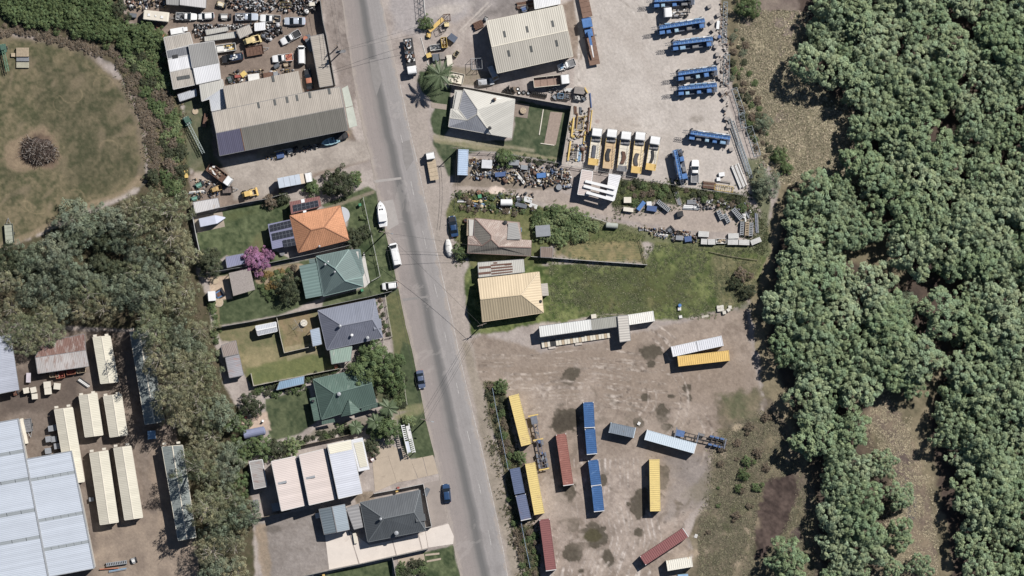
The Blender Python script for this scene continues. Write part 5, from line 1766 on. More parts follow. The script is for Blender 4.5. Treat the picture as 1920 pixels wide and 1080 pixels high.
def truck_kit(L,W,cabL,cabH,cabm,deckm,style,sideH,deckz,boards):
 k = Kit()
 hw = W / 2
 x1 = L / 2
 xc = x1 - cabL
 cab = MB().loft([[(xc,-hw*.94,.7),(xc,-hw*.97,cabH*.55),(xc,-hw*.86,cabH-.10),(xc,hw*.86,cabH-.10),(xc,hw*.97,cabH*.55),(xc,hw*.94,.7)]]+[[(x,-hw*w*.97,.6),(x,-hw*w,cabH*.55),(x,-hw*w*.88,cabH-dz),(x,hw*w*.88,cabH-dz),(x,hw*w,cabH*.55),(x,hw*w*.97,.6)]for x,w,dz in((xc+.15,.99,.02),(x1-.55,.99,.0),(x1-.22,.96,.10),(x1-.04,.90,.55),(x1,.86,.9))])
 cb = k.part('cab',cab,cabm)
 k.part('windscreen',MB().loft([[(x1-.10,-hw*.80,cabH*.56),(x1-.10,hw*.80,cabH*.56),(x1-.22,hw*.76,cabH-.2),(x1-.22,-hw*.76,cabH-.2)],[(x1+.02,-hw*.82,cabH*.56),(x1+.02,hw*.82,cabH*.56),(x1-.16,hw*.78,cabH-.18),(x1-.16,-hw*.78,cabH-.18)]]),GLASS,cb)
 for s_ in(-1,1):
  k.part('side_window',MB().ob(x1-cabL*.45,s_*hw*.94,cabH*.7,cabL*.5,.08,cabH*.2),GLASS,cb)
  k.part('mirror',MB().ob(x1-.15,s_*(hw+.14),cabH*.68,.10,.22,.4),DARK,cb)
  k.part('headlight',MB().ob(x1+.01,s_*hw*.66,.75,.08,.35,.2),LAMP,cb)
 k.part('bumper',MB().ob(x1,0,.5,.2,W*.94,.3),GREY)
 k.part('chassis',MB().bx(-L/2+.2,xc+.3,-.42,-.28,.62,.86).bx(-L/2+.2,xc+.3,.28,.42,.62,.86).bx(-L/2+.4,-L/2+.6,-.3,.3,.66,.82).bx(0,.2,-.3,.3,.66,.82),DARK)
 x0 = -L / 2
 xd = xc - .12
 if style != 'bare':
  nb = boards
  for i in range(nb):
   a,b = x0 +(xd-x0) * i / nb,x0 +(xd-x0) *(i+.96) / nb
   k.part('deck_plank',MB().bx(a,b,-hw*.98,hw*.98,deckz-.08,deckz),deckm)
  k.part('subframe',MB().bx(x0+.1,xd-.1,-hw*.6,hw*.6,.88,deckz-.085),DARK)
 if style in('tray','tipper'):
  sm_ = deckm if style == 'tray' else CREAM
  for s_ in(-1,1):
   k.part('side_board',MB().bx(x0,xd,s_*hw-.05,s_*hw+.05,deckz+.002,deckz+sideH),sm_)
  k.part('tailgate',MB().bx(x0-.06,x0+.03,-hw+.06,hw-.06,deckz+.002,deckz+sideH),sm_)
  k.part('headboard',MB().bx(xd-.06,xd+.05,-hw+.06,hw-.06,deckz+.002,deckz+sideH+.35),DARK if style=='tipper' else sm_)
 if style == 'yellow':
  hb = k.part('headboard',MB().bx(xd-.1,xd+.02,-hw*.98,hw*.98,deckz,deckz+.9),CREAM)
  k.part('tool_rack',MB().bx(xd-1.0,xd-.15,-hw*.9,hw*.9,deckz+.01,deckz+.4).bx(xd-.95,xd-.2,-hw*.7,hw*.2,deckz+.4,deckz+.55),GREY)
  for s_ in(-1,1):
   for j in range(7):
    x = x0 + .9 + j *(xd-x0-2.3) / 7
    k.part('stake',MB().tube((x,s_*hw*.94,deckz),(x,s_*hw*.94,deckz+.9),.035,5),YELLOW)
   k.part('side_rail',MB().tube((x0+.6,s_*hw*.94,deckz+.9),(xd-.2,s_*hw*.94,deckz+.9),.04,5),YELLOW)
 ws =[(x1-.95,s_*(hw-.16))for s_ in(-1,1)] +[(x0+o,s_*(hw-.22))for o in((1.2,2.4)if L>7 else(1.3,))for s_ in(-1,1)]
 wheel_parts(k,ws,.48,.32)
 k.part('fuel_tank',MB().tube((xc-1.5,hw-.38,.62),(xc-.5,hw-.38,.62),.26,10),CHROME)
 return k

def truck(label,px,py,ang,L=8.0,W=2.3,cabL=1.9,cabH=2.6,cabm=WHITE,deckm=WOOD,style='tray',sideH=.4,deckz=1.15,boards=6,group='trucks',name='truck',scale=1.0):
 return kit(truck_kit,L,W,cabL,cabH,cabm,deckm,style,sideH,deckz,boards).place(name,label,'truck',px,py,ang,group,scale=scale)

truck('white cab truck with tan flatbed parked at the road edge',810.5,312,100,L=6.6,W=2.1,deckm=TAN,style='flat',boards=5,name='flatbed_truck',cabL=1.6,cabH=2.3)
truck('white cab truck with a rack bed full of gear by the shrub',769,106,-82,L=8.6,W=2.3,deckm=DARK,style='flat',cabH=2.6,name='flatbed_truck')
truck('white tipper truck with brown empty tray below the workshop',1034,152,6,L=8.4,W=2.35,deckm=M(C(160,128,112),0.85,0,0.14,2,key='dusty_brown_bed'),style='tipper',sideH=1.0,boards=4,name='tipper_truck',cabH=2.5)
truck('white tray truck full of timber parked at a slant',412.5,328,-37,L=6.6,W=2.2,deckm=RUST,style='tray',sideH=.5,boards=6,cabL=1.6,cabH=2.2)
truck('white prime mover without a trailer in the top yard',1270,23,184,L=6.6,W=2.45,style='bare',cabH=2.9,name='prime_mover')
DUST = M(C(214,178,130),0.7,0,0.12,1.6,key='dusty_deck')
for i,(tx,ty,bx_,by_,dk,lab) in enumerate([(1120,241,1111.5,309.5,CREAM,'yellow and white deck truck, first of five from the left'),(1148,243,1139,316,DUST,'tan deck truck, second of five from the left'),
(1174.5,247,1165.5,321,CREAM,'pale deck truck with grey rear rack, middle of five'),(1201,248,1192,324.5,M(C(240,214,166),0.6,0,0.1,1.4,key='pale_amber_deck'),'bright amber deck truck, fourth of five from the left'),
(1229,256,1219,319,CREAM,'shorter amber and white deck truck, last of five')]):
 (x0,y0),(x1,y1) = P(tx,ty),P(bx_,by_)
 l,an = math.hypot(x1-x0,y1-y0),math.degrees(math.atan2(y0-y1,x0-x1))
 e = truck(lab,(tx+bx_)/2,(ty+by_)/2,an,L=round(l,1),W=2.5,cabL=1.9,cabH=2.75,deckm=dk,style='yellow',deckz=1.25,boards=7,group='yellow deck trucks in a row',name='deck_truck')
 # rear amber box / cradle and the coiled mat on the deck
 hl = l / 2
 tail ={0:AMBER,1:GREY,2:GREY,3:AMBER,4:AMBER}[i]
 link('rear_box',MB().bx(-hl-.05,-hl+(1.5 if i!=2 else 1.3),-1.2,1.2,1.26,1.75 if i in(0,3,4)else 1.6).mesh('rear_box',tail if i!=1 else DUST),e)
 mat_ = MB()
 n_ = 9
 for j in range(n_):
  t = j /(n_-1)
  x = -hl + 1.9 + t * 2.6
  y = .12 + .28 * math.sin(t*3.1) *(1 if i%2 else-1) *(0 if i==0 else 1)
  mat_.ob(x,y,1.45,2.6/n_*1.05,.85 if i!=4 else .6,.34,0.1*math.cos(t*3))
 link('rubber_track',mat_.mesh('rubber_track',[M(C(96,100,112),.7,key='grey_mat'),DARK,RUST,M(C(88,84,88),.7,key='track_mat'),DARK][i]),e)

 # crane truck
e = truck('blue crane truck with brown bed beside the gabled workshop',1107,78,101,L=11.2,W=2.5,cabL=2.3,cabH=2.7,cabm=BLUE,deckm=M(C(140,104,84),.8,0,.15,2,key='brown_bed'),style='flat',boards=8,name='crane_truck')
cr_ = link('crane_column',MB().lathe(1.9,0,[(.6,1.16),(.55,2.2),(.4,2.6)],10).bx(1.2,3.0,-.9,.9,1.16,1.7).mesh('crane_column',BLUE),e)
link('crane_boom',MB().loft([[(2.2,-.3,2.5),(2.2,.3,2.5),(2.2,.3,3.0),(2.2,-.3,3.0)],[(-1.2,-.28,2.2),(-1.2,.28,2.2),(-1.2,.28,2.6),(-1.2,-.28,2.6)]]).mesh('crane_boom',BLUE),cr_)
link('crane_jib',MB().loft([[(-1.0,-.18,2.3),(-1.0,.18,2.3),(-1.0,.18,2.7),(-1.0,-.18,2.7)],[(-3.9,-.12,1.9),(-3.9,.12,1.9),(-3.9,.12,2.15),(-3.9,-.12,2.15)]]).mesh('crane_jib',WHITE),cr_)
for s_ in(-1,1):
 link('outrigger',MB().bx(1.0,1.4,min(.4*s_,1.7*s_),max(.4*s_,1.7*s_),.7,.95).mesh('outrigger',GREY),e)
truck('brown flatbed of a truck cut by the top edge',1094,-4,102,L=9.4,W=2.4,deckm=M(C(140,104,84),.8,0,.15,2,key='brown_bed'),style='flat',boards=6,cabm=BLUE,name='flatbed_truck')
# pantech truck near the tiled house
e = truck('pale box truck with cream front panel near the olive tree',554,338,11,L=8.0,W=2.4,cabL=1.5,cabH=2.5,deckm=GREY,style='flat',boards=3,name='box_truck')
link('cargo_box',MB().bx(-4.0,1.3,-1.2,1.2,1.2,3.2).mesh('cargo_box',M(C(196,208,222),.5,0,.06,1,key='box_paint')),e)
for x in(-2.6,-1.2,.1):
 link('roof_bow',MB().bx(x-.03,x+.03,-1.18,1.18,3.2,3.24).mesh('roof_bow',GALV),e)
link('front_panel',MB().bx(1.32,2.2,-1.2,1.2,1.2,3.1).mesh('front_panel',M(C(226,204,176),.6,0,.06,1,key='cream_panel')),e)

# ---- blue rigs

STEELW = M(C(200,208,216),.5,.1,.12,2,key='pale_steel')

def rig_kit(L,var):
 k = Kit()
 hl = L / 2
 k.part('chassis',MB().bx(-hl+.6,hl,-.45,.45,.7,1.0),DARK)
 k.part('deck',MB().bx(-hl+1.6,hl-.2,-1.2,1.2,1.02,1.12),M(C(86,94,112),.6,0,.3,1.5,key='blue_grey_deck'))
 rg = random.Random(var)
 y0 = .42
 ms = k.part('mast',MB().bx(-hl+1.0,hl-.1,y0-.40,y0-.26,2.5,2.85).bx(-hl+1.0,hl-.1,y0+.26,y0+.40,2.5,2.85).bx(-hl+1.0,hl-.1,y0-.25,y0+.25,2.5,2.62),BLUE)
 for i in range(int(L/.5)):
  x = -hl + 1.2 + i * .5
  if x < hl - .3:
   k.part('rung',MB().bx(x-.07,x+.07,y0-.25,y0+.25,2.63,2.7),LBLUE if i%2 else BLUE,ms)
 for i in range(5):
  x = -hl + 2.4 + i *(L-3.4) / 5 + rg.uniform(0,.4)
  k.part('side_locker',MB().bx(x,x+rg.uniform(.5,1.3),.98,1.25,1.13,1.13+rg.uniform(.5,1.3)),[STEELW,WHITE,LBLUE,GREY][rg.randrange(4)])
  k.part('hose',MB().tube((x,-.1-rg.random()*.4,1.9),(x+rg.uniform(.6,1.6),-.1-rg.random()*.4,1.5),.06,5),[DARK,STEELW][i%2])
  # lattice tip that overhangs the nose
 tip = MB()
 for s_ in(-.35,.35):
  for z in(2.45,3.0):
   tip.tube((-hl+1.1,y0+s_,z),(-hl-.9,y0+s_*.8,z),.045,5)
 for i in range(5):
  x = -hl - .8 + i * .45
  tip.tube((x,y0-.33,2.45),(x+.4,y0+.33,2.45),.035,5).tube((x,y0-.33,3.0),(x+.4,y0+.33,3.0),.035,5)
  tip.tube((x,y0-.33,2.45),(x,y0-.33,3.0),.035,5).tube((x,y0+.33,2.45),(x,y0+.33,3.0),.035,5)
 k.part('mast_tip',tip,M(C(96,104,118),.6,.2,.2,2,key='grey_lattice'))
 for x in(-hl+2.2,hl-1.6):
  k.part('mast_support',MB().bx(x-.1,x+.1,y0-.4,y0-.25,1.12,2.5).bx(x-.1,x+.1,y0+.25,y0+.4,1.12,2.5),BLUE)
  # cab low at the front, engine, tanks, control boxes on the other side
 cb = k.part('cab',MB().loft([[(x,-1.2,.7),(x,-.1*0+.05,.7),(x,.05,z),(x,-1.15,z)]for x,z in((-hl+.5,1.7),(-hl+1.0,2.1),(-hl+2.2,2.1))]),BLUE)
 k.part('windscreen',MB().ob(-hl+.74,-.55,1.92,.06,1.0,.42,0,.9),GLASS,cb)
 xs = -hl + 2.6
 items =[(1.3,.8,1.0,LBLUE),(1.0,.9,.8,BLUE),(1.5,.7,.7,GREY),(1.1,1.0,1.2,BLUE),(.9,.8,.9,M(C(150,190,215),.5,key='sky_paint')),(1.2,.9,.7,GREY)]
 rg.shuffle(items)
 names =['engine_box','tool_box','winch','control_box','hydraulic_tank','compressor']
 for(l,w,h_,m),n_ in zip(items,names):
  if xs + l > hl - .2:
   break
  k.part(n_,MB().bx(xs,xs+l,-1.2,-1.2+w,1.13,1.13+h_).bx(xs+.1,xs+l-.1,-1.2+.1,-1.3+w,1.13+h_,1.2+h_),m)
  xs += l + rg.uniform(.7,2.0)
 k.part('hose_reel',MB().tube((hl-1.4,-.9,1.6),(hl-1.4,-.3,1.6),.45,12),DARK)
 k.part('walkway',MB().bx(-hl+2.4,hl-.3,1.05,1.3,1.3,1.36),STEELW)
 k.part('hand_rail',MB().tube((hl-.15,-1.1,2.2),(hl-.15,1.1,2.2),.05,5).tube((hl-.15,-1.1,1.1),(hl-.15,-1.1,2.2),.05,5).tube((hl-.15,1.1,1.1),(hl-.15,1.1,2.2),.05,5),LBLUE)
 for x in(-hl+1.4,hl-.8):
  k.part('outrigger',MB().bx(x-.15,x+.15,-1.5,1.5,.55,.75).bx(x-.2,x+.2,-1.6,-1.35,.0,.75).bx(x-.2,x+.2,1.35,1.6,.0,.75),GREY)
 wheel_parts(k,[(x,s_*1.0)for x in(-hl+2.6,-hl+3.9,hl-3.0,hl-1.75)for s_ in(-1,1)],.5,.32)
 return k

for i,(px,py,an,L,lab) in enumerate([(1260,3,4,10.6,'blue drill rig cut by the top edge'),(1275,50,9,12.0,'blue drill rig below the white prime mover'),(1295,82,7,10.6,'blue drill rig, third from the top along the fence'),
(1304,138,8,10.4,'blue drill rig, upper one of the middle pair'),(1304,167,5,10.2,'blue drill rig, lower one of the middle pair'),(1327,257,-8,10.6,'blue drill rig standing alone in the open yard'),(1275,312,102,8.2,'dark blue rig parked upright beside the white ute')]):
 kit(rig_kit,L,i).place('drill_rig',lab,'drill rig',px,py,an,'blue drill rigs')

 # ---- skeletal trailers
STEELG = M(C(120,126,140),.6,.1,.2,2,key='blue_grey_steel')

def skel_kit(L,m,axles,deckm,gm):
 k = Kit()
 hl = L / 2
 k.part('frame',MB().bx(-hl,hl,-.5,-.36,.95,1.2).bx(-hl,hl,.36,.5,.95,1.2),m)
 for i in range(9):
  x = -hl + .5 + i *(L-1.0) / 8
  k.part('cross_member',MB().bx(x-.07,x+.07,-.36,.36,1.0,1.14),m)
 for x in(-hl+.12,-hl*.1,hl-.12):
  k.part('bolster',MB().bx(x-.14,x+.14,-1.22,1.22,1.205,1.34),deckm)
 k.part('gooseneck',MB().bx(-hl,-hl+2.2,-.75,.75,1.22,1.3),gm)
 for j in range(axles):
  x = hl - 1.0 - j * 1.25
  k.part('axle',MB().tube((x,-1.1,.5),(x,1.1,.5),.09,8),DARK)
  k.part('mudguard',MB().bx(x-.5,x+.5,.74,1.2,1.03,1.08).bx(x-.5,x+.5,-1.2,-.74,1.03,1.08),gm)
 k.part('landing_leg',MB().bx(-hl+2.5,-hl+2.7,.55,.7,0,1.0).bx(-hl+2.5,-hl+2.7,-.7,-.55,0,1.0),GREY)
 k.part('tool_box',MB().bx(-.4,.8,.55,1.1,.5,.95),GREY)
 wheel_parts(k,[(hl-1.0-j*1.25,s_*.95)for j in range(axles)for s_ in(-1,1)],.5,.42)
 return k

kit(skel_kit,13.2,M(C(104,104,122),.6,.1,.2,2,key='grey_frame_paint'),3,YELLOW,STEELG).place('skeletal_trailer','dark skeletal container trailer with yellow bolsters beside yellow container','trailer',1010,829,-78.5,'skeletal trailers')
kit(skel_kit,12.2,DARK,3,STEELG,M(C(86,120,178),.5,.1,.2,2,key='blue_frame_paint')).place('skeletal_trailer','blue skeletal container trailer behind the pale ice container','trailer',1313,821,-13,'skeletal trailers')

# ---- boats, caravans, trailers

def boat_kit(L,W,hullm,inm,cabin):
 k = Kit()
 st =[(-.5,.78,.55),(-.3,.96,.5),(0,1.0,.5),(.25,.82,.55),(.4,.5,.62),(.5,.03,.75)]
 z0 = .45
 k.part('hull',MB().loft([[(f*L,-W/2*w*.35,z0-(0 if f<.4 else-.25)),(f*L,-W/2*w,z0+h_),(f*L,W/2*w,z0+h_),(f*L,W/2*w*.35,z0-(0 if f<.4 else-.25))]for f,w,h_ in st]),hullm)
 k.part('cockpit',MB().loft([[(f*L,-W/2*w,z0+.52+dz),(f*L,W/2*w,z0+.52+dz),(f*L,W/2*w,z0+.58+dz),(f*L,-W/2*w,z0+.58+dz)]for f,w,dz in((-.46,.62,0),(0,.8,0),(.22,.6,.03),(.36,.3,.08))]),inm)
 for f in(-.2,.08):
  k.part('thwart',MB().ob(f*L,0,z0+.62,.3,W*.8,.06),hullm)
 if cabin:
  cb = k.part('cabin',MB().loft([[(f*L,-W/2*w,z0+.5),(f*L,W/2*w,z0+.5),(f*L,W/2*w*.8,z0+.5+h_),(f*L,-W/2*w*.8,z0+.5+h_)]for f,w,h_ in((-.3,.9,1.0),(.0,.92,1.05),(.2,.8,.7),(.38,.4,.3))]),hullm)
  k.part('cabin_window',MB().ob(.17*L,.28,z0+1.28,.35,.4,.05,.3,.45),GLASS,cb)
  k.part('cabin_window',MB().ob(.17*L,-.28,z0+1.28,.35,.4,.05,-.3,.45),GLASS,cb)
  k.part('hatch',MB().ob(.3*L,0,z0+.98,.4,.4,.05),GREY,cb)
  k.part('outboard_motor',MB().bx(-.5*L-.45,-.5*L+.02,-.28,.28,.5,1.5),DARK)
 t = k.part('trailer_frame',MB().bx(-.45*L,.55*L,-.05,.05,.3,.4).bx(-.4*L,.2*L,-.75,-.68,.3,.4).bx(-.4*L,.2*L,.68,.75,.3,.4),GALV)
 wheel_parts(k,[(-.12*L,s_*W*.47)for s_ in(-1,1)],.3,.2)
 return k

kit(boat_kit,6.1,2.3,WHITE,M(C(220,222,226),.5,key='gelcoat'),True).place('motor_boat','white cabin motor boat on a trailer at the road edge','boat',716,401,98,'boats')
kit(boat_kit,4.4,1.7,M(C(168,214,226),.5,0,.05,key='aqua_gelcoat'),M(C(120,170,186),.6,key='aqua_inside'),False).place('dinghy','pale aqua dinghy on a trailer beside the workshop wall','boat',620,265,195,'boats')
kit(boat_kit,4.0,1.7,BLACKP,DARK,False).place('dinghy','dark dinghy with white trailer behind the aqua one','boat',637,257,195,'boats')

def caravan_kit(L,W,H,m,nose,hatches):
 k = Kit()
 hl,hw = L / 2,W / 2
 k.part('body',MB().loft([[(x,-hw*w,.45),(x,-hw*w,H-.2-d_),(x,-hw*w*.9,H-d_),(x,hw*w*.9,H-d_),(x,hw*w,H-.2-d_),(x,hw*w,.45)]for x,w,d_ in((-hl,.96,.1),(-hl+.15,1,0),(hl-.3,1,0),(hl,.97,.15))]+([[(hl+nose,-hw*.12,.5),(hl+nose,-hw*.12,.9),(hl+nose,-hw*.1,1.1),(hl+nose,hw*.1,1.1),(hl+nose,hw*.12,.9),(hl+nose,hw*.12,.5)]]if nose else[])),m)
 for x,y,s_ in hatches:
  hh = k.part('roof_hatch',MB().bx(x-s_,x+s_,y-s_,y+s_,H,H+.1),CREAM)
  k.part('hatch_lid',MB().bx(x-s_*.75,x+s_*.75,y-s_*.75,y+s_*.75,H+.1,H+.14),WHITE,hh)
 k.part('window',MB().bx(-.6,.6,hw-.02,hw+.03,1.2,1.8),GLASS)
 k.part('drawbar',MB().tube((hl,.3,.45),(hl+1.2,0,.45),.05,6).tube((hl,-.3,.45),(hl+1.2,0,.45),.05,6),GREY)
 wheel_parts(k,[(-.2,s_*(hw-.1))for s_ in(-1,1)],.32,.2)
 return k

kit(caravan_kit,6.0,2.3,2.5,CREAM,0,((-1.7,.1,.38),(-.1,0,.22),(1.4,-.1,.38))).place('caravan','cream caravan with three roof hatches beside the thicket','caravan',294,31,-6)
kit(caravan_kit,4.2,2.1,2.3,M(C(196,202,222),.6,0,.05,key='cover_fabric'),2.0,()).place('caravan','caravan under a pale blue grey cover on its concrete pad','caravan',391,415,12)

def utrailer_kit(L,W,m,sideH,frame):
 k = Kit()
 hl,hw = L / 2,W / 2
 n = 5
 for i in range(n):
  k.part('floor_plank',MB().bx(-hl+i*L/n,-hl+(i+.95)*L/n,-hw,hw,.55,.6),m)
 for s_ in(-1,1):
  k.part('side_board',MB().bx(-hl,hl,s_*hw-.03,s_*hw+.03,.601,.6+sideH),frame)
 k.part('tailgate',MB().bx(-hl-.04,-hl+.02,-hw+.04,hw-.04,.601,.6+sideH),frame)
 k.part('headboard',MB().bx(hl-.02,hl+.04,-hw+.04,hw-.04,.601,.6+sideH),frame)
 k.part('drawbar',MB().tube((hl,.5,.5),(hl+1.4,0,.5),.05,6).tube((hl,-.5,.5),(hl+1.4,0,.5),.05,6),GALV)
 k.part('jockey_wheel',MB().tube((hl+1.1,-.05,.15),(hl+1.1,.05,.15),.14,10),TYRE)
 wheel_parts(k,[(0,s_*(hw+.14))for s_ in(-1,1)],.32,.2)
 return k

kit(utrailer_kit,4.0,2.2,RUST,.3,RUST).place('box_trailer','rusty brown trailer bed beside the black wagon wreck','trailer',478,95,10,'trailers')
kit(utrailer_kit,2.3,1.5,M(C(120,104,96),.8,0,.2,2,key='brown_trailer'),.3,DARK).place('box_trailer','small dark brown box trailer below the timber truck','trailer',427,356,3,'trailers')
kit(utrailer_kit,3.0,1.6,GREY,.25,GALV).place('box_trailer','blue frame trailer beside the road container, far left yard','trailer',54,797,-80,'trailers')
kit(utrailer_kit,4.6,2.0,M(C(168,172,150),.7,0,.1,1.5,key='sage_trailer'),.35,M(C(150,156,132),.7,key='sage_frame')).place('box_trailer','long sage green trailer on the left field edge','trailer',18,438,95,'trailers')
# machines

def loader_kit(m):
 k = Kit()
 k.part('body',MB().loft([[(x,-.6,.6),(x,.6,.6),(x,.5,z),(x,-.5,z)]for x,z in((-1.5,1.3),(-.9,1.6),(.4,1.5),(1.0,1.2))]),m)
 k.part('canopy',MB().bx(-.9,.4,-.6,.6,2.1,2.18),m)
 k.part('canopy_post',MB().tube((-.85,-.55,1.3),(-.85,-.55,2.1),.04,5).tube((.35,.55,1.3),(.35,.55,2.1),.04,5).tube((-.85,.55,1.3),(-.85,.55,2.1),.04,5).tube((.35,-.55,1.3),(.35,-.55,2.1),.04,5),DARK)
 k.part('loader_arm',MB().loft([[(.3,-.75,1.3),(.3,-.6,1.3),(.3,-.6,1.5),(.3,-.75,1.5)],[(1.9,-.75,.5),(1.9,-.6,.5),(1.9,-.6,.7),(1.9,-.75,.7)]]),m)
 k.part('loader_arm',MB().loft([[(.3,.6,1.3),(.3,.75,1.3),(.3,.75,1.5),(.3,.6,1.5)],[(1.9,.6,.5),(1.9,.75,.5),(1.9,.75,.7),(1.9,.6,.7)]]),m)
 k.part('bucket',MB().loft([[(1.7,y,.2),(2.3,y,.15),(2.2,y,.35),(1.9,y,.8)]for y in(-1.0,1.0)]),m)
 wheel_parts(k,[(x,s_*.8)for x in(-.9,.8)for s_ in(-1,1)],.45,.35)
 return k

kit(loader_kit,AMBER).place('wheel_loader','small yellow wheel loader near the hedge','loader',466,363,14)
kit(loader_kit,M(C(190,150,84),.7,0,.2,2,key='rusty_yellow')).place('wheel_loader','rusty yellow loader wreck beside the small trailer','loader',404,355,20,scale=0.8)
kit(loader_kit,M(C(226,198,128),.7,0,.2,2,key='faded_yellow')).place('wheel_loader','faded yellow loader against the scrap pile and shelter','loader',470,76,17,scale=1.1)

def tower_kit(L,m,m2):
 k = Kit()
 hl = L / 2
 b = MB()
 for s_ in(-.3,.3):
  for z in(1.0,1.6):
   b.tube((-hl,s_,z),(hl,s_,z),.06,5)
 mast = k.part('mast',b,m)
 br = MB()
 n = int(L/.8)
 for i in range(n):
  x = -hl + i * L / n
  x2 = x + L / n
  br.tube((x,-.3,1.6),(x2,.3,1.6),.035,4).tube((x,-.3,1.0),(x2,.3,1.0),.035,4).tube((x,-.3,1.0),(x2,-.3,1.6),.035,4).tube((x,.3,1.0),(x2,.3,1.6),.035,4)
  br.tube((x,-.3,1.6),(x,.3,1.6),.035,4)
 k.part('bracing',br,m,mast)
 k.part('base_frame',MB().bx(-hl,-hl+2.0,-.8,.8,.5,.9).bx(-hl+.2,-hl+1.4,-.5,.5,.9,1.9),m2)
 k.part('support_leg',MB().tube((hl-1.5,-.5,0),(hl-1.5,0,1.0),.06,5).tube((hl-1.5,.5,0),(hl-1.5,0,1.0),.06,5),m2)
 wheel_parts(k,[(-hl+1.0,s_*.9)for s_ in(-1,1)],.4,.3)
 return k

kit(tower_kit,9.6,M(C(170,186,180),.5,0,.1,key='pale_mast'),DGREEN).place('drill_tower','pale green drilling mast trailer lying behind the workshop','drilling rig',365,254,-63)
kit(tower_kit,6.6,M(C(96,146,110),.6,0,.12,key='green_mast'),DGREEN).place('drill_tower','green mast trailer at the left edge of the field','drilling rig',10,109,-78)
# ================================================================== YARD GOODS
# each item: builder style, centre, length, width, height (m), heading, material(s), label

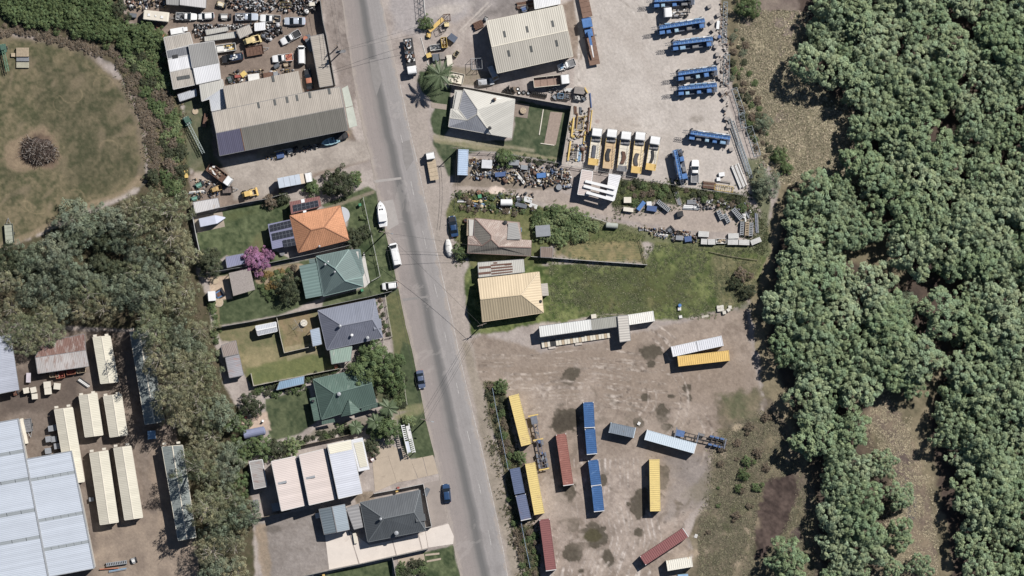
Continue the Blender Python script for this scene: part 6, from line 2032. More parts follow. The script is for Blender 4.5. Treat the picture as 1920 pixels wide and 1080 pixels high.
def item_kit(style,L,W,H,m,m2):
 k = Kit()
 hl,hw = L / 2,W / 2
 if style == 'crate':  # closed box with lid, battens and skids
  k.part('box',MB().bx(-hl,hl,-hw,hw,.1,H-.06),m)
  k.part('lid',MB().bx(-hl-.03,hl+.03,-hw-.03,hw+.03,H-.055,H),m2)
  for s_ in(-1,1):
   k.part('skid',MB().bx(-hl*.9,hl*.9,s_*hw*.6-.06,s_*hw*.6+.06,0,.1),WOOD)
 elif style == 'bin':  # open-topped bin with something in it
  k.part('floor',MB().bx(-hl,hl,-hw,hw,.06,.12),m)
  for s_ in(-1,1):
   k.part('side',MB().bx(-hl,hl,s_*hw-.04,s_*hw+.04,.121,H),m)
   k.part('end',MB().bx(s_*hl-.04,s_*hl+.04,-hw+.05,hw-.05,.121,H),m)
  rg = random.Random(int(L*100+W*10))
  for i in range(int(6+L*W*2)):
   sx_,sy_,sz_ = rg.uniform(.15,.5),rg.uniform(.1,.4),rg.uniform(.1,.4)
   k.part('contents',MB().ob(rg.uniform(-hl*.75,hl*.75),rg.uniform(-hw*.7,hw*.7),H*.55+sz_/2,sx_,sy_,sz_,rg.uniform(0,3)),m2)
 elif style == 'rack':  # open steel frame
  t = .035
  for z in(.08,H):
   b = MB()
   for s_ in(-1,1):
    b.bx(-hl,hl,s_*hw-t,s_*hw+t,z-t,z+t).bx(s_*hl-t,s_*hl+t,-hw,hw,z-t,z+t)
   k.part('frame',b,m)
  for sx_ in(-1,0,1):
   for sy_ in(-1,1):
    k.part('upright',MB().bx(sx_*hl-t,sx_*hl+t,sy_*hw-t,sy_*hw+t,0,H),m)
  for i in range(max(2,int(L/.45))):
   x = -hl +(i+.5) * L / max(2,int(L/.45))
   k.part('slat',MB().bx(x-.04,x+.04,-hw,hw,H*.35,H*.35+.04),m2)
 elif style == 'pallet':  # boards over bearers
  n = max(4,int(L/.22))
  for z in((0,H-.05)if H<.3 else(H-.05,)):
   for i in range(n):
    x = -hl +(i+.5) * L / n
    k.part('board',MB().bx(x-L/n*.38,x+L/n*.38,-hw,hw,z+.001,z+.04),m)
  for s_ in(-1,0,1):
   k.part('bearer',MB().bx(-hl,hl,s_*(hw-.06)-.05,s_*(hw-.06)+.05,.045,H-.055),m2)
 elif style == 'stack':  # stacked long sections
  n = max(2,int(W/.28))
  for lay in range(max(1,int(H/.28))):
   for i in range(n):
    y = -hw +(i+.5) * W / n
    d_ = .06 *((i*7+lay*3)%5-2)
    k.part('section',MB().bx(-hl+d_,hl+d_,y-W/n*.4,y+W/n*.4,lay*.28+.02,lay*.28+.26),m if(i+lay)%3 else m2)
 elif style == 'ladder':  # ribbed module, two chords with many cross plates
  for s_ in(-1,1):
   k.part('chord',MB().bx(-hl,hl,s_*hw-.06,s_*hw+.06,.1,H),m)
  n = max(5,int(L/.4))
  for i in range(n):
   x = -hl +(i+.5) * L / n
   k.part('cross_plate',MB().bx(x-.1,x+.1,-hw+.07,hw-.07,H-.16,H-.04),m)
  k.part('base',MB().bx(-hl+.1,hl-.1,-hw+.08,hw-.08,.05,.12),m2)
 elif style == 'lattice':  # boom section
  t = .05
  b = MB()
  for sy_ in(-1,1):
   for z in(.1,H):
    b.tube((-hl,sy_*hw,z),(hl,sy_*hw,z),t,5)
  k.part('chord',b,m)
  n = max(4,int(L/(W*.9)))
  for i in range(n):
   x,x2 = -hl + i * L / n,-hl +(i+1) * L / n
   xm =(x+x2) / 2
   k.part('lacing',MB().tube((x,-hw,H),(xm,hw,H),.03,4).tube((xm,hw,H),(x2,-hw,H),.03,4).tube((x,-hw,.1),(xm,hw,.1),.03,4).tube((xm,hw,.1),(x2,-hw,.1),.03,4)
.tube((x,-hw,.1),(x,-hw,H),.03,4).tube((x,hw,.1),(x,hw,H),.03,4),m2)
  for s_ in(-1,1):
   k.part('end_frame',MB().tube((s_*hl,-hw,H),(s_*hl,hw,H),t,5).tube((s_*hl,-hw,.1),(s_*hl,hw,.1),t,5),m)
 elif style == 'pipe':
  k.part('pipe',MB().tube((-hl,0,W/2),(hl,0,W/2),W/2,10),m)
  for s_ in(-1,1):
   k.part('collar',MB().tube((s_*hl-.08,0,W/2),(s_*hl+.08,0,W/2),W/2+.04,10),m2)
 elif style == 'beam':
  k.part('flange',MB().bx(-hl,hl,-hw,hw,H-.05,H),m)
  k.part('web',MB().bx(-hl,hl,-.04,.04,.05,H-.05),m2)
  k.part('flange',MB().bx(-hl,hl,-hw,hw,0,.05),m)
 elif style == 'engine':  # lump of machinery
  k.part('block',MB().bx(-hl*.8,hl*.6,-hw*.7,hw*.7,.15,H*.7),m)
  k.part('head',MB().bx(-hl*.6,hl*.4,-hw*.45,hw*.45,H*.7,H),m2)
  k.part('flywheel',MB().tube((hl*.6,0,H*.45),(hl,0,H*.45),hw*.8,12),DARK)
  k.part('pipework',MB().tube((-hl*.7,hw*.8,H*.6),(hl*.5,hw*.8,H*.8),.07,6).tube((-hl*.5,-hw*.8,H*.7),(hl*.3,-hw*.9,H*.5),.06,6),m2)
  k.part('base',MB().bx(-hl,hl,-hw,hw,0,.15),DARK)
 elif style == 'drum':
  k.part('drum',MB().lathe(0,0,[(L/2*.96,0),(L/2,.03),(L/2,H*.33),(L/2*1.03,H*.35),(L/2,H*.37),(L/2,H-.04),(L/2*.97,H)],14),m)
  k.part('lid',MB().lathe(0,0,[(L/2*.9,H-.02),(L/2*.88,H+.015)],14),m2)
 elif style == 'tyre':
  k.part('tyre',MB().ring(0,0,W/2,L/2-W*.5,W*.48,14,6),TYRE)
  k.part('rim',MB().lathe(0,0,[(L*.24,W*.2),(L*.24,W*.8),(L*.12,W*.7)],12),m)
 elif style == 'tyre_up':  # standing on its tread
  k.part('tyre',MB().ring(0,0,L/2,L/2-W*.45,W*.45,14,6,'y'),TYRE)
  k.part('rim',MB().tube((0,-W*.3,L/2),(0,W*.3,L/2),L*.26,10),m)
 elif style == 'table':
  k.part('table_top',MB().lathe(0,0,[(L/2*.95,H-.06),(L/2,H-.04),(L/2,H),(L/2*.96,H+.01)],20),m)
  k.part('pedestal',MB().lathe(0,0,[(L*.25,0),(L*.1,.1),(L*.08,H-.06)],10),m2)
  for i in range(6):
   t = i * math.pi / 3
   k.part('inlay',MB().ob(math.cos(t)*L*.3,math.sin(t)*L*.3,H+.016,L*.2,L*.06,.01,t),m2)
 elif style == 'heap':  # covered heap under a tarpaulin
  rg = random.Random(int(L*37+W*11))
  rings =[]
  for i in range(8):
   t = i / 7
   sc_ =(math.sin(math.pi*(0.06+0.88*t))) ** .5
   rr =[]
   for j in range(10):
    a = math.pi * j / 9
    rr.append((-hl+L*t,hw*sc_*math.cos(a)*rg.uniform(.9,1.05),max(0.0,H*sc_*math.sin(a)**.6*rg.uniform(.75,1.05))))
   rings.append(rr)
  k.part('cover',MB().loft(rings),m,smooth=True)
  k.part('rope',MB().tube((-hl*.3,-hw*.98,.1),(-hl*.3,-hw*.5,H*.95),.03,5).tube((-hl*.3,-hw*.5,H*.95),(-hl*.3,hw*.5,H*.95),.03,5),m2)
 elif style == 'tank':  # horizontal cylinder on saddles
  r = W / 2
  k.part('shell',MB().tube((-hl*.9,0,r+.15),(hl*.9,0,r+.15),r,16),m)
  for s_ in(-1,1):
   k.part('dished_end',MB().tube((s_*hl*.9,0,r+.15),(s_*hl,0,r+.15),r,16,r*.55),m)
   k.part('saddle',MB().bx(s_*hl*.5-.1,s_*hl*.5+.1,-r*.8,r*.8,0,r*.6),m2)
 elif style == 'bin_wheelie':
  k.part('bin_body',MB().loft([[(-.22,-.22,.06),(.22,-.22,.06),(.22,.22,.06),(-.22,.22,.06)],[(-.3,-.28,1.0),(.3,-.28,1.0),(.3,.28,1.0),(-.3,.28,1.0)]]),DGREEN)
  k.part('bin_lid',MB().loft([[(-.34,-.32,1.0),(.34,-.32,1.0),(.34,.32,1.0),(-.34,.32,1.0)],[(-.3,-.28,1.09),(.3,-.28,1.06),(.3,.28,1.06),(-.3,.28,1.09)]]),m)
  for s_ in(-1,1):
   k.part('wheel',MB().tube((-.26,s_*.24,.1),(-.26,s_*.3,.1),.1,10),TYRE)
 elif style == 'chair':
  k.part('seat',MB().bx(-.25,.25,-.25,.25,.4,.45),m)
  k.part('backrest',MB().bx(-.27,-.22,-.25,.25,.45,.9),m)
  for sx_ in(-.22,.22):
   for sy_ in(-.22,.22):
    k.part('leg',MB().tube((sx_,sy_,0),(sx_,sy_,.4),.025,5),m2)
 return k

ST ={'crate':('crate','crate'),'bin':('open_bin','bin'),'rack':('steel_rack','rack'),'pallet':('timber_pallet','pallet'),'stack':('section_stack','stack'),'ladder':('ribbed_module','module'),
'lattice':('boom_section','boom'),'pipe':('pipe','pipe'),'beam':('steel_beam','beam'),'engine':('machine','machine'),'drum':('drum','drum'),'tyre':('tyre','tyre'),'tyre_up':('tyre','tyre'),
'table':('round_table','table'),'heap':('covered_heap','covered heap'),'tank':('tank','tank'),'bin_wheelie':('wheelie_bin','bin'),'chair':('chair','chair')}

def it(style,px,py,L,W,H,ang,m,m2,label,group=None,name=None,cat=None,z=0.0):
 n,c = ST[style]
 return kit(item_kit,style,L,W,H,m,m2).place(name or n,label,cat or c,px,py,ang,group,z)

PALEY = M(C(236,208,140),.6,0,.1,1.5,key='pale_yellow')
STEEL = M(C(110,116,124),.6,.2,.2,2,key='worn_steel')
PLATE = M(C(150,140,132),.7,.1,.18,2,key='weathered_plate')
LATT = M(C(156,168,174),.5,.2,.12,2,key='boom_steel')
BLUEGL = M(C(76,104,160),.5,0,.12,1.5,key='cobalt_paint')
GREYP = M(C(146,150,156),.6,0,.12,1.5,key='mid_grey_paint')
WHT2 = M(C(228,226,220),.6,0,.1,1.5,key='dull_white')
# --- top middle yard
it('beam',818,47,4.4,.9,.9,42,AMBER,YELLOW,'long yellow boom beam slanting beside the green shrub',name='boom_beam')
it('engine',804,66,1.6,1.1,1.0,80,YELLOW,AMBER,'small yellow machine at the lower end of the yellow boom',name='yellow_machine')
it('rack',838,33,1.6,1.5,1.9,5,RUST,RUST,'rusty steel cage at the top of the crate group',name='steel_cage')
it('rack',829,54,1.5,1.4,1.6,20,DARK,DARK,'dark steel cage beside the small yellow crate',name='steel_cage')
it('crate',837.5,46,1.1,1.0,1.0,3,YELLOW,PALEY,'small yellow crate between two steel cages')
it('crate',849,71.5,1.9,1.5,1.4,-35,STEEL,M(C(92,104,126),.5,0,.1,key='slate_lid'),'dark slate blue steel crate turned on the dirt')
it('bin',833,80,2.4,1.3,1.5,97,YELLOW,TAN,'tall yellow open bin with gear in it')
it('bin',816.5,89,2.5,1.3,1.0,8,WHT2,STEEL,'grey wire bin of scrap beside the yellow bin')
it('crate',804,104,1.1,1.0,1.3,20,YELLOW,YELLOW,'bright yellow crate near the pole fence')
it('crate',817,108,1.6,1.4,1.2,95,STEEL,STEEL,'grey steel crate right of the bright yellow one')
it('crate',829,105,1.5,1.2,.6,95,PLATE,PLATE,'low weathered plate stack beside the grey crate')
it('crate',843,114,2.6,1.25,.9,96,CREAM,CREAM,'pale cream oblong crate on the reddish gravel')
it('bin',856,101,1.4,.95,.9,55,M(C(200,184,140),.7,key='khaki'),DARK,'small khaki frame bin near the workshop shadow')
it('rack',894,120,2.5,2.5,2.0,3,GALV,GREY,'large square galvanised cage beside the workshop',name='steel_cage')
it('stack',897,47,2.2,1.8,.9,25,RUST,RUST,'rusty steel stack at the workshop corner')
it('engine',911,36,1.1,.9,1.2,70,WHT2,GREY,'white framed machine at the workshop corner')
it('bin',855,146,3.6,2.4,.55,-12,CREAM,CREAM,'large cream open tray body on the grass',name='tray_body')
it('pallet',965,168,2.0,1.3,.2,2,WOOD,WOOD,'brown boards on the ground beside the tyre stacks')
it('stack',985,9,4.0,1.6,.6,8,RUST,WOOD,'rusty stack of plates behind the workshop at the top')
it('engine',983,17,2.0,1.6,1.2,20,GREYP,BLUEGL,'grey and blue machine in shadow at the top edge')
it('pallet',1030,167,1.5,1.2,.25,0,PLATE,WOOD,'brown pallet below the tipper truck')
it('crate',1086,170,2.3,1.6,1.5,-8,PLATE,PLATE,'brown roofed box near the yard gate corner')
it('bin',1051,180,1.3,1.2,1.0,-6,LBLUE,STEEL,'blue framed bin in the row below the tipper truck')
it('bin',1063,181,1.3,1.3,1.0,-8,PLATE,STEEL,'brown bin in the row below the tipper truck')
it('bin',1083,183,1.7,1.2,1.0,-8,STEEL,WHT2,'dark bin of white scrap in front of the roofed box')
it('pallet',1065,169,2.0,.9,.35,4,WHT2,GREY,'white slatted stack beside the brown roofed box')
it('engine',1040,182,1.3,1.2,.9,40,STEEL,GREYP,'grey machine part left of the blue framed bin')
it('engine',1095,186,1.0,.9,.9,30,GREYP,STEEL,'small grey machine part right of the dark bin')
it('beam',1099,169,1.5,.3,.4,-60,YELLOW,AMBER,'short yellow beam leaning at the roofed box')
it('pipe',1107.5,188,3.2,.32,.3,95,BLUEGL,BLUEGL,'single blue violet pipe on the hardstand')
# tyres
for i,(x,y) in enumerate([(950,167),(954,164),(957.5,169),(961,167),(946,170),(952,173),(958,175),(964,172)]):
 it('tyre_up',x,y,1.05,.34,1,85+i*3,GREY,GREY,'dark tyre standing in the left tyre cluster','left tyre cluster below the workshop')
for i,(x,y) in enumerate([(971,167),(973.5,174)]):
 it('tyre',x,y,1.0,.32,1,0,WHITE,WHITE,['white rimmed tyre lying flat, upper of two','white rimmed tyre lying flat, lower of two'][i],'tyre row')
it('tyre',982,173.5,1.1,.35,1,0,GREY,GREY,'grey rimmed tyre lying flat, right of the white rimmed ones')
it('tyre',991,174.5,1.15,.35,1,0,GALV,GALV,'silver rimmed tyre lying flat, rightmost of four')
for i in range(9):
 it('tyre_up',999+i*3.2,175+i*.55,1.05,.32,1,82,GREY,GREY,'dark tyre standing in the right tyre row','right tyre row along the fence')
 # --- pipes beside the deck trucks
it('stack',1079,206,1.9,.7,.55,92,RUST,RUST,'short rusty pipe bundle, left, near the fence corner')
it('stack',1089,207,1.7,.6,.55,93,STEEL,STEEL,'short dark grey pipe bundle near the fence corner')
it('beam',1074,238,4.6,.35,.5,83,YELLOW,AMBER,'long yellow beam along the fence, upper')
it('beam',1067.5,283,4.6,.35,.5,82,YELLOW,AMBER,'long yellow beam along the fence, lower')
it('beam',1082,226,3.4,.3,.4,85,RUST,RUST,'dark rusty beam beside the upper yellow beam')
it('rack',1088,232,3.2,1.6,.8,84,YELLOW,DARK,'yellow pipe rack with dark clamps')
it('pipe',1103,226,6.0,.4,.4,85,RUST,RUST,'long brown pipe, right of the yellow rack')
it('pipe',1108,226,4.8,.28,.3,84,YELLOW,YELLOW,'long yellow pipe beside the long brown pipe')
it('beam',1096,258,3.0,.3,.4,83,YELLOW,AMBER,'short yellow beam left of the first deck truck')
it('rack',1076,285,3.8,1.1,.6,83,DARK,DARK,'dark trestle rack beside the lower yellow beam')
it('stack',1085,286,4.0,.7,.3,84,WHT2,LBLUE,'white and pale blue pipe bundle on the hardstand')
it('pipe',1089,286,3.8,.3,.3,82,LBLUE,BLUEGL,'blue pipe beside the white pipe bundle')
it('pipe',1094,283,4.4,.32,.3,84,RUST,RUST,'brown pipe left of the first deck truck')
# --- boom sections along the east fence of the top yard
for(px,py,L,W,an,lab) in[(1359,42,9.6,.95,88,'narrow grey boom section at the top of the east fence'),(1362,130,7.0,1.3,88,'grey boom section, second along the east fence'),
(1384,190,6.4,1.3,-72,'grey boom section, slanting near the swamp grass'),(1392,226,3.6,1.2,102,'short grey boom section end near the bush'),(1412,265,7.2,1.6,-73,'wide galvanised boom section with zigzag lacing by the bush')]:
 it('lattice',px,py,L,W,1.1,an,LATT,LATT,lab,'boom sections along the east fence')
for i,(px,py,L,an) in enumerate([(1384,272,13.0,-71),(1390,276,13.0,-71),(1397,300,9.0,-71)]):
 it('lattice',px,py,L,.7,.8,an,LATT,GALV,['long bundled boom at the yard corner, left','long bundled boom at the yard corner, middle','long bundled boom at the yard corner, right'][i],'bundled booms at the yard corner')
it('beam',1375,245,7.0,.5,.5,-70,PLATE,PLATE,'tan timber beam along the yard corner')
it('stack',1386,330,5.6,2.0,.7,-68,WHT2,PLATE,'pale heap of steel sections at the yard corner')
it('stack',1330,347,3.0,1.7,.7,-6,RUST,WOOD,'rusty beam stack beside the white ute')
it('rack',1357,353,4.4,1.3,.6,-8,YELLOW,PALEY,'yellow ladder rack at the bottom of the yard')
it('crate',1353,327,1.3,.9,.8,8,WHT2,WHITE,'white box near the yellow ladder rack')
it('crate',1347,336,.8,.8,.7,4,WHT2,WHITE,'small white box below the other white box')
it('beam',1359,341,2.6,.35,.3,-8,PLATE,PLATE,'short brown beam beside the small white box')
for i,(px,py) in enumerate([(1328,14),(1332,43),(1336,58),(1340,71),(1340,89),(1343,104),(1344,117),(1347,146),(1352,175),(1356,186),(1358,206),(1360,224),(1364,239),(1369,282),(1345,30)]):
 it('crate',px+2,py-2,.9,.8,.9,20+i*13,M(C(150,140,134),.8,0,.2,2,key='block_grey'),M(C(170,160,152),.8,0,.2,2,key='block_pale'),'small concrete block in the line along the east fence','concrete blocks along the east fence','concrete_block','block')
it('drum',1348.5,69,.85,.85,.95,0,BLUE,BLUEGL,'blue drum near the east fence')
it('crate',1346,47,1.9,.6,.8,84,WHITE,WHITE,'white slab by the east fence near the top')
# --- junk between the track and the cream house
it('crate',913,308,2.4,1.9,1.2,-3,WHT2,M(C(214,216,220),.6,key='pale_lid'),'pale double topped box beside the shrub')
it('bin',886,302,1.7,1.2,.7,10,TAN,RUST,'heap of bricks and timber in a frame by the sky blue container')
it('crate',938,327,2.4,1.0,1.0,5,BLUEGL,BLUEGL,'blue covered box with white straps by the track',name='covered_box')
it('stack',975,333,3.2,.7,.7,-52,WHT2,PLATE,'white and brown beams lying at a slant by the track')
it('stack',1000,343,2.3,.8,.4,-68,CREAM,PLATE,'two cream beams lying steeply by the track')
it('crate',963,305,2.6,1.2,1.2,-3,DARK,GREYP,'dark framed box with white edge below the hedge')
it('crate',983,314,1.6,1.0,.9,-6,WHT2,GREYP,'pale grey box right of the dark framed box')
it('pallet',1001,318,1.5,.9,.4,0,RUST,RUST,'rusty pallet near the hedge shadow')
it('crate',1015,329,2.1,1.1,1.0,6,BLUEGL,BLUE,'blue box with grey end by the track')
it('engine',1028,328,1.1,.9,.8,0,GREYP,WHT2,'grey machine at the end of the blue box')
it('bin',1061,328.5,1.8,1.8,.5,-5,WHITE,RUST,'white square frame with brown fill')
it('stack',1037,339,3.6,1.2,.4,-5,RUST,DARK,'dark rusty beam stack near the white frame')
it('drum',1048,351,1.6,1.6,.7,0,BLACKP,GREYP,'black round tank with white parts on it',name='round_tank',cat='tank')
it('pallet',1062,351,1.2,.9,.2,60,TAN,WOOD,'small yellowish pallet beside the black tank')
it('engine',1011,340,1.5,.8,.8,-20,GREYP,WHT2,'grey machine below the blue box with grey end')
it('engine',955,330,1.2,1.0,.8,30,RUST,TAN,'brown machine heap right of the blue covered box')
it('stack',893,327,2.4,.6,.3,0,GREYP,WHT2,'grey pipe stack beside the sky blue container')
it('engine',918,325,1.8,.9,.7,10,STEEL,GREYP,'grey engine lump left of the blue covered box')
# --- junk below the track near the rusty house
it('crate',898,361,.8,.7,.6,30,RED,ORANGE,'small red orange box on the grass by the track')
it('crate',899.5,368,.8,.8,.7,10,GREEN,GREEN,'small bright green box on the grass by the track')
it('beam',898,377,3.6,.35,.4,1,AMBER,YELLOW,'yellow trailer beam in the grass')
it('stack',899,384,2.6,.8,.35,2,LBLUE,BLUEGL,'blue panels lying beside the yellow beam')
it('tank',949.5,380,2.9,1.6,1.6,0,WHITE,GREY,'white horizontal tank near the rusty house')
it('pallet',990,374.5,2.0,1.2,.5,-15,WHITE,GREYP,'white slatted stack by the track edge')
it('pallet',1000,386,1.9,1.0,.4,-18,WHITE,GREYP,'white framed panel lying below the slatted stack')
it('crate',977,385,2.7,.9,.7,-14,STEEL,STEEL,'dark grey long box among the weeds')
it('engine',973,374,1.7,1.1,.9,0,DARK,STEEL,'dark machine lump beside the white slatted stack')
it('stack',868,377,2.4,.6,.3,0,GREYP,WHT2,'pale scrap strips in the grass at the lot corner')
it('pallet',950,398,1.6,.6,.15,5,WHT2,GREYP,'white sheet in the weeds below the white tank')
it('drum',971,370,.7,.7,.6,0,WHT2,WHITE,'white tub beside the white horizontal tank')
it('tank',1147,423,2.9,1.3,1.2,-4,M(C(172,178,166),.7,0,.1,key='pale_green_tank'),GREY,'pale green grey tank on the fence line')
it('bin',973.5,431,1.1,.9,.5,5,LBLUE,LBLUE,'blue tarp covered bin beside the rusty house')
it('crate',1018,433,3.4,2.6,1.9,5,M(C(120,128,124),.7,0,.15,key='shed_grey'),GREYP,'grey shed box half covered by the green shrub',name='garden_box')
it('drum',873,413,.9,.9,.7,0,RED,DARK,'small red drum beside the rusty house verandah')
# --- along the track, east end
it('crate',1176.5,375,1.7,1.3,1.0,0,CREAM,CREAM,'cream cube on the grass right of the white frame')
it('crate',1178,393,2.3,.9,.9,-8,M(C(196,196,164),.6,key='pale_khaki'),CREAM,'pale khaki long box at the track edge')
it('crate',1202,386,2.4,.9,.8,52,BLUEGL,BLUE,'narrow blue box lying at a slant by the track')
it('crate',1222,391,2.3,1.2,.9,-8,BLUEGL,BLUEGL,'wide dark blue box by the track')
it('crate',1217,382,1.1,1.0,.7,5,GREYP,WHT2,'grey box above the wide dark blue box')
it('ladder',1244,386,3.6,.9,1.1,-38,GALV,DARK,'ribbed grey module lying at a slant by the track')
it('stack',1271,372,3.3,1.2,.5,-72,GREYP,PLATE,'grey sheet stack lying steeply in the grass')
it('crate',1275,401,1.4,1.2,1.1,10,M(C(96,88,76),.8,key='brown_box'),DARK,'dark brown box on the track')
it('pallet',1297,379,2.2,1.0,.5,0,GREYP,GREYP,'grey slatted pile above the white one')
it('stack',1296,389,3.8,1.1,.5,-3,WHITE,GREYP,'white sectional pile at the track edge')
it('pallet',1327,377,2.0,.8,.2,-20,WHITE,WHT2,'white frame panel lying in the grass')
it('ladder',1350,403,2.4,.8,.9,-65,GALV,WHT2,'short ribbed silver module, left of two at the track end')
it('ladder',1362,409,2.4,.8,.9,-62,GALV,WHT2,'short ribbed silver module, right of two at the track end')
it('ladder',1382,401,3.2,1.0,1.1,-50,GALV,DARK,'larger ribbed module at the end of the track')
for i,(px,py,m) in enumerate([(1391,428,GALV),(1400.5,429,TAN),(1408,430,GALV)]):
 it('ladder',px,py,3.3,.75,.9,86,m,DARK,['ribbed silver module, left of three upright at the track end','tan ribbed module, middle of three at the track end','ribbed silver module, right of three at the track end'][i],'ribbed modules at the track end')
it('stack',1419,418,4.6,.8,.3,93,M(C(130,136,160),.6,key='lilac_steel'),GREYP,'lilac grey plates lying in the weeds at the track end')
it('beam',1398,398,3.2,.4,.4,-60,GREYP,PLATE,'grey beam beside the larger ribbed module')
it('beam',1397,404,3.0,.35,.4,95,WHT2,GREYP,'white beam among the weeds at the track end')
for i,(px,py,L,W,an,lab) in enumerate([(1319,439,2.5,1.3,-3,'upper white box of the row at the track bottom edge'),(1320,453,1.5,1.3,-3,'small white box at the left of the bottom row'),(1334,453.5,1.8,1.3,0,'white box second in the bottom row'),
(1375,442.5,2.5,1.25,2,'white ribbed box above the bottom row'),(1374,454,2.5,1.25,0,'white ribbed box fourth in the bottom row'),(1395,454.5,2.5,1.25,-2,'white ribbed box fifth in the bottom row'),(1417,452,2.5,1.2,22,'white box turned at the right end of the bottom row')]):
 it('pallet',px,py,L,W,1.0,an,WHT2,GREYP,lab,'white slatted boxes along the track','slatted_box','box')
it('bin',1352,452,2.3,1.1,.8,0,WHT2,TAN,'open white frame box with timber in the bottom row')
it('stack',1240,441,3.2,.8,.4,-6,WHT2,GREYP,'white panel stack at the meadow edge')
it('crate',1274,446,1.7,1.0,.8,-4,WHT2,GREYP,'white and grey box at the meadow edge')
it('crate',1290,448,1.6,1.2,.8,10,GREYP,BLUEGL,'box with blue top at the meadow edge')
it('stack',1279,436,3.2,.8,.5,-3,RUST,WOOD,'rusty brown bundle at the track edge')
it('engine',1256,431,1.8,1.5,.9,40,DARK,STEEL,'dark tangled machine at the track edge')
it('stack',1221,431,2.6,.9,.4,-5,WOOD,PLATE,'brown timber stack at the track edge')
it('pallet',1241,431,1.4,1.2,.25,0,WOOD,RUST,'brown pallet at the track edge')
it('pallet',1202,429,1.2,.9,.3,10,GREYP,WHT2,'pale rack at the track edge')
for i,(px,py,an) in enumerate([(1347,576,0),(1353.5,575,10),(1348,581,5),(1354,580,20),(1358,586,10),(1366,581,40),(1368.5,576,0)]):
 it('crate',px,py,.75,.7,.6,an,M(C(206,200,184),.9,0,.1,key='block_cream'),M(C(216,210,194),.9,0,.1,key='block_light'),'pale concrete block in the small heap at the meadow corner','concrete blocks at the meadow corner','concrete_block','block')
it('drum',1274.5,572.5,.8,.8,.9,0,BLUE,BLUE,'blue drum at the bottom of the meadow')
it('crate',1274,579,.7,.7,.6,0,WHT2,WHT2,'white cube below the blue drum')
it('crate',1276,594,.7,.6,.4,10,WHT2,WHT2,'small white block near the yard edge')
it('pallet',1322,593,1.7,.5,.15,14,CREAM,PLATE,'pale board lying at the yard edge')
it('crate',1198,794,.7,.6,.3,60,WHT2,WHT2,'small white block in the wet patch')
it('pallet',1305,1005,.9,.7,.2,70,WHT2,WHT2,'white rubble piece beside the diagonal red container')
it('tank',1280,1080,2.6,1.0,1.0,5,LBLUE,GREY,'pale blue tank cut by the bottom edge')
# --- upper left yards
it('crate',249,29,1.8,.9,.9,-5,STEEL,STEEL,'dark grey box on the pale patch left of the caravan')
it('drum',298,49,1.3,1.3,.5,0,ORANGE,RUST,'orange red round lid below the caravan')
it('crate',308,67,1.0,.8,.8,20,ORANGE,ORANGE,'bright orange box at the annex corner')
it('crate',333,58,3.2,1.3,1.0,10,WHT2,WHITE,'white box row at the annex top wall')
it('crate',348,55,.95,.9,1.2,8,WHITE,WHITE,'white cube beside the annex top wall')
it('engine',422,32,3.0,1.6,1.1,0,DARK,WHT2,'stripped engine and chassis in the car row',name='stripped_chassis')
it('engine',429,31,1.0,1.2,1.0,0,RUST,RUST,'rusty gearbox in the car row')
it('engine',415,9,2.4,1.5,1.3,-15,M(C(226,200,146),.7,key='sand_paint'),CREAM,'sand yellow machine near the top edge of the scrapyard')
it('stack',470,6,4.6,1.4,.6,-5,GREYP,WHT2,'long grey metal sections at the top of the scrapyard')
it('stack',455,15,4.2,.8,.5,-4,WHT2,GREYP,'long white metal sections above the car row')
it('rack',536,9,2.4,1.2,.8,0,M(C(170,150,84),.7,key='olive_frame'),RUST,'olive yellow rack near the top of the scrapyard')
it('crate',585,8,1.4,.8,.9,5,CREAM,CREAM,'cream box near the top of the scrapyard by the fence')
it('bin',424,90,4.6,1.7,1.2,8,WHT2,YELLOW,'white frame of yellow machines beside the annex')
it('crate',414,92,1.6,1.2,1.3,8,WHT2,WHT2,'pale block at the left end of the yellow machine frame')
it('engine',537,122,2.0,1.0,.8,8,RUST,TAN,'rusty machine below the orange tray ute')
it('tank',519,124,1.5,1.1,1.1,30,STEEL,GREY,'grey tank below the orange tray ute')
it('engine',539.5,133,1.2,1.0,.9,5,AMBER,DARK,'small yellow machine against the workshop roof edge')
it('crate',476,145,2.6,1.5,.9,8,WHITE,WHT2,'white tub against the workshop roof edge',name='white_tub',cat='tub')
it('crate',503,141,2.2,1.2,.8,8,RUST,RUST,'rusty plate box against the workshop roof edge')
it('crate',517,138,1.0,.9,.8,8,GREYP,GREYP,'grey box against the workshop roof edge')
it('crate',457,139,1.3,1.1,1.0,40,TAN,YELLOW,'tan yellow box at the workshop corner')
it('crate',447,143,1.6,.6,.8,5,M(C(214,176,160),.7,key='pinkish'),RED,'pink and red boards at the workshop corner')
it('engine',432,149,1.6,1.6,1.2,20,DGREEN,STEEL,'dark green machine at the workshop corner')
it('drum',573,72,1.2,1.2,.9,0,RED,ORANGE,'red drum at the top of the long shed')
it('crate',578,69,1.1,.9,.9,20,M(C(110,140,146),.6,key='teal_tarp'),STEEL,'teal tarp bundle at the top of the long shed')
it('crate',580,85,3.2,1.0,1.0,-70,M(C(70,80,96),.6,key='slate_tarp'),STEEL,'dark slate box in the long shed shadow')
it('crate',526,291,1.7,1.3,.8,12,BLUEGL,BLUEGL,'blue tarp box among scrap below the workshop')
it('stack',530,282,4.0,.4,.4,12,WHT2,YELLOW,'white and yellow pipes along the workshop wall')
it('engine',545,283,2.4,1.2,.8,20,STEEL,WHT2,'grey scrap machine along the workshop wall')
it('drum',651,254,.9,.9,.8,0,ORANGE,RUST,'orange drum at the workshop road corner')
it('crate',349.5,326.5,1.7,.8,.7,95,AMBER,YELLOW,'small yellow trough in the grass by the bush',name='trough',cat='trough')
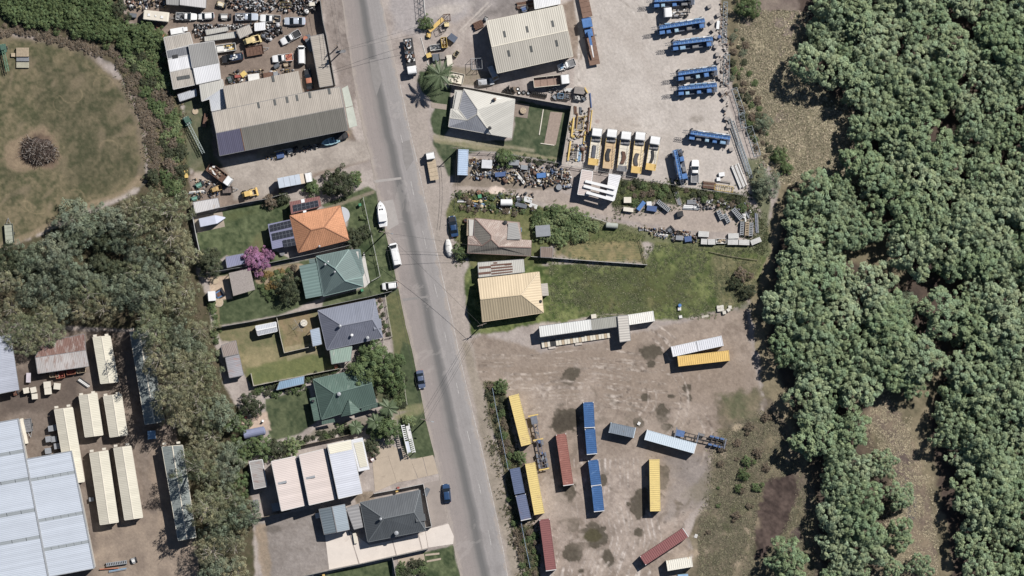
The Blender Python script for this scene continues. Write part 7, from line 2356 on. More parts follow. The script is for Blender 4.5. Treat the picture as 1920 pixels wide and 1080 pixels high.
it('engine',374,347,2.4,1.2,.9,25,DGREEN,M(C(110,170,150),.6,key='mint_paint'),'dark green machine in the corner yard')
it('stack',369,360,3.6,.6,.4,6,WHT2,GREYP,'white pipes in the corner yard')
it('engine',366,372,2.4,1.0,.7,15,DGREEN,M(C(110,170,150),.6,key='mint_paint'),'low green machine above the rust stained shed')
it('crate',385,226,3.2,.8,.9,80,M(C(180,104,60),.7,0,.2,key='rust_orange'),RUST,'rust orange trough along the workshop end wall',name='trough',cat='trough')
it('drum',366,209,1.5,1.5,.2,0,M(C(170,156,132),.9,key='sand_lid'),TAN,'flat round sandy lid on the grass',name='sandy_disc',cat='disc')
# --- field things
for i in range(3):
 it('pallet',43 if i<2 else 43,(98,111,122)[i],3.0,(2.1,1.0,1.3)[i],(.9,.5,.5)[i],0,(TAN,GREYP,M(C(196,190,160),.8,key='pale_board'))[i],(WOOD,STEEL,STEEL)[i],
['large stacked pallet of tan bricks on the field','grey pallet below the tan one on the field','pale pallet with dark gear, lowest of three on the field'][i],'pallets on the field')
it('crate',25,103,.9,.8,.5,0,TAN,TAN,'small tan box beside the stacked pallets')
# --- house lots
for i,(px,py,lm,lab) in enumerate([(675,384,GREEN,'green lidded bin beside the white front fence'),(679,544,GREEN,'green lidded bin at the teal house front'),(744,920,AMBER,'yellow lidded bin beside the charcoal house fence'),
(747,915,RED,'red lidded bin behind the yellow lidded one'),(607,1079,AMBER,'yellow lidded bin at the bottom edge'),(585,1079,GREYP,'grey lidded bin at the bottom edge')]):
 it('bin_wheelie',px,py,.6,.6,1.1,-75,lm,lm,lab,'wheelie bins')
it('table',570,605.5,1.65,1.65,.72,0,CREAM,STEEL,'round cream garden table on the dry lawn')
it('table',981,207.5,1.5,1.5,.6,0,TAN,WOOD,'round brown garden table on the paved patio')
it('beam',1015,229,6.1,.22,.18,81,CREAM,CREAM,'long pale timber sleeper dividing the back lawn',name='timber_sleeper')
it('beam',1026.5,270.5,3.3,.18,.18,-8,CREAM,CREAM,'short pale timber edge below the gravel bed',name='timber_sleeper')
it('tank',477,811,5.4,2.1,2.1,12,M(C(134,142,178),.6,0,.08,1,key='blue_grey_cover'),GREY,'blue grey horizontal tank beside the sandy corner')
it('engine',699,861,1.5,1.0,.8,30,RED,WHITE,'red ride-on mower on the concrete drive',name='ride_on_mower',cat='mower')
it('heap',841.5,465,4.2,1.8,1.4,-82,WHT2,GREY,'boat shape under a crumpled white cover on the verge')
it('crate',398,555,2.2,1.7,1.9,95,WHT2,WHITE,'small white shed box on the sandy patio',name='garden_box')
it('engine',412,551,2.4,2.2,.5,30,M(C(70,130,190),.6,key='toy_blue'),RUST,'blue play set on the sandy patio',name='play_set',cat='play set')
it('drum',403,525,2.0,2.0,.15,0,M(C(196,168,138),.9,key='sand_ring'),TAN,'flat round sand pit on the patio',name='sand_pit',cat='sand pit')
it('drum',410,567,2.2,2.2,.15,0,M(C(196,176,150),.9,key='sand_ring2'),TAN,'flat round sand pit below the blue play set',name='sand_pit',cat='sand pit')
for i,(px,py,lab) in enumerate([(462,782,'red chair at the sandy corner, left'),(471,778,'white chair at the sandy corner, middle'),(493,789,'white chair at the sandy corner, right')]):
 it('chair',px,py,.5,.5,.9,40*i,RED if i==0 else WHITE,GREY,lab)
it('drum',529,475,1.2,.9,.7,0,GALV,GREY,'small grey water tub beside the blue patio roof')
it('crate',481,947,2.6,1.1,.8,100,WHITE,GREY,'white slatted frame at the back fence of the factory',name='slatted_rack')
it('rack',471,969,1.6,.9,.7,100,WHITE,GREY,'small white rack behind the slatted frame')
it('crate',518,950,2.0,1.9,1.2,12,GREYP,GREYP,'grey box in the factory shadow')
it('crate',598,966,1.6,1.2,.9,10,CREAM,WHT2,'cream box at the corner of the gabled garage')
it('crate',666,1009,2.4,.7,.6,100,CREAM,CREAM,'narrow cream box in the charcoal house shadow')
it('crate',800,922,1.9,1.0,1.2,65,STEEL,STEEL,'dark service cabinet on the footpath',name='service_cabinet',cat='cabinet')
it('crate',630,687,.7,.7,.7,20,ORANGE,ORANGE,'orange pot beside the green carport',name='plant_pot',cat='pot')
# --- industrial estate, lower left
for i,(px,py,L,an,lab) in enumerate([(50,732,1.3,12,'cream cube, left of the two upper left cubes'),(63.5,731,1.3,12,'cream cube, right of the two upper left cubes'),(66,743,1.3,4,'cream cube below the upper left pair'),
(89.5,721.5,1.6,5,'cream cube, top of the right stack of two'),(91,733,1.6,5,'cream cube, bottom of the right stack of two'),(108,724,1.5,-6,'cream cube standing apart on the right')]):
 it('crate',px,py,L,L*.95,1.5,an,CREAM,CREAM,lab,'cream cubes on the asphalt','equipment_cube','cube')
for i,(px,py,m,lab) in enumerate([(81,693,RUST,'rusty brown bin at the left of the orange bins'),(101,698,TAN,'tan open bin beside the orange one'),(113,700,ORANGE,'bright orange open bin'),(133,693,ORANGE,'orange bin with white contents'),(152,690,TAN,'tan bin at the right of the orange bins')]):
 it('bin',px,py,2.0,2.2,1.2,9,m,m if m is not ORANGE else RED,lab,'bins under the dappled roof')
it('stack',157,718,3.0,1.2,.5,-35,WHT2,DARK,'white pipes lying at a slant near the cabin')
it('crate',54,708,2.2,1.0,.9,88,WHT2,M(C(206,196,204),.6,key='lilac_white'),'pale lilac box beside the old shed')
it('engine',29,737,1.4,1.2,.9,20,ORANGE,RUST,'orange machine beside the old blue white shed')
it('crate',285,815,1.8,1.9,1.4,4,M(C(126,148,186),.6,0,.1,key='sky_crate'),LBLUE,'pale blue box below the upper sage shed')
it('ladder',219,1056,5.0,.7,.8,8,GALV,DARK,'grey rack of many slats near the bottom left')
it('stack',221,1069,4.2,.5,.4,10,LBLUE,GREYP,'pale blue pipes below the slatted rack')
it('engine',251,1051,1.5,1.4,.8,20,GREYP,WHT2,'grey machine at the right end of the slatted rack')
it('beam',205,1066,4.5,.2,.5,4,ORANGE,AMBER,'thin orange trestle below the slatted rack')
for i,(px,py) in enumerate([(97,803),(106,801),(92,823),(102,823),(108,836),(91,845)]):
 it('crate',px,py,1.4,1.3,1.4,8,GREYP,GREYP,'grey cube in the deep shadow left of the long cabin','grey cubes in the cabin shadow','equipment_cube','cube')
it('crate',172,936,1.1,.9,.9,5,GREYP,GREYP,'grey box in the shadow right of the warehouse')
it('crate',46,808,6.0,.7,1.0,-78,CREAM,CREAM,'narrow cream duct along the warehouse wall',name='wall_duct',cat='duct')
# white rack structure on the front lawn of the factory
k_ = Kit()
for s_ in(-1,1):
 k_.part('post',MB().bx(-3.4,-3.25,s_*.9-.06,s_*.9+.06,0,2.6),WHITE)
 k_.part('post',MB().bx(3.25,3.4,s_*.9-.06,s_*.9+.06,0,2.6),WHITE)
 k_.part('rail',MB().bx(-3.5,3.5,s_*.9-.07,s_*.9+.07,2.6,2.72),WHITE)
for i in range(15):
 x = -3.3 + i * .47
 k_.part('slat',MB().bx(x-.1,x+.1,-.84,-.1,2.62,2.7)if i<8 else MB().bx(x-.1,x+.1,.1,.84,2.62,2.7),WHITE)
k_.part('roof_panel',MB().bx(-3.0,.2,.08,.84,2.6,2.68),WHT2)
k_.part('roof_panel',MB().bx(.5,3.2,-.84,-.08,2.6,2.68),M(C(212,218,230),.5,key='pale_panel'))
k_.place('display_frame','white slatted display frame standing on the front lawn','frame',766,822,-77)
# blue-white rail fence lines and satellite lattice mast at the top
it('lattice',789,6,7.0,1.3,1.2,95,M(C(120,120,122),.6,.1,.15,key='mast_steel'),STEEL,'grey lattice mast lying at the top edge of the yard')
it('pipe',796,14,5.0,.14,.2,95,WHT2,WHT2,'thin white pole beside the lattice mast')
it('pipe',796,96,6.4,.14,.2,-75,WHT2,WHT2,'thin white pole along the crate group')

# loads on trucks and utes (things of their own)
rgl = random.Random(21)

def load(px,py,ang,L,W,z,n,mats,label,cat='load',name='scrap_load'):
 e = tag(bpy.data.objects.new(name,None),label,cat)
 x,y = P(px,py)
 e.location =(x,y,z)
 e.rotation_euler =(0,0,R(ang))
 COL.objects.link(e)
 for i in range(n):
  sx_,sy_,sz_ = rgl.uniform(.25,.9),rgl.uniform(.15,.5),rgl.uniform(.1,.45)
  link('piece',MB().ob(rgl.uniform(-L/2,L/2),rgl.uniform(-W/2,W/2),sz_/2+rgl.uniform(0,.15),sx_,sy_,sz_,rgl.uniform(-.5,.5)).mesh('piece',mats[i%len(mats)]),e)

load(341,31,0,1.6,1.3,.76,9,[DARK,GREYP,STEEL],'dark engine parts in the tray of the leftmost ute')
load(452,32,0,2.0,1.5,.76,16,[WHITE,DARK,GREYP],'white and black scrap panels on the ute in the car row')
load(519,37,-2,1.4,1.2,.76,5,[DARK,TAN],'tan drum and rags in the dark ute tray')
load(541,107,5,1.5,1.2,.76,5,[ORANGE,RED],'orange boards in the ute tray')
load(436,108,10,2.0,1.0,1.5,8,[WHT2,GREYP,WHITE],'white engine parts lying on the black wagon')
load(405,322,-37,3.2,1.5,1.2,16,[TAN,WOOD,RUST,WHT2],'timber and scrap in the slanted tray truck')
load(766.5,92,-82,5.6,1.9,1.2,46,[STEEL,RUST,WHT2,DARK,GREYP],'pipes, frames and boxes on the rack bed truck')
load(1056,124,20,1.6,1.2,.9,8,[WHITE,LBLUE,GREYP],'white and blue gear on the ute in the workshop shadow')
load(1272,24,4,2.8,1.3,1.0,8,[WHT2,GREYP,PLATE],'pale tanks and plates on the prime mover chassis')
load(1012,835,-78,7.0,.5,1.25,9,[STEEL,GREYP,BLUEGL],'grey and blue hoses on the dark skeletal trailer')

# ---- scrap heaps (uncountable small metal)

def scrap(name,label,poly,n,pal,smin=.15,smax=.7,hmax=.8,seed=1):
 rg = np.random.default_rng(seed)
 xs,ys =[p[0]for p in poly],[p[1]for p in poly]
 V,F,Cc =[],[],[]
 box = np.array([(math.copysign(.5,math.cos(t)),math.copysign(.5,math.sin(t)),z)if i%2==0 else(.5*math.cos(t)*(abs(math.cos(t))>.5),.5*math.sin(t)*(abs(math.sin(t))>.5),z)for z in(0,1)for i,t in((i,math.pi/4*(i+1))for i in range(8))])
 cyl = np.array([(.5*math.cos(math.pi/4*i),.5*math.sin(math.pi/4*i),z)for z in(0,1)for i in range(8)])
 fb = np.array([(i,(i+1)%8,8+(i+1)%8,8+i)for i in range(8)]+[(8,9,10,11),(8,11,12,15),(12,13,14,15)])
 k = 0
 while k < n:
  x,y = rg.uniform(min(xs),max(xs)),rg.uniform(min(ys),max(ys))
  if not in_poly(x,y,poly):
   continue
  s_ = np.array([rg.uniform(smin,smax),rg.uniform(smin,smax)*.5,rg.uniform(.1,hmax)])
  if rg.random() < .25:
   s_[0] *= 2.2
   s_[1] *= .4
  a = rg.uniform(0,6.3)
  rd = rg.random() < .35
  if rd:
   s_[1] = s_[0] = s_[0] * .8
  b =(cyl if rd else box) * s_
  R_ = np.array([[math.cos(a),-math.sin(a),0],[math.sin(a),math.cos(a),0],[0,0,1]])
  b = b @ R_.T
  b[8:,:2] += rg.uniform(-.12,.12,2)
  X,Y = P(x,y)
  V.append(b+np.array([X,Y,rg.uniform(0,.25)]))
  F.append(fb+16*k)
  c = np.array(pal[rg.integers(len(pal))]) * rg.uniform(.75,1.2)
  Cc.append(np.repeat(c[None],16,0))
  k += 1
 me = np_mesh(name,np.concatenate(V),np.concatenate(F),vcol_mat('mixed_scrap_metal',.6,5.0,.35),np.clip(np.concatenate(Cc),0,.85))
 return tag(link(name,me),label,'scrap',kind='stuff')

METAL =[C(190,190,192),C(90,90,94),C(52,50,52),C(60,56,54),C(128,120,114),C(140,104,84),C(220,218,214),C(110,116,126),C(40,40,42)]
MIX = METAL +[C(180,150,110),C(200,180,140),C(86,110,150)]
scrap('scrap_heap','heap of engine parts along the top of the scrapyard',[(425,0),(600,-4),(598,14),(575,28),(545,20),(500,22),(430,16)],420,METAL,.2,.75,.8,2)
scrap('scrap_heap','engine parts heaped between the car row and pale covers',[(362,44),(382,46),(440,46),(478,44),(476,50),(440,54),(392,56),(384,72),(370,72)],260,METAL,.2,.6,.7,3)
scrap('scrap_heap','round engine scrap beside the white box body',[(498,46),(520,46),(530,58),(516,70),(500,76),(492,70)],160,METAL,.2,.7,.8,4)
scrap('scrap_heap','scrap along the workshop roof edge',[(424,140),(440,134),(540,128),(560,132),(500,150),(430,160)],150,MIX,.15,.55,.6,5)
scrap('scrap_heap','oddments at the top left corner yard',[(215,-5),(310,-5),(312,14),(262,18),(225,20)],150,MIX,.15,.7,.6,6)
scrap('scrap_heap','scrap strewn below the workshop wall',[(490,295),(520,284),(600,268),(602,276),(560,288),(510,300)],120,MIX,.12,.45,.4,7)
scrap('scrap_heap','scrap strewn along the upper edge of the track',[(882,296),(1070,318),(1072,354),(1000,350),(930,338),(884,334)],520,MIX,.15,.75,.6,8)
scrap('scrap_heap','scrap in the weeds above the rusty house',[(862,362),(1000,362),(1010,395),(940,400),(862,392)],190,MIX,.15,.6,.5,9)
scrap('scrap_heap','scrap along the track end',[(1300,372),(1400,380),(1412,400),(1395,412),(1370,392),(1300,392)],150,METAL,.15,.6,.5,10)
scrap('scrap_heap','scrap along the lower edge of the track',[(1195,424),(1310,436),(1310,456),(1230,446)],170,MIX,.15,.6,.5,11)
scrap('scrap_heap','bits in the row below the tipper truck',[(1030,164),(1100,172),(1098,192),(1035,186)],90,METAL,.15,.5,.5,12)
scrap('scrap_heap','bits strewn around the pipe racks',[(1066,210),(1108,206),(1100,300),(1064,306)],110,[C(190,160,80),C(60,54,50),C(120,84,66),C(170,166,160)],.15,.7,.35,13)
scrap('scrap_heap','bits along the east fence of the top yard',[(1352,0),(1362,20),(1368,180),(1362,230),(1350,170),(1346,60)],120,[C(196,188,180),C(120,112,108),C(150,120,100)],.15,.6,.4,14)
scrap('scrap_heap','junk in the corner yard by the bush',[(356,334),(400,338),(412,366),(362,380)],80,MIX,.12,.5,.4,15)

# brush mound on the field
rg = np.random.default_rng(77)
V,F,Cc =[],[],[]
for k in range(1500):
 a,r = rg.uniform(0,6.3),29 * math.sqrt(rg.random())
 r *= 1 + .22 * math.sin(2*a+1) + .12 * math.sin(5*a) + .1 * math.sin(3*a+2)
 x,y = P(72+r*math.cos(a),284+r*.85*math.sin(a))
 z = 2.3 * max(0,1-(r/31)**1.6) * rg.uniform(.5,1.0)
 l,an,el,w = rg.uniform(.4,1.4),rg.uniform(0,6.3),rg.uniform(-.5,.6),rg.uniform(.02,.07)
 dv = np.array([math.cos(an)*math.cos(el),math.sin(an)*math.cos(el),math.sin(el)]) * l
 sv = np.array([-math.sin(an),math.cos(an),0]) * w
 p = np.array([x,y,z+.05])
 V.append(np.array([p-sv,p+sv,p+dv+sv*.4,p+dv-sv*.4,p+[0,0,w],p+dv+[0,0,w]]))
 F.append(np.array([(0,4,5,3),(4,1,2,5),(1,0,3,2)])+6*k)
 c = np.array([C(110,86,70),C(84,66,56),C(150,132,116),C(196,184,172),C(62,50,44)][rg.integers(5)])
 Cc.append(np.repeat(c[None],6,0))
tag(link('brush_pile',np_mesh('brush_pile',np.concatenate(V),np.concatenate(F),vcol_mat('dead_branches',.9,4,.3),np.concatenate(Cc))),'heap of dead branches on the bare round patch','brush pile',kind='stuff')
pm = MB()
n_ = 26
rings =[]
for q in range(5):
 f = 1 - q / 4
 rings.append([(3.9*f*math.cos(2*math.pi*i/n_)*(1+.12*math.sin(i*2.3+q)),3.3*f*math.sin(2*math.pi*i/n_)*(1+.12*math.cos(i*1.7)),-.05+1.7*(1-f**1.8))for i in range(n_)])
pm.loft(rings)
tag(link('mulch_mound',pm.mesh('mulch_mound',M(C(84,68,60),.95,0,.3,2.5,key='mulch'),True),None,(*P(72,284),0)),kind='structure')

# ================================================================== FENCES, POLES, WIRES

def fence(label,pts,h,m,pm_,step=2.4,th=.05,rail=False,name='boundary_fence'):
 e = tag(bpy.data.objects.new(name,None),label,'fence')
 x0,y0 = P(*pts[0])
 e.location =(x0,y0,0)
 COL.objects.link(e)
 for(a,b) in zip(pts,pts[1:]):
  (ax,ay),(bx,by) = P(*a),P(*b)
  L = math.hypot(bx-ax,by-ay)
  n = max(1,round(L/step))
  an = math.atan2(by-ay,bx-ax)
  l = L / n
  if rail:
   pmesh = MB().bx(0,l-.04,-.035,.035,h-.08,h).bx(0,l-.04,-.03,.03,h*.5,h*.5+.06).mesh('rail',m)
  else:
   b_ = MB().bx(.05,l-.05,-th/2,th/2,.05,h-.02)
   for i in range(int(l/.4)):
    b_.bx(.1+i*.4,.2+i*.4,-th/2-.02,th/2+.02,.06,h-.05)
   pmesh = b_.bx(.05,l-.05,-th*.8,th*.8,h-.02,h+.03).mesh('fence_panel',m)
  pst = MB().bx(-.05,.05,-.05,.05,-.1,h+.06).mesh('post',pm_)
  for i in range(n):
   lx,ly = ax - x0 +(bx-ax) * i / n,ay - y0 +(by-ay) * i / n
   link('rail' if rail else 'fence_panel',pmesh,e,(lx,ly,0),an)
   link('post',pst,e,(lx,ly,0),an)
  link('post',pst,e,(bx-x0,by-y0,0),an)
 return e

FW = M(C(206,204,200),.6,0,.08,1.5,key='pale_fence')
FG = M(C(150,150,146),.6,0,.1,1.5,key='grey_fence')
FT = M(C(150,134,112),.85,0,.18,2,key='timber_fence')
FC = M(C(200,192,176),.6,0,.08,1.5,key='cream_fence')
for lab,pts,h,m,rail in[('tall fence around the cream house back lawn',[(839,158),(885,166),(1071.5,199),(1053.5,306.5)],2.3,FC,False),('fence along the bottom of the top yard',[(1053.5,308),(1170,329),(1280,350),(1395,366)],1.3,FG,True),
('wire fence beside the lane under the cream house',[(880,284),(940,287),(1053,307)],1.2,FG,True),('fence between tiled house lawn and the machinery yard',[(412,390),(460,380),(500,373),(536,363)],1.9,FG,False),
('west fence of the tiled house lot',[(361,401),(368,440),(375,472)],1.8,FW,False),('fence between the tiled house and teal house',[(384,513),(440,503),(505,493),(600,473),(655,460)],1.8,FG,False),
('white front fence of the tiled house and teal house',[(681,370),(694,430),(704,475),(713,518),(697,527)],1.0,FW,True),('fence between the teal house and slate house',[(405,614),(470,603),(520,593),(600,576),(690,557),(735,546)],1.9,FG,False),
('inner fence of the slate house dry lawn',[(519.6,596),(526,630),(533.5,661.5),(579,651)],1.6,FC,False),('low front fence of the slate house',[(722,551),(729,595),(735.5,631),(719,634.5),(721,652)],.9,FC,True),
('fence between the slate house and green house',[(471,700),(476,723.5),(514,715.6),(575,703),(636,691)],1.7,FC,False),('fence between the green house and sawtooth building',[(560,836),(600,827),(655,815),(682,808)],1.8,FT,False),
('low front fence of the green house',[(757,706),(760,735),(763.5,758)],.8,FC,True),('white fence around the charcoal house front',[(702,925),(745,917),(794,907),(802,950),(809.5,987),(796,989)],1.6,FW,False),
('fence along the bottom of the concrete drive',[(569,1080),(617,1069),(680,1056),(742,1042),(803,1028.5)],1.8,FG,False),('short cross fence at the bottom edge',[(736,1045),(742,1078),(748,1110)],1.7,FG,False),
('fence between the rusty house lawn and meadow',[(996,481),(1040,484),(1120,490),(1213,496.5)],1.2,FW,False),('end fence of the rusty house dry lawn',[(1200,448),(1206,470),(1213,496.5)],1.0,FT,True),
('road fence of the scrapyard',[(601,0),(606,40),(612,66)],2.6,FG,False),('road fence beside the long narrow shed',[(612,66),(620,110),(629,160)],2.2,FG,False),
('back fence behind the factory and garage',[(478,972),(500,968),(545,958)],1.7,FT,False),('low timber fence at the end of the meadow',[(1330,472),(1372,481),(1420,488)],.6,FT,True),
('fence below the white panel rack at the track',[(1075,400),(1110,407),(1150,420)],1.0,FW,True),]:
 fence(lab,pts,h,m,m,rail=rail)
FB = M(C(150,176,206),.5,0,.08,1.5,key='pale_blue_pipe')
fence('pale blue pipe rail along the container yard, upper length',[(923.5,728),(931,770),(942,825),(953,880)],1.5,FB,FB,rail=True,name='pipe_rail_fence')
fence('pale blue pipe rail along the container yard, lower length',[(977,978),(985,1020),(994,1064)],1.5,FB,FB,rail=True,name='pipe_rail_fence')
POLE = M(C(120,106,94),.9,0,.2,2,key='pole_timber')

def pole(label,px,py,h,ang,arms=1,lamp=False,trans=False):
 k = Kit()
 k.part('post',MB().tube((0,0,-.2),(0,0,h),.17,8,.11),POLE)
 for i in range(arms):
  z = h - .35 - i * .9
  a = k.part('crossarm',MB().bx(-1.15,1.15,.12,.24,z,z+.13),WOOD)
  for x in(-1.0,-.45,.45,1.0):
   k.part('insulator',MB().lathe(x,.18,[(.05,z+.13),(.07,z+.2),(.04,z+.3)],8),GALV,a)
 if lamp:
  k.part('lamp_arm',MB().tube((0,0,h-1.2),(1.6,0,h-.9),.04,6),GALV)
  k.part('lamp_head',MB().ob(1.8,0,h-.9,.6,.25,.14),GALV)
 if trans:
  k.part('transformer',MB().lathe(-.45,-.25,[(.3,h-3.0),(.35,h-2.9),(.35,h-1.9),(.25,h-1.8)],12),GREY)
  k.part('platform',MB().bx(-1.2,1.2,-.6,.1,h-3.15,h-3.02),GREY)
 return k.place('power_pole',label,'power pole',px,py,ang,'timber power poles')

pole('power pole on the verge beside the tiled house',722,437,8.4,-8,1,True)
pole('power pole beside the yellow house corner',904,610,5.2,20)
pole('power pole at the road edge above the front lawn',798,787,7.0,-10,1,True)
pole('power pole with transformer by the workshop',640,97,9.4,6,2,False,True)
pole('power pole behind the long narrow shed',633,88,7.0,60,1)
pole('power pole at the top of the yard entrance',858,280,6.5,0)

def wire(label,pts,r=.03):
 e = None
 mb = MB()
 (x0,y0,z0) =(*P(*pts[0][:2]),pts[0][2])
 (x1,y1,z1) =(*P(*pts[1][:2]),pts[1][2])
 n = 12
 pr = None
 for i in range(n+1):
  t = i / n
  p =(x0+(x1-x0)*t,y0+(y1-y0)*t,z0+(z1-z0)*t-1.2*4*t*(1-t)*.6)
  if pr:
   mb.tube(pr,p,r,4)
  pr = p
 tag(link('overhead_wire',mb.mesh('overhead_wire',DARK)),label,'wire','overhead wires')

for lab,a,b in[('wire from the verge pole across the road towards the rusty house',(722,437,8.2),(878,459,4.2)),('lower wire from the verge pole across the road',(724,470,6.5),(885,476,3.2)),
('wire from the verge pole slanting down to the yellow house pole',(726,438,8.2),(902,609,5.0)),('wire from the yellow house pole to the lawn pole',(902,611,5.0),(799,786,6.8)),
('second wire from the yellow house pole to the lawn pole',(906,611,5.0),(803,787,6.8)),('wire from the transformer pole over the road, upper',(645,96,9.0),(800,48,7.5)),
('wire from the transformer pole over the road, lower',(645,98,9.0),(800,62,7.5)),('wire running up beside the road from the transformer pole',(637,96,9.0),(610,-60,9.0)),
('second wire running up beside the road',(643,96,9.0),(618,-60,9.0)),('wire along the verge below the verge pole',(720,438,8.2),(796,786,6.8)),('wire from the entrance pole down over the track',(857,280,6.3),(852,400,6.0)),('second wire from the entrance pole down over the track',(861,280,6.3),(857,400,6.0))]:
 wire(lab,(a,b))
 # rotary clothes lines
def hoist(label,px,py):
 k = Kit()
 k.part('post',MB().tube((0,0,0),(0,0,1.9),.035,6),GALV)
 for i in range(4):
  t = i * math.pi / 2 + .6
  k.part('arm',MB().tube((0,0,1.75),(1.7*math.cos(t),1.7*math.sin(t),2.0),.025,5),GALV)
 for r in(.7,1.2,1.65):
  b = MB()
  for i in range(4):
   t,t2 = i * math.pi / 2 + .6,(i+1) * math.pi / 2 + .6
   b.tube((r*math.cos(t),r*math.sin(t),1.75+r*.15),(r*math.cos(t2),r*math.sin(t2),1.75+r*.15),.012,4)
  k.part('line',b,GALV)
 k.place('clothes_hoist',label,'clothes line',px,py)

hoist('rotary clothes line on the bare lawn behind the slate house',560,610)
# ================================================================== VEGETATION

def leaf_mat(name,base,alt,amt=.5,trans=.25):
 m,nt,b = nodes_of(name)
 a = nt.nodes.new('ShaderNodeAttribute')
 a.attribute_name = 'col'
 oi = nt.nodes.new('ShaderNodeObjectInfo')
 c = mixc(nt,ramp(nt,oi.outputs['Random'],0,1,0,amt),base,alt)
 c = mixc(nt,ramp(nt,noise(nt,.09,3,.6,wpos(nt)),.35,.65,0,.45),c,alt)
 c = mixc(nt,1.0,c,a.outputs['Color'],'MULTIPLY')
 lnk(nt,c,b.inputs['Base Color'])
 b.inputs['Roughness'].default_value = .6
 b.inputs['Specular IOR Level'].default_value = .1
 tr = nt.nodes.new('ShaderNodeBsdfTranslucent')
 lnk(nt,c,tr.inputs['Color'])
 mx = nt.nodes.new('ShaderNodeMixShader')
 mx.inputs[0].default_value = trans
 lnk(nt,b.outputs[0],mx.inputs[1])
 lnk(nt,tr.outputs[0],mx.inputs[2])
 lnk(nt,mx.outputs[0],nt.nodes['Material Output'].inputs['Surface'])
 return m

def leaves(rg,cen_,nrm,size,asp,jit):
 """leaf quads at points with normals -> verts, faces"""
 n = len(cen_)
 nv = nrm + np.array([.35,.35,.75]) *(nrm[:,2:]>-.3) + rg.normal(0,jit,(n,3))
 nv /= np.linalg.norm(nv,axis=1)[:,None] + 1e-9
 ref = rg.normal(0,1,(n,3))
 u = np.cross(nv,ref)
 u /= np.linalg.norm(u,axis=1)[:,None] + 1e-9
 w = np.cross(nv,u)
 s_ = size * rg.uniform(.6,1.3,n)[:,None]
 a,b = u * s_,w * s_ * asp
 V = np.stack([cen_-a,cen_-b,cen_+a,cen_+b],1).reshape(-1,3)
 return V,np.arange(4*n).reshape(n,4)

def crown(name,mat,seed,Rr,z0,z1,ncl,cr,nl,ls,asp=.6,jit=.5,core=.35,var=.28):
 """crown of leaf clumps spread over and through an uneven dome; radius Rr, from z0 to z1"""
 rg = np.random.default_rng(seed)
 pts =[]
 lob = rg.uniform(0,6.3,5),rg.uniform(.06,.22,5),np.arange(2,7)
 tries = 0
 while len(pts) < ncl and tries < ncl * 60:
  tries += 1
  t = rg.uniform(0,6.3)
  e = math.acos(rg.uniform(0,1)) if rg.random() > .18 else rg.uniform(1.2,1.75)
  k = 1 + sum(a*math.cos(f*t+p)for p,a,f in zip(*lob))
  rr = Rr * k *(1 if rg.random()>core else rg.uniform(.45,.95))
  x,y = rr * math.sin(e) * math.cos(t),rr * math.sin(e) * math.sin(t)
  z = z0 +(z1-z0) * max(math.cos(e),-.12) * rg.uniform(.82,1.08) *(1 if rr>Rr*.8 else .8)
  p = np.array([x,y,z])
  if all(np.linalg.norm((p-q)*(1,1,.7))>cr*.8 for q in pts):
   pts.append(p)
 V,F,Cc,k =[],[],[],0
 for p in pts:
  r = cr * rg.uniform(.7,1.25)
  d_ = rg.normal(0,1,(nl,3))
  d_[:,2] = np.abs(d_[:,2]) * 1.1 - .25
  d_ /= np.linalg.norm(d_,axis=1)[:,None]
  c = p + d_ *(r*rg.uniform(.55,1.05,nl)[:,None]) *(1,1,.85)
  v,f = leaves(rg,c,d_,ls,asp,jit)
  V.append(v)
  F.append(f+4*k)
  k += nl
  tone = rg.uniform(1-var,1+var) * rg.uniform(.8,1.2,nl)
  warm = rg.uniform(-.06,.06)
  Cc.append(np.repeat(np.stack([tone*(1+warm),tone,tone*(1-warm)],1),4,0))
 return np_mesh(name,np.concatenate(V),np.concatenate(F),mat,np.concatenate(Cc))

BARK = M(C(120,104,92),.9,0,.25,3,key='bark')

PALEB = M(C(196,184,170),.9,0,.2,3,key='pale_bark')

def trunk_mesh(seed,h,r,spread,nb=5,top=None):
 rg = random.Random(seed)
 mb = MB()
 mb.tube((0,0,-.2),(.1,.1,h*.5),r,7,r*.7)
 for i in range(nb):
  t = 2 * math.pi * i / nb + rg.uniform(-.4,.4)
  e =(spread*math.cos(t)*rg.uniform(.5,.9),spread*math.sin(t)*rg.uniform(.5,.9),h*rg.uniform(.75,1.0))
  m_ =(e[0]*.45,e[1]*.45,h*.66)
  mb.tube((.1,.1,h*.45),m_,r*.55,6,r*.4)
  mb.tube(m_,e,r*.4,5,r*.12)
  mb.tube(m_,(m_[0]+rg.uniform(-1,1)*spread*.35,m_[1]+rg.uniform(-1,1)*spread*.35,h*.95),r*.3,5,r*.1)
 return mb.mesh('trunk',top or BARK)

L_FOR = leaf_mat('forest_leaf',C(170,188,142),C(138,164,112),1.0)
L_EUC = leaf_mat('eucalypt_leaf',C(172,162,122),C(136,146,104),1.0)
L_GRN = leaf_mat('garden_leaf',C(118,140,84),C(98,122,70),.7)
L_DRK = leaf_mat('dark_leaf',C(96,102,74),C(82,94,64),.6)
L_GRY = leaf_mat('grey_green_leaf',C(152,162,132),C(122,138,106),.9)
L_BRI = leaf_mat('bright_leaf',C(150,166,108),C(122,146,86),.7)
L_PUR = leaf_mat('purple_blossom',C(192,128,172),C(164,104,146),.4)
L_BRN = leaf_mat('dry_leaf',C(150,130,108),C(124,112,92),.7)
L_ORA = leaf_mat('flower_leaf',C(196,150,84),C(120,128,70),.5)

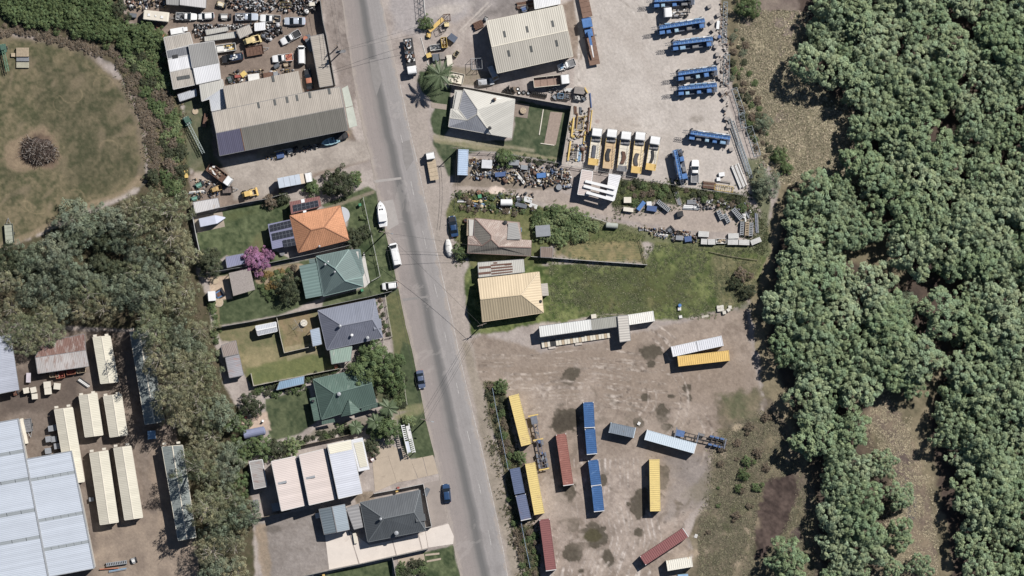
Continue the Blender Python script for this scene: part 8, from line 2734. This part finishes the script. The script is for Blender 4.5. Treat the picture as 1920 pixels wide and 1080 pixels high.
def tree_kit(kind,seed):
 k = Kit()
 r = random.Random(seed*31+len(kind))
 if kind == 'forest':
  h = r.uniform(7.6,9.2)
  k.part('crown',crown('crown',L_FOR,seed,4.4,h-4.3,h,125,.62,56,.19,.7,.32,.12,.24),L_FOR)
  k.part('trunk',trunk_mesh(seed,h-1,.26,3.4),BARK)
 elif kind == 'eucalypt':
  h = r.uniform(6.8,9.2)
  k.part('crown',crown('crown',L_EUC,seed,3.9,h-4.8,h,76,.72,52,.15,.5,.5,.38,.36),L_EUC)
  k.part('trunk',trunk_mesh(seed,h+.1,.2,3.9,8,PALEB),BARK)
 elif kind == 'greygreen':
  h = r.uniform(5,7)
  k.part('crown',crown('crown',L_GRY,seed,3.2,h-4,h,70,.68,60,.15,.5,.55,.36),L_GRY)
  k.part('trunk',trunk_mesh(seed,h-.6,.16,2.4),BARK)
 else:
  m ={'garden':L_GRN,'dark':L_DRK,'bright':L_BRI,'purple':L_PUR,'dry':L_BRN,'flower':L_ORA}[kind]
  k.part('crown',crown('crown',m,seed,3.0,1.1,4.6,66,.62,64,.16,.6,.42,.28),m)
  k.part('trunk',trunk_mesh(seed,4.0,.14,2.2),BARK)
 return k

NV ={'forest':7,'eucalypt':6,'greygreen':3}
trg = random.Random(4)

def tree(kind,px,py,r_px,label,group=None,name=None,zs=1.0,var=None):
 base ={'forest':4.4,'eucalypt':3.9,'greygreen':3.2}.get(kind,3.0)
 v = trg.randrange(NV.get(kind,3)) if var is None else var
 sc_ = r_px * S / base
 e = kit(tree_kit,kind,v).place(name or{'forest':'forest_tree','eucalypt':'eucalypt_tree','purple':'blossom_tree'}.get(kind,'leafy_tree'),label,'shrub' if 'shrub' in(name or '')else 'tree',px,py,trg.uniform(0,360),group)
 e.scale =(sc_,sc_,min(sc_*zs,2.3))
 return e

def scatter(poly,dmin,seed,avoid=()):
 rg = random.Random(seed)
 xs,ys =[p[0]for p in poly],[p[1]for p in poly]
 out,grid =[],{}
 cs = dmin
 for _ in range(int((max(xs)-min(xs))*(max(ys)-min(ys))/dmin**2*22)):
  x,y = rg.uniform(min(xs),max(xs)),rg.uniform(min(ys),max(ys))
  if not in_poly(x,y,poly) or any(in_poly(x,y,q)for q in avoid):
   continue
  gxk,gyk = int(x//cs),int(y//cs)
  if any((x-a)**2+(y-b)**2<dmin**2 for i in(-1,0,1)for j in(-1,0,1)for a,b in grid.get((gxk+i,gyk+j),())):
   continue
  grid.setdefault((gxk,gyk),[]).append((x,y))
  out.append((x,y))
 return out

 # forest masses on the right: outlines of the crowns' centres
GAPS =[[(1668,84),(1742,80),(1748,124),(1682,120)],[(1778,34),(1842,38),(1836,95),(1788,85)],[(1700,198),(1768,188),(1805,246),(1722,264)],[(1680,478),(1788,486),(1792,560),(1692,552)],[(1838,640),(1870,650),(1862,690),(1836,680)],[(1890,560),(1915,570),(1912,600),(1888,592)],
[(1700,620),(1750,620),(1790,690),(1830,700),(1830,640),(1770,600)],[(1870,150),(1900,160),(1905,210),(1880,205)],[(1635,640),(1655,640),(1640,700),(1610,712)],[(1640,700),(1700,740),(1700,800),(1640,760)]]
MAIN =[(1552,-12),(1540,40),(1526,66),(1524,116),(1552,145),(1600,182),(1618,225),(1630,270),(1604,310),(1622,335),(1660,350),(1668,405),(1700,450),(1708,490),(1730,560),(1775,600),(1800,680),(1765,760),(1766,800),(1778,860),(1796,930),(1818,990),(1832,1100),(1960,1100),(1960,-20)]
BL1 =[(1494,366),(1505,358),(1530,362),(1560,345),(1580,350),(1598,380),(1622,400),(1625,435),(1590,448),(1570,470),(1545,500),(1500,490),(1500,440),(1494,400)]
BL2 =[(1474,512),(1500,500),(1560,515),(1600,490),(1640,490),(1665,520),(1680,570),(1715,620),(1735,650),(1745,700),(1690,720),(1630,740),(1590,720),(1560,735),(1590,790),(1612,815),(1608,870),(1618,920),(1630,960),(1618,1010),(1626,1090),(1562,1095),(1562,1000),(1560,940),(1535,860),(1520,790),(1505,730),(1470,690),(1460,640),(1465,560)]
FL = 'broad green tree in the dense forest on the right'
for poly,sd in((MAIN,1),(BL1,2),(BL2,3)):
 for x,y in scatter(poly,40,sd,GAPS):
  tree('forest',x,y,trg.uniform(26,41),FL,'forest trees on the right',zs=trg.uniform(.84,1.06))
for x,y in scatter(MAIN,30,9,GAPS) + scatter(BL2,30,8,GAPS) + scatter(BL1,30,7):
 if trg.random() < .2:
  tree('forest',x,y,trg.uniform(13,20),FL,'forest trees on the right',zs=trg.uniform(1.1,1.5))
for x,y,r,lab in[(1475,1047,34,'round green tree standing alone at the bottom edge of the swamp'),(1656,868,23,'round green tree in the clearing beside the dirt strip'),(1685,928,24,'green tree at the lower clearing, upper of three'),(1684,1000,26,'green tree at the lower clearing, middle'),
(1648,1025,15,'small green tree at the lower clearing, left'),(1672,1062,17,'small green tree at the bottom of the lower clearing'),(1725,1062,22,'green tree at the bottom edge right of the clearing'),(1575,346,20,'small round tree between the two forest masses'),
(1585,187,8,'tiny tree in the forest shadow'),(1792,642,9,'small tree inside the forest gap')]:
 tree('forest',x,y,r,lab,'single trees near the forest')
tree('greygreen',1795,710,20,'paler grey green tree in the forest gap')
tree('greygreen',1695,570,20,'grey green thin tree inside the forest')
# bush on the left
BUSH =[(0,485),(60,470),(110,440),(140,412),(190,398),(240,380),(300,372),(340,392),(345,470),(352,540),(380,590),(385,650),(398,720),(420,780),(440,850),(452,930),(455,1000),(455,1095),(398,1095),(394,1000),(380,920),(366,850),(332,800),(324,730),(318,690),(306,640),(268,600),(200,588),(90,595),(0,590)]
for x,y in scatter(BUSH,31,21,[[(200,575),(260,560),(290,590),(230,612)],[(80,440),(110,430),(118,470),(90,475)],[(140,465),(180,460),(180,490),(145,492)]]):
 kd = trg.choice(['eucalypt']*4+['greygreen','greygreen']) if not(y<520 and x<240) else trg.choice(['greygreen','greygreen','eucalypt','dark'])
 tree(kd,x,y,trg.uniform(20,33),'olive grey tree in the bush on the left','bush trees on the left','bush_tree',trg.uniform(1.0,1.45)*(1.35 if 225<x<350 and y>545 else .9))
for x,y in scatter([(0,600),(70,610),(90,650),(60,660),(0,625)],22,5) +[(75,610),(95,625),(100,600)]:
 tree('eucalypt',x,y,trg.uniform(18,26),'olive tree overhanging the rust coloured store','trees by the rust coloured store','bush_tree')
for x,y,lab in[(304,668,'tall eucalypt overhanging the middle of the upper sage shed'),(296,622,'tall eucalypt at the top of the upper sage shed'),(322,742,'tall eucalypt at the lower end of the upper sage shed'),(372,872,'tall eucalypt over the top of the lower sage shed'),(392,950,'tall eucalypt over the bottom of the lower sage shed')]:
 tree('eucalypt',x,y,31,lab,None,None,2.0)
 # thicket, top left and strip
for x,y in scatter([(0,-10),(150,-10),(200,10),(225,45),(300,60),(310,85),(240,85),(180,65),(110,52),(60,40),(0,32)],15,31):
 tree('garden',x,y,trg.uniform(11,17),'dense green shrub in the top left thicket','thicket shrubs at top left','thicket_shrub',.8)
for x,y in scatter([(225,95),(260,80),(308,80),(322,160),(335,240),(344,330),(340,370),(315,365),(310,290),(290,200),(255,140)],13,33):
 tree(trg.choice(['garden','dry','dark','bright','garden']),x,y,trg.uniform(7,13),'weedy shrub in the strip beside the workshops','shrubs in the strip beside the workshops','wild_shrub',.55)
for x,y in scatter([(0,50),(60,58),(140,75),(210,95),(215,105),(140,88),(60,68),(0,60)],10,35):
 tree('dry',x,y,trg.uniform(6,10),'brown dry bush along the field rim','dry bushes along the field rim','dry_shrub',.4)
for x,y in scatter([(205,85),(225,100),(262,160),(285,230),(298,290),(290,330),(275,250),(250,170)],11,36):
 tree('dry',x,y,trg.uniform(6,10),'brown dry bush between field and strip','dry bushes between field and strip','dry_shrub',.4)
 # named trees
for kd,x,y,r,lab in[('dark',635,343,26,'dark olive tree behind the pale box truck'),('garden',616,352,12,'green shrub at the left of the dark olive tree'),('garden',665,335,13,'green shrub on the verge by the olive tree'),('garden',585,352,14,'green shrub at the end of the box truck'),
('dry',506,378,12,'purplish shrub on the tiled house fence'),('dark',530,372,12,'dark shrub beside the red carport'),('purple',478,490,23,'tree with purple blossom beside the blue violet shed'),('purple',500,478,13,'smaller purple blossoming crown at the right of the purple tree'),
('dark',393,492,24,'dense dark tree at the corner of the tiled house lawn'),('dark',660,446,17,'dark tree in front of the tiled house'),('dark',680,438,14,'dark tree on the front fence of the tiled house'),
('dark',541,541,24,'dark bushy tree with bare limbs on the teal house lawn'),('garden',690,694,34,'big green tree over the carport, left half'),('garden',722,690,30,'big green tree by the verge, right half'),('garden',706,668,26,'big green tree, upper crown'),('garden',738,716,18,'green tree at the verge end of the big tree'),
('garden',725,803,24,'round green tree beside the white display frame'),('bright',766,789,11,'bright green shrub above the display frame'),('garden',705,806,14,'green shrub left of the round front tree'),('dark',697,838,14,'dark small tree at the factory awning'),
('garden',488,838,22,'green tree behind the sandy corner'),('dark',520,842,18,'dark shrub tree at the fence corner of the factory'),('bright',548,836,15,'bright shrub along the factory back fence'),('dark',472,760,20,'dark tree at the sandy corner'),
('garden',455,850,18,'green tree left of the factory store'),('garden',447,800,20,'green tree left of the blue grey tank'),('garden',450,905,18,'green tree behind the factory store'),
('garden',799,44,13,'green shrub beside the long yellow boom'),('bright',810,133,10,'white flecked shrub near the palm'),('garden',946,297,16,'green shrub beside the pale double topped box'),('garden',864,473,13,'green shrub against the rusty house front'),
('greygreen',1438,345,22,'grey green feathery tree at the yard corner'),('greygreen',1425,355,15,'grey green feathery bush at the yard corner'),('greygreen',1432,232,14,'grey green bush beside the boom sections'),
('garden',1402,12,22,'dense green bush at the top of the swamp'),('garden',1462,292,14,'dark green bush in the swamp grass'),('garden',1474,315,11,'small dark green bush in the swamp grass'),('dark',1378,530,12,'wispy dark bush at the meadow end'),('dark',1400,545,14,'wispy dark bush near the forest edge'),('dry',1392,515,12,'brown wispy bush at the meadow end'),
('garden',1402,865,9,'dark green shrub in the weedy strip, upper'),('garden',1394,890,10,'dark green shrub in the weedy strip, middle'),('garden',1384,915,7,'dark green shrub in the weedy strip, lower'),
('garden',975,857,11,'green bush on the fence strip above the slate container'),('garden',940,725,12,'green bush at the top of the fence strip'),('dark',286,332,13,'dark round bush at the field edge'),('dark',225,20,15,'grey green tree left of the caravan'),
('flower',672,339,5,'orange flowering plant on the verge'),('bright',680,407,5,'yellow green plant behind the white front fence')]:
 tree(kd,x,y,r,lab,None,'garden_shrub' if r<15 else None,.9)
 # shrubbery beds: lots of small plants
for poly,kinds,d,rr,lab,grp in[([(1002,395),(1040,392),(1085,402),(1118,425),(1095,440),(1050,452),(1012,448),(1004,425)],['bright','bright','garden'],12,(8,14),'broad leaved green shrub behind the rusty house','shrubs behind the rusty house'),
([(910,720),(935,715),(950,790),(965,860),(955,880),(935,820),(918,770)],['dry','garden','dark'],11,(4,7),'scrubby bush on the upper fence strip','scrub on the upper fence strip'),
([(955,930),(975,980),(1005,1000),(1012,1075),(985,1080),(970,1030),(955,960)],['dry','garden','dark'],11,(4,7),'scrubby bush on the lower fence strip','scrub on the lower fence strip'),
([(485,515),(540,505),(555,500),(530,520),(500,530)],['garden','flower','dry','bright'],9,(4,7),'garden plant in the teal house bed','plants in the teal house bed'),
([(490,535),(520,530),(525,555),(505,565)],['garden','flower'],9,(4,7),'garden plant beside the teal house lawn','plants beside the teal house lawn'),
([(735,705),(758,700),(762,760),(720,772),(725,745)],['garden','dark','bright'],9,(4,7),'garden plant before the green house','plants before the green house'),
([(555,820),(650,800),(655,812),(560,834)],['garden','dark'],9,(4,7),'plant along the green house side bed','plants along the green house side bed'),([(575,708),(635,690),(636,697),(580,716)],['garden','dark'],8,(4,7),'hedge plant between slate and green houses','hedge between slate and green houses'),
([(545,715),(575,725),(520,742),(480,735),(480,728)],['garden','dark'],9,(5,8),'plant under the pale blue awning','plants under the pale blue awning'),
([(703,565),(716,562),(732,630),(720,632)],['garden','dry','dark'],9,(3,5),'small plant before the slate house','plants before the slate house'),([(395,570),(405,566),(410,640),(400,640)],['garden','bright'],10,(5,9),'shrub at the back of the teal house lot','shrubs at the back of the teal house lot'),
([(948,284),(1050,304),(1050,312),(950,296)],['dark','garden'],8,(3,6),'hedge plant along the lane fence','hedge along the lane fence'),([(1165,338),(1270,352),(1385,372),(1400,395),(1300,370),(1230,372),(1170,385)],['garden','dark','dry'],12,(4,8),'weedy bush below the top yard','weedy bushes below the top yard'),
([(862,362),(905,358),(1000,380),(1000,400),(940,402),(862,394)],['garden','dry'],12,(3,6),'weedy bush above the rusty house','weedy bushes above the rusty house'),
([(1350,830),(1440,780),(1440,880),(1400,960),(1350,1000),(1320,1000),(1345,930)],['dry','garden','dry'],30,(2,9),'low scrub at the weedy yard edge','scrub at the weedy yard edge'),
([(745,1058),(790,1055),(795,1080),(745,1085)],['dark','garden'],10,(6,9),'garden shrub at the bottom edge patio','shrubs at the bottom edge patio'),([(1370,40),(1395,60),(1425,200),(1450,300),(1430,310),(1405,250),(1372,150)],['dry','greygreen','garden','dark'],13,(3,8),'scrub bush along the swamp side of the booms','scrub along the swamp side of the booms')]:
 for x,y in scatter(poly,d,int(poly[0][0])):
  tree(trg.choice(kinds),x,y,trg.uniform(*rr),lab,grp,'low_shrub',.7)

  # palms

def palm_kit(n,L,h):
 k = Kit()
 k.part('trunk',MB().tube((0,0,-.1),(.15,.05,h),.2,8,.15),BARK)
 rg = random.Random(n)
 for i in range(n):
  t = 2 * math.pi * i / n + rg.uniform(-.2,.2)
  l = L * rg.uniform(.8,1.1)
  el = rg.uniform(.1,.7)
  mb = MB()
  pr = None
  for j in range(9):
   s_ = j / 8
   r = l * s_
   z = h + math.sin(el) * r - .16 * r * r
   c =(math.cos(t)*r,math.sin(t)*r,z)
   if pr:
    mb.tube(pr,c,.03,4)
    w = .75 * math.sin(math.pi*min(1,.12+s_*.85)) + .1
    for sg in(-1,1):
     for q in(0,.5):
      b =[pr[a]+(c[a]-pr[a])*q for a in range(3)]
      a2 = t + sg * 1.0
      tip =(b[0]+math.cos(a2)*w,b[1]+math.sin(a2)*w,b[2]-.25)
      mb.face([b,(b[0]+math.cos(t)*.24,b[1]+math.sin(t)*.24,b[2]),tip])
   pr = c
  k.part('frond',mb,M(C(92,112,70),.6,0,.2,1.5,key='palm_frond'))
 return k

kit(palm_kit,22,4.0,6.6).place('palm_tree','tall palm casting a star shadow beside the cream house','palm',826,143)
kit(palm_kit,11,2.6,4.0).place('palm_tree','small palm at the green house front corner','palm',729,764)
kit(palm_kit,10,2.4,3.4).place('palm_tree','small palm on the green house drive','palm',704,790)
kit(palm_kit,9,2.0,2.4).place('palm_tree','low palm beside the green house bed','palm',668,800)

# grasses (uncountable)

def tufts(name,label,poly,n,hgt,spread,pal,seed,blades=5,avoid=()):
 rg = np.random.default_rng(seed)
 xs,ys =[p[0]for p in poly],[p[1]for p in poly]
 x = rg.uniform(min(xs),max(xs),n*3)
 y = rg.uniform(min(ys),max(ys),n*3)
 ok = poly_sd(x,y,poly) > -22 * rg.random(n*3) ** 2 + 14 *(fbm(x,y,30,3,seed+5)-.5)
 for a in avoid:
  ok &= poly_sd(x,y,a) < 0
 cl = fbm(x,y,20,3,seed)
 ok &= rg.random(n*3) < np.clip((cl-.3)*3,.1,1)
 x,y = x[ok][:n],y[ok][:n]
 m = len(x)
 X,Y =(x-960) * S,(540-y) * S
 t = rg.uniform(0,6.3,(m,blades))
 l = spread * rg.uniform(.5,1.2,(m,blades))
 hh = hgt * rg.uniform(.5,1.2,(m,blades))
 w = spread * .38
 bx_,by_ = X[:,None] + 0 * t,Y[:,None] + 0 * t
 c,s_ = np.cos(t),np.sin(t)
 V = np.stack([np.stack([bx_-s_*w*.5,by_+c*w*.5,0*t],-1),np.stack([bx_+s_*w*.5,by_-c*w*.5,0*t],-1),np.stack([bx_+c*l,by_+s_*l,hh],-1)],2).reshape(-1,3)
 F = np.arange(len(V)).reshape(-1,3)
 p = np.array(pal)[rg.integers(0,len(pal),m)] * rg.uniform(.5,1.5,m)[:,None]
 Cc = np.repeat(p,blades*3,0)
 return tag(link(name,np_mesh(name,V,F,vcol_mat('grass_blades',.8,3,.3),np.clip(Cc,0,.8))),label,'grass',kind='stuff')

tufts('meadow_grass','rough green grass of the meadow',[(1030,498),(1215,502),(1235,458),(1430,475),(1410,545),(1330,580),(1240,598),(1130,590),(1030,580)],12000,.22,.4,[C(112,120,76),C(88,98,58),C(140,138,98),C(98,108,66)],1,4)
tufts('swamp_grass','tan swamp grass between yard and forest',[(1385,30),(1500,20),(1510,170),(1600,220),(1615,330),(1560,345),(1480,335),(1440,300),(1400,150)],24000,.3,.45,[C(214,198,160),C(180,168,130),C(146,138,104),C(198,176,146),C(128,124,92)],2,4)
tufts('swamp_grass','tan swamp grass below the container yard edge',[(1400,800),(1440,770),(1480,850),(1525,950),(1530,1080),(1310,1080),(1310,1000),(1345,930),(1345,830)],18000,.2,.4,[C(150,144,106),C(122,118,86),C(104,100,76),C(140,126,102)],3,4,
([(1435,905),(1500,880),(1480,975),(1440,1040),(1412,1050),(1420,950)],))
tufts('swamp_grass','tan grass in the forest clearing',[(1590,730),(1640,720),(1700,800),(1750,960),(1760,1080),(1640,1080),(1690,920),(1640,820)],8000,.2,.4,[C(206,188,150),C(182,166,130),C(160,146,116)],4,4)
tufts('weeds','weeds along the lane and behind houses',[(1150,335),(1390,366),(1430,420),(1440,480),(1400,470),(1420,410),(1290,372),(1150,392)],3500,.4,.4,[C(92,104,62),C(120,120,80),C(72,86,50)],5,4)
tufts('weeds','weeds on the fence strip of the container yard',[(908,716),(935,714),(965,860),(1000,1000),(1012,1080),(985,1082),(950,940),(918,790)],2600,.45,.4,[C(104,106,70),C(136,124,92),C(80,88,54)],6,4)
tufts('undergrowth','rough undergrowth in the strip beside the workshops',[(215,100),(310,64),(332,180),(350,300),(345,360),(290,340),(285,240),(250,160)],5000,.5,.45,[C(112,116,74),C(150,132,98),C(86,96,56),C(136,116,92)],7,4)
tufts('undergrowth','leaf litter and low growth under the bush',BUSH,7000,.4,.4,[C(112,104,78),C(90,88,62),C(136,116,92),C(80,84,56)],8,4)
tufts('weeds','weeds around the rusty house lots',[(846,370),(905,356),(1005,386),(1130,425),(1210,442),(1040,450),(1000,395),(880,405),(870,500),(845,440)],3000,.3,.35,[C(104,112,66),C(136,132,88),C(84,96,54)],9,4)
# ================================================================== labels that single out look-alikes
ORD =['first','second','third','fourth','fifth','sixth','seventh','eighth','ninth','tenth','eleventh','twelfth','13th','14th','15th','16th','17th','18th','19th','20th','21st','22nd','23rd','24th','25th','26th','27th','28th','29th','30th','31st','32nd','33rd','34th','35th','36th','37th','38th','39th','40th'] +['%dth'%i for i in range(41,70)]
LANDM =[('at the top right corner',1880,60),('above the swamp grass',1560,40),('at the swamp grass edge',1540,140),('near the top middle of the forest',1720,60),('at the right edge, upper half',1890,300),('right of the swamp bend',1660,240),('mid forest above the left mass',1740,350),
('in the left mass by the yard corner',1490,420),('in the left mass, right side',1590,410),('beside the container yard',1460,590),('in the middle of the forest',1590,600),('beside the dark inner gap',1760,560),('at the right edge, middle',1890,560),('left of the dirt clearing',1560,780),
('below the container yard, left rim',1530,900),('between the swamp and clearing',1590,950),('right of the dirt clearing',1770,850),('at the lower right edge',1890,780),('at the bottom right corner',1880,1020),('at the bottom edge',1590,1060)]
BUSHM =[('at the field rim',60,480),('at the bush centre',200,480),('above the long sage sheds',270,580),('beside the tiled house lot',330,430),('beside the teal house lot',360,560),('beside the rusty sheds',390,680),('beside the sandy corner',420,790),('behind the factory store',445,900),('at the bottom edge',430,1050),('above the old shed',40,580)]
groups ={}
for o in list(COL.objects):
 if o.parent is None and 'group' in o.keys() and 'label' in o.keys():
  groups.setdefault((o['group'],o['label']),[]).append(o)

def ordinal(l,base):
 xs,ys =[o.location.x for o in l],[o.location.y for o in l]
 hor = max(xs) - min(xs) >= max(ys) - min(ys)
 l.sort(key=lambda o:o.location.x if hor else-o.location.y)
 for i,o in enumerate(l):
  if i < len(ORD):
   o['label'] = '%s, %s from the %s' %(base,ORD[i],'left' if hor else 'top')

for(g_,lab),l in groups.items():
 if len(l) < 2:
  continue
 marks = LANDM if g_.startswith('forest trees') else BUSHM if g_.startswith('bush trees') else None
 if marks:
  cells ={}
  for o in l:
   px,py = o.location.x / S + 960,540 - o.location.y / S
   cells.setdefault(min(marks,key=lambda m:(m[1]-px)**2+(m[2]-py)**2)[0],[]).append(o)
  for k,v in cells.items():
   ordinal(v,('forest tree ' if marks is LANDM else 'bush tree ')+k)
 else:
  ordinal(l,lab if len(lab.split())<=12 else ' '.join(lab.split()[:12]))
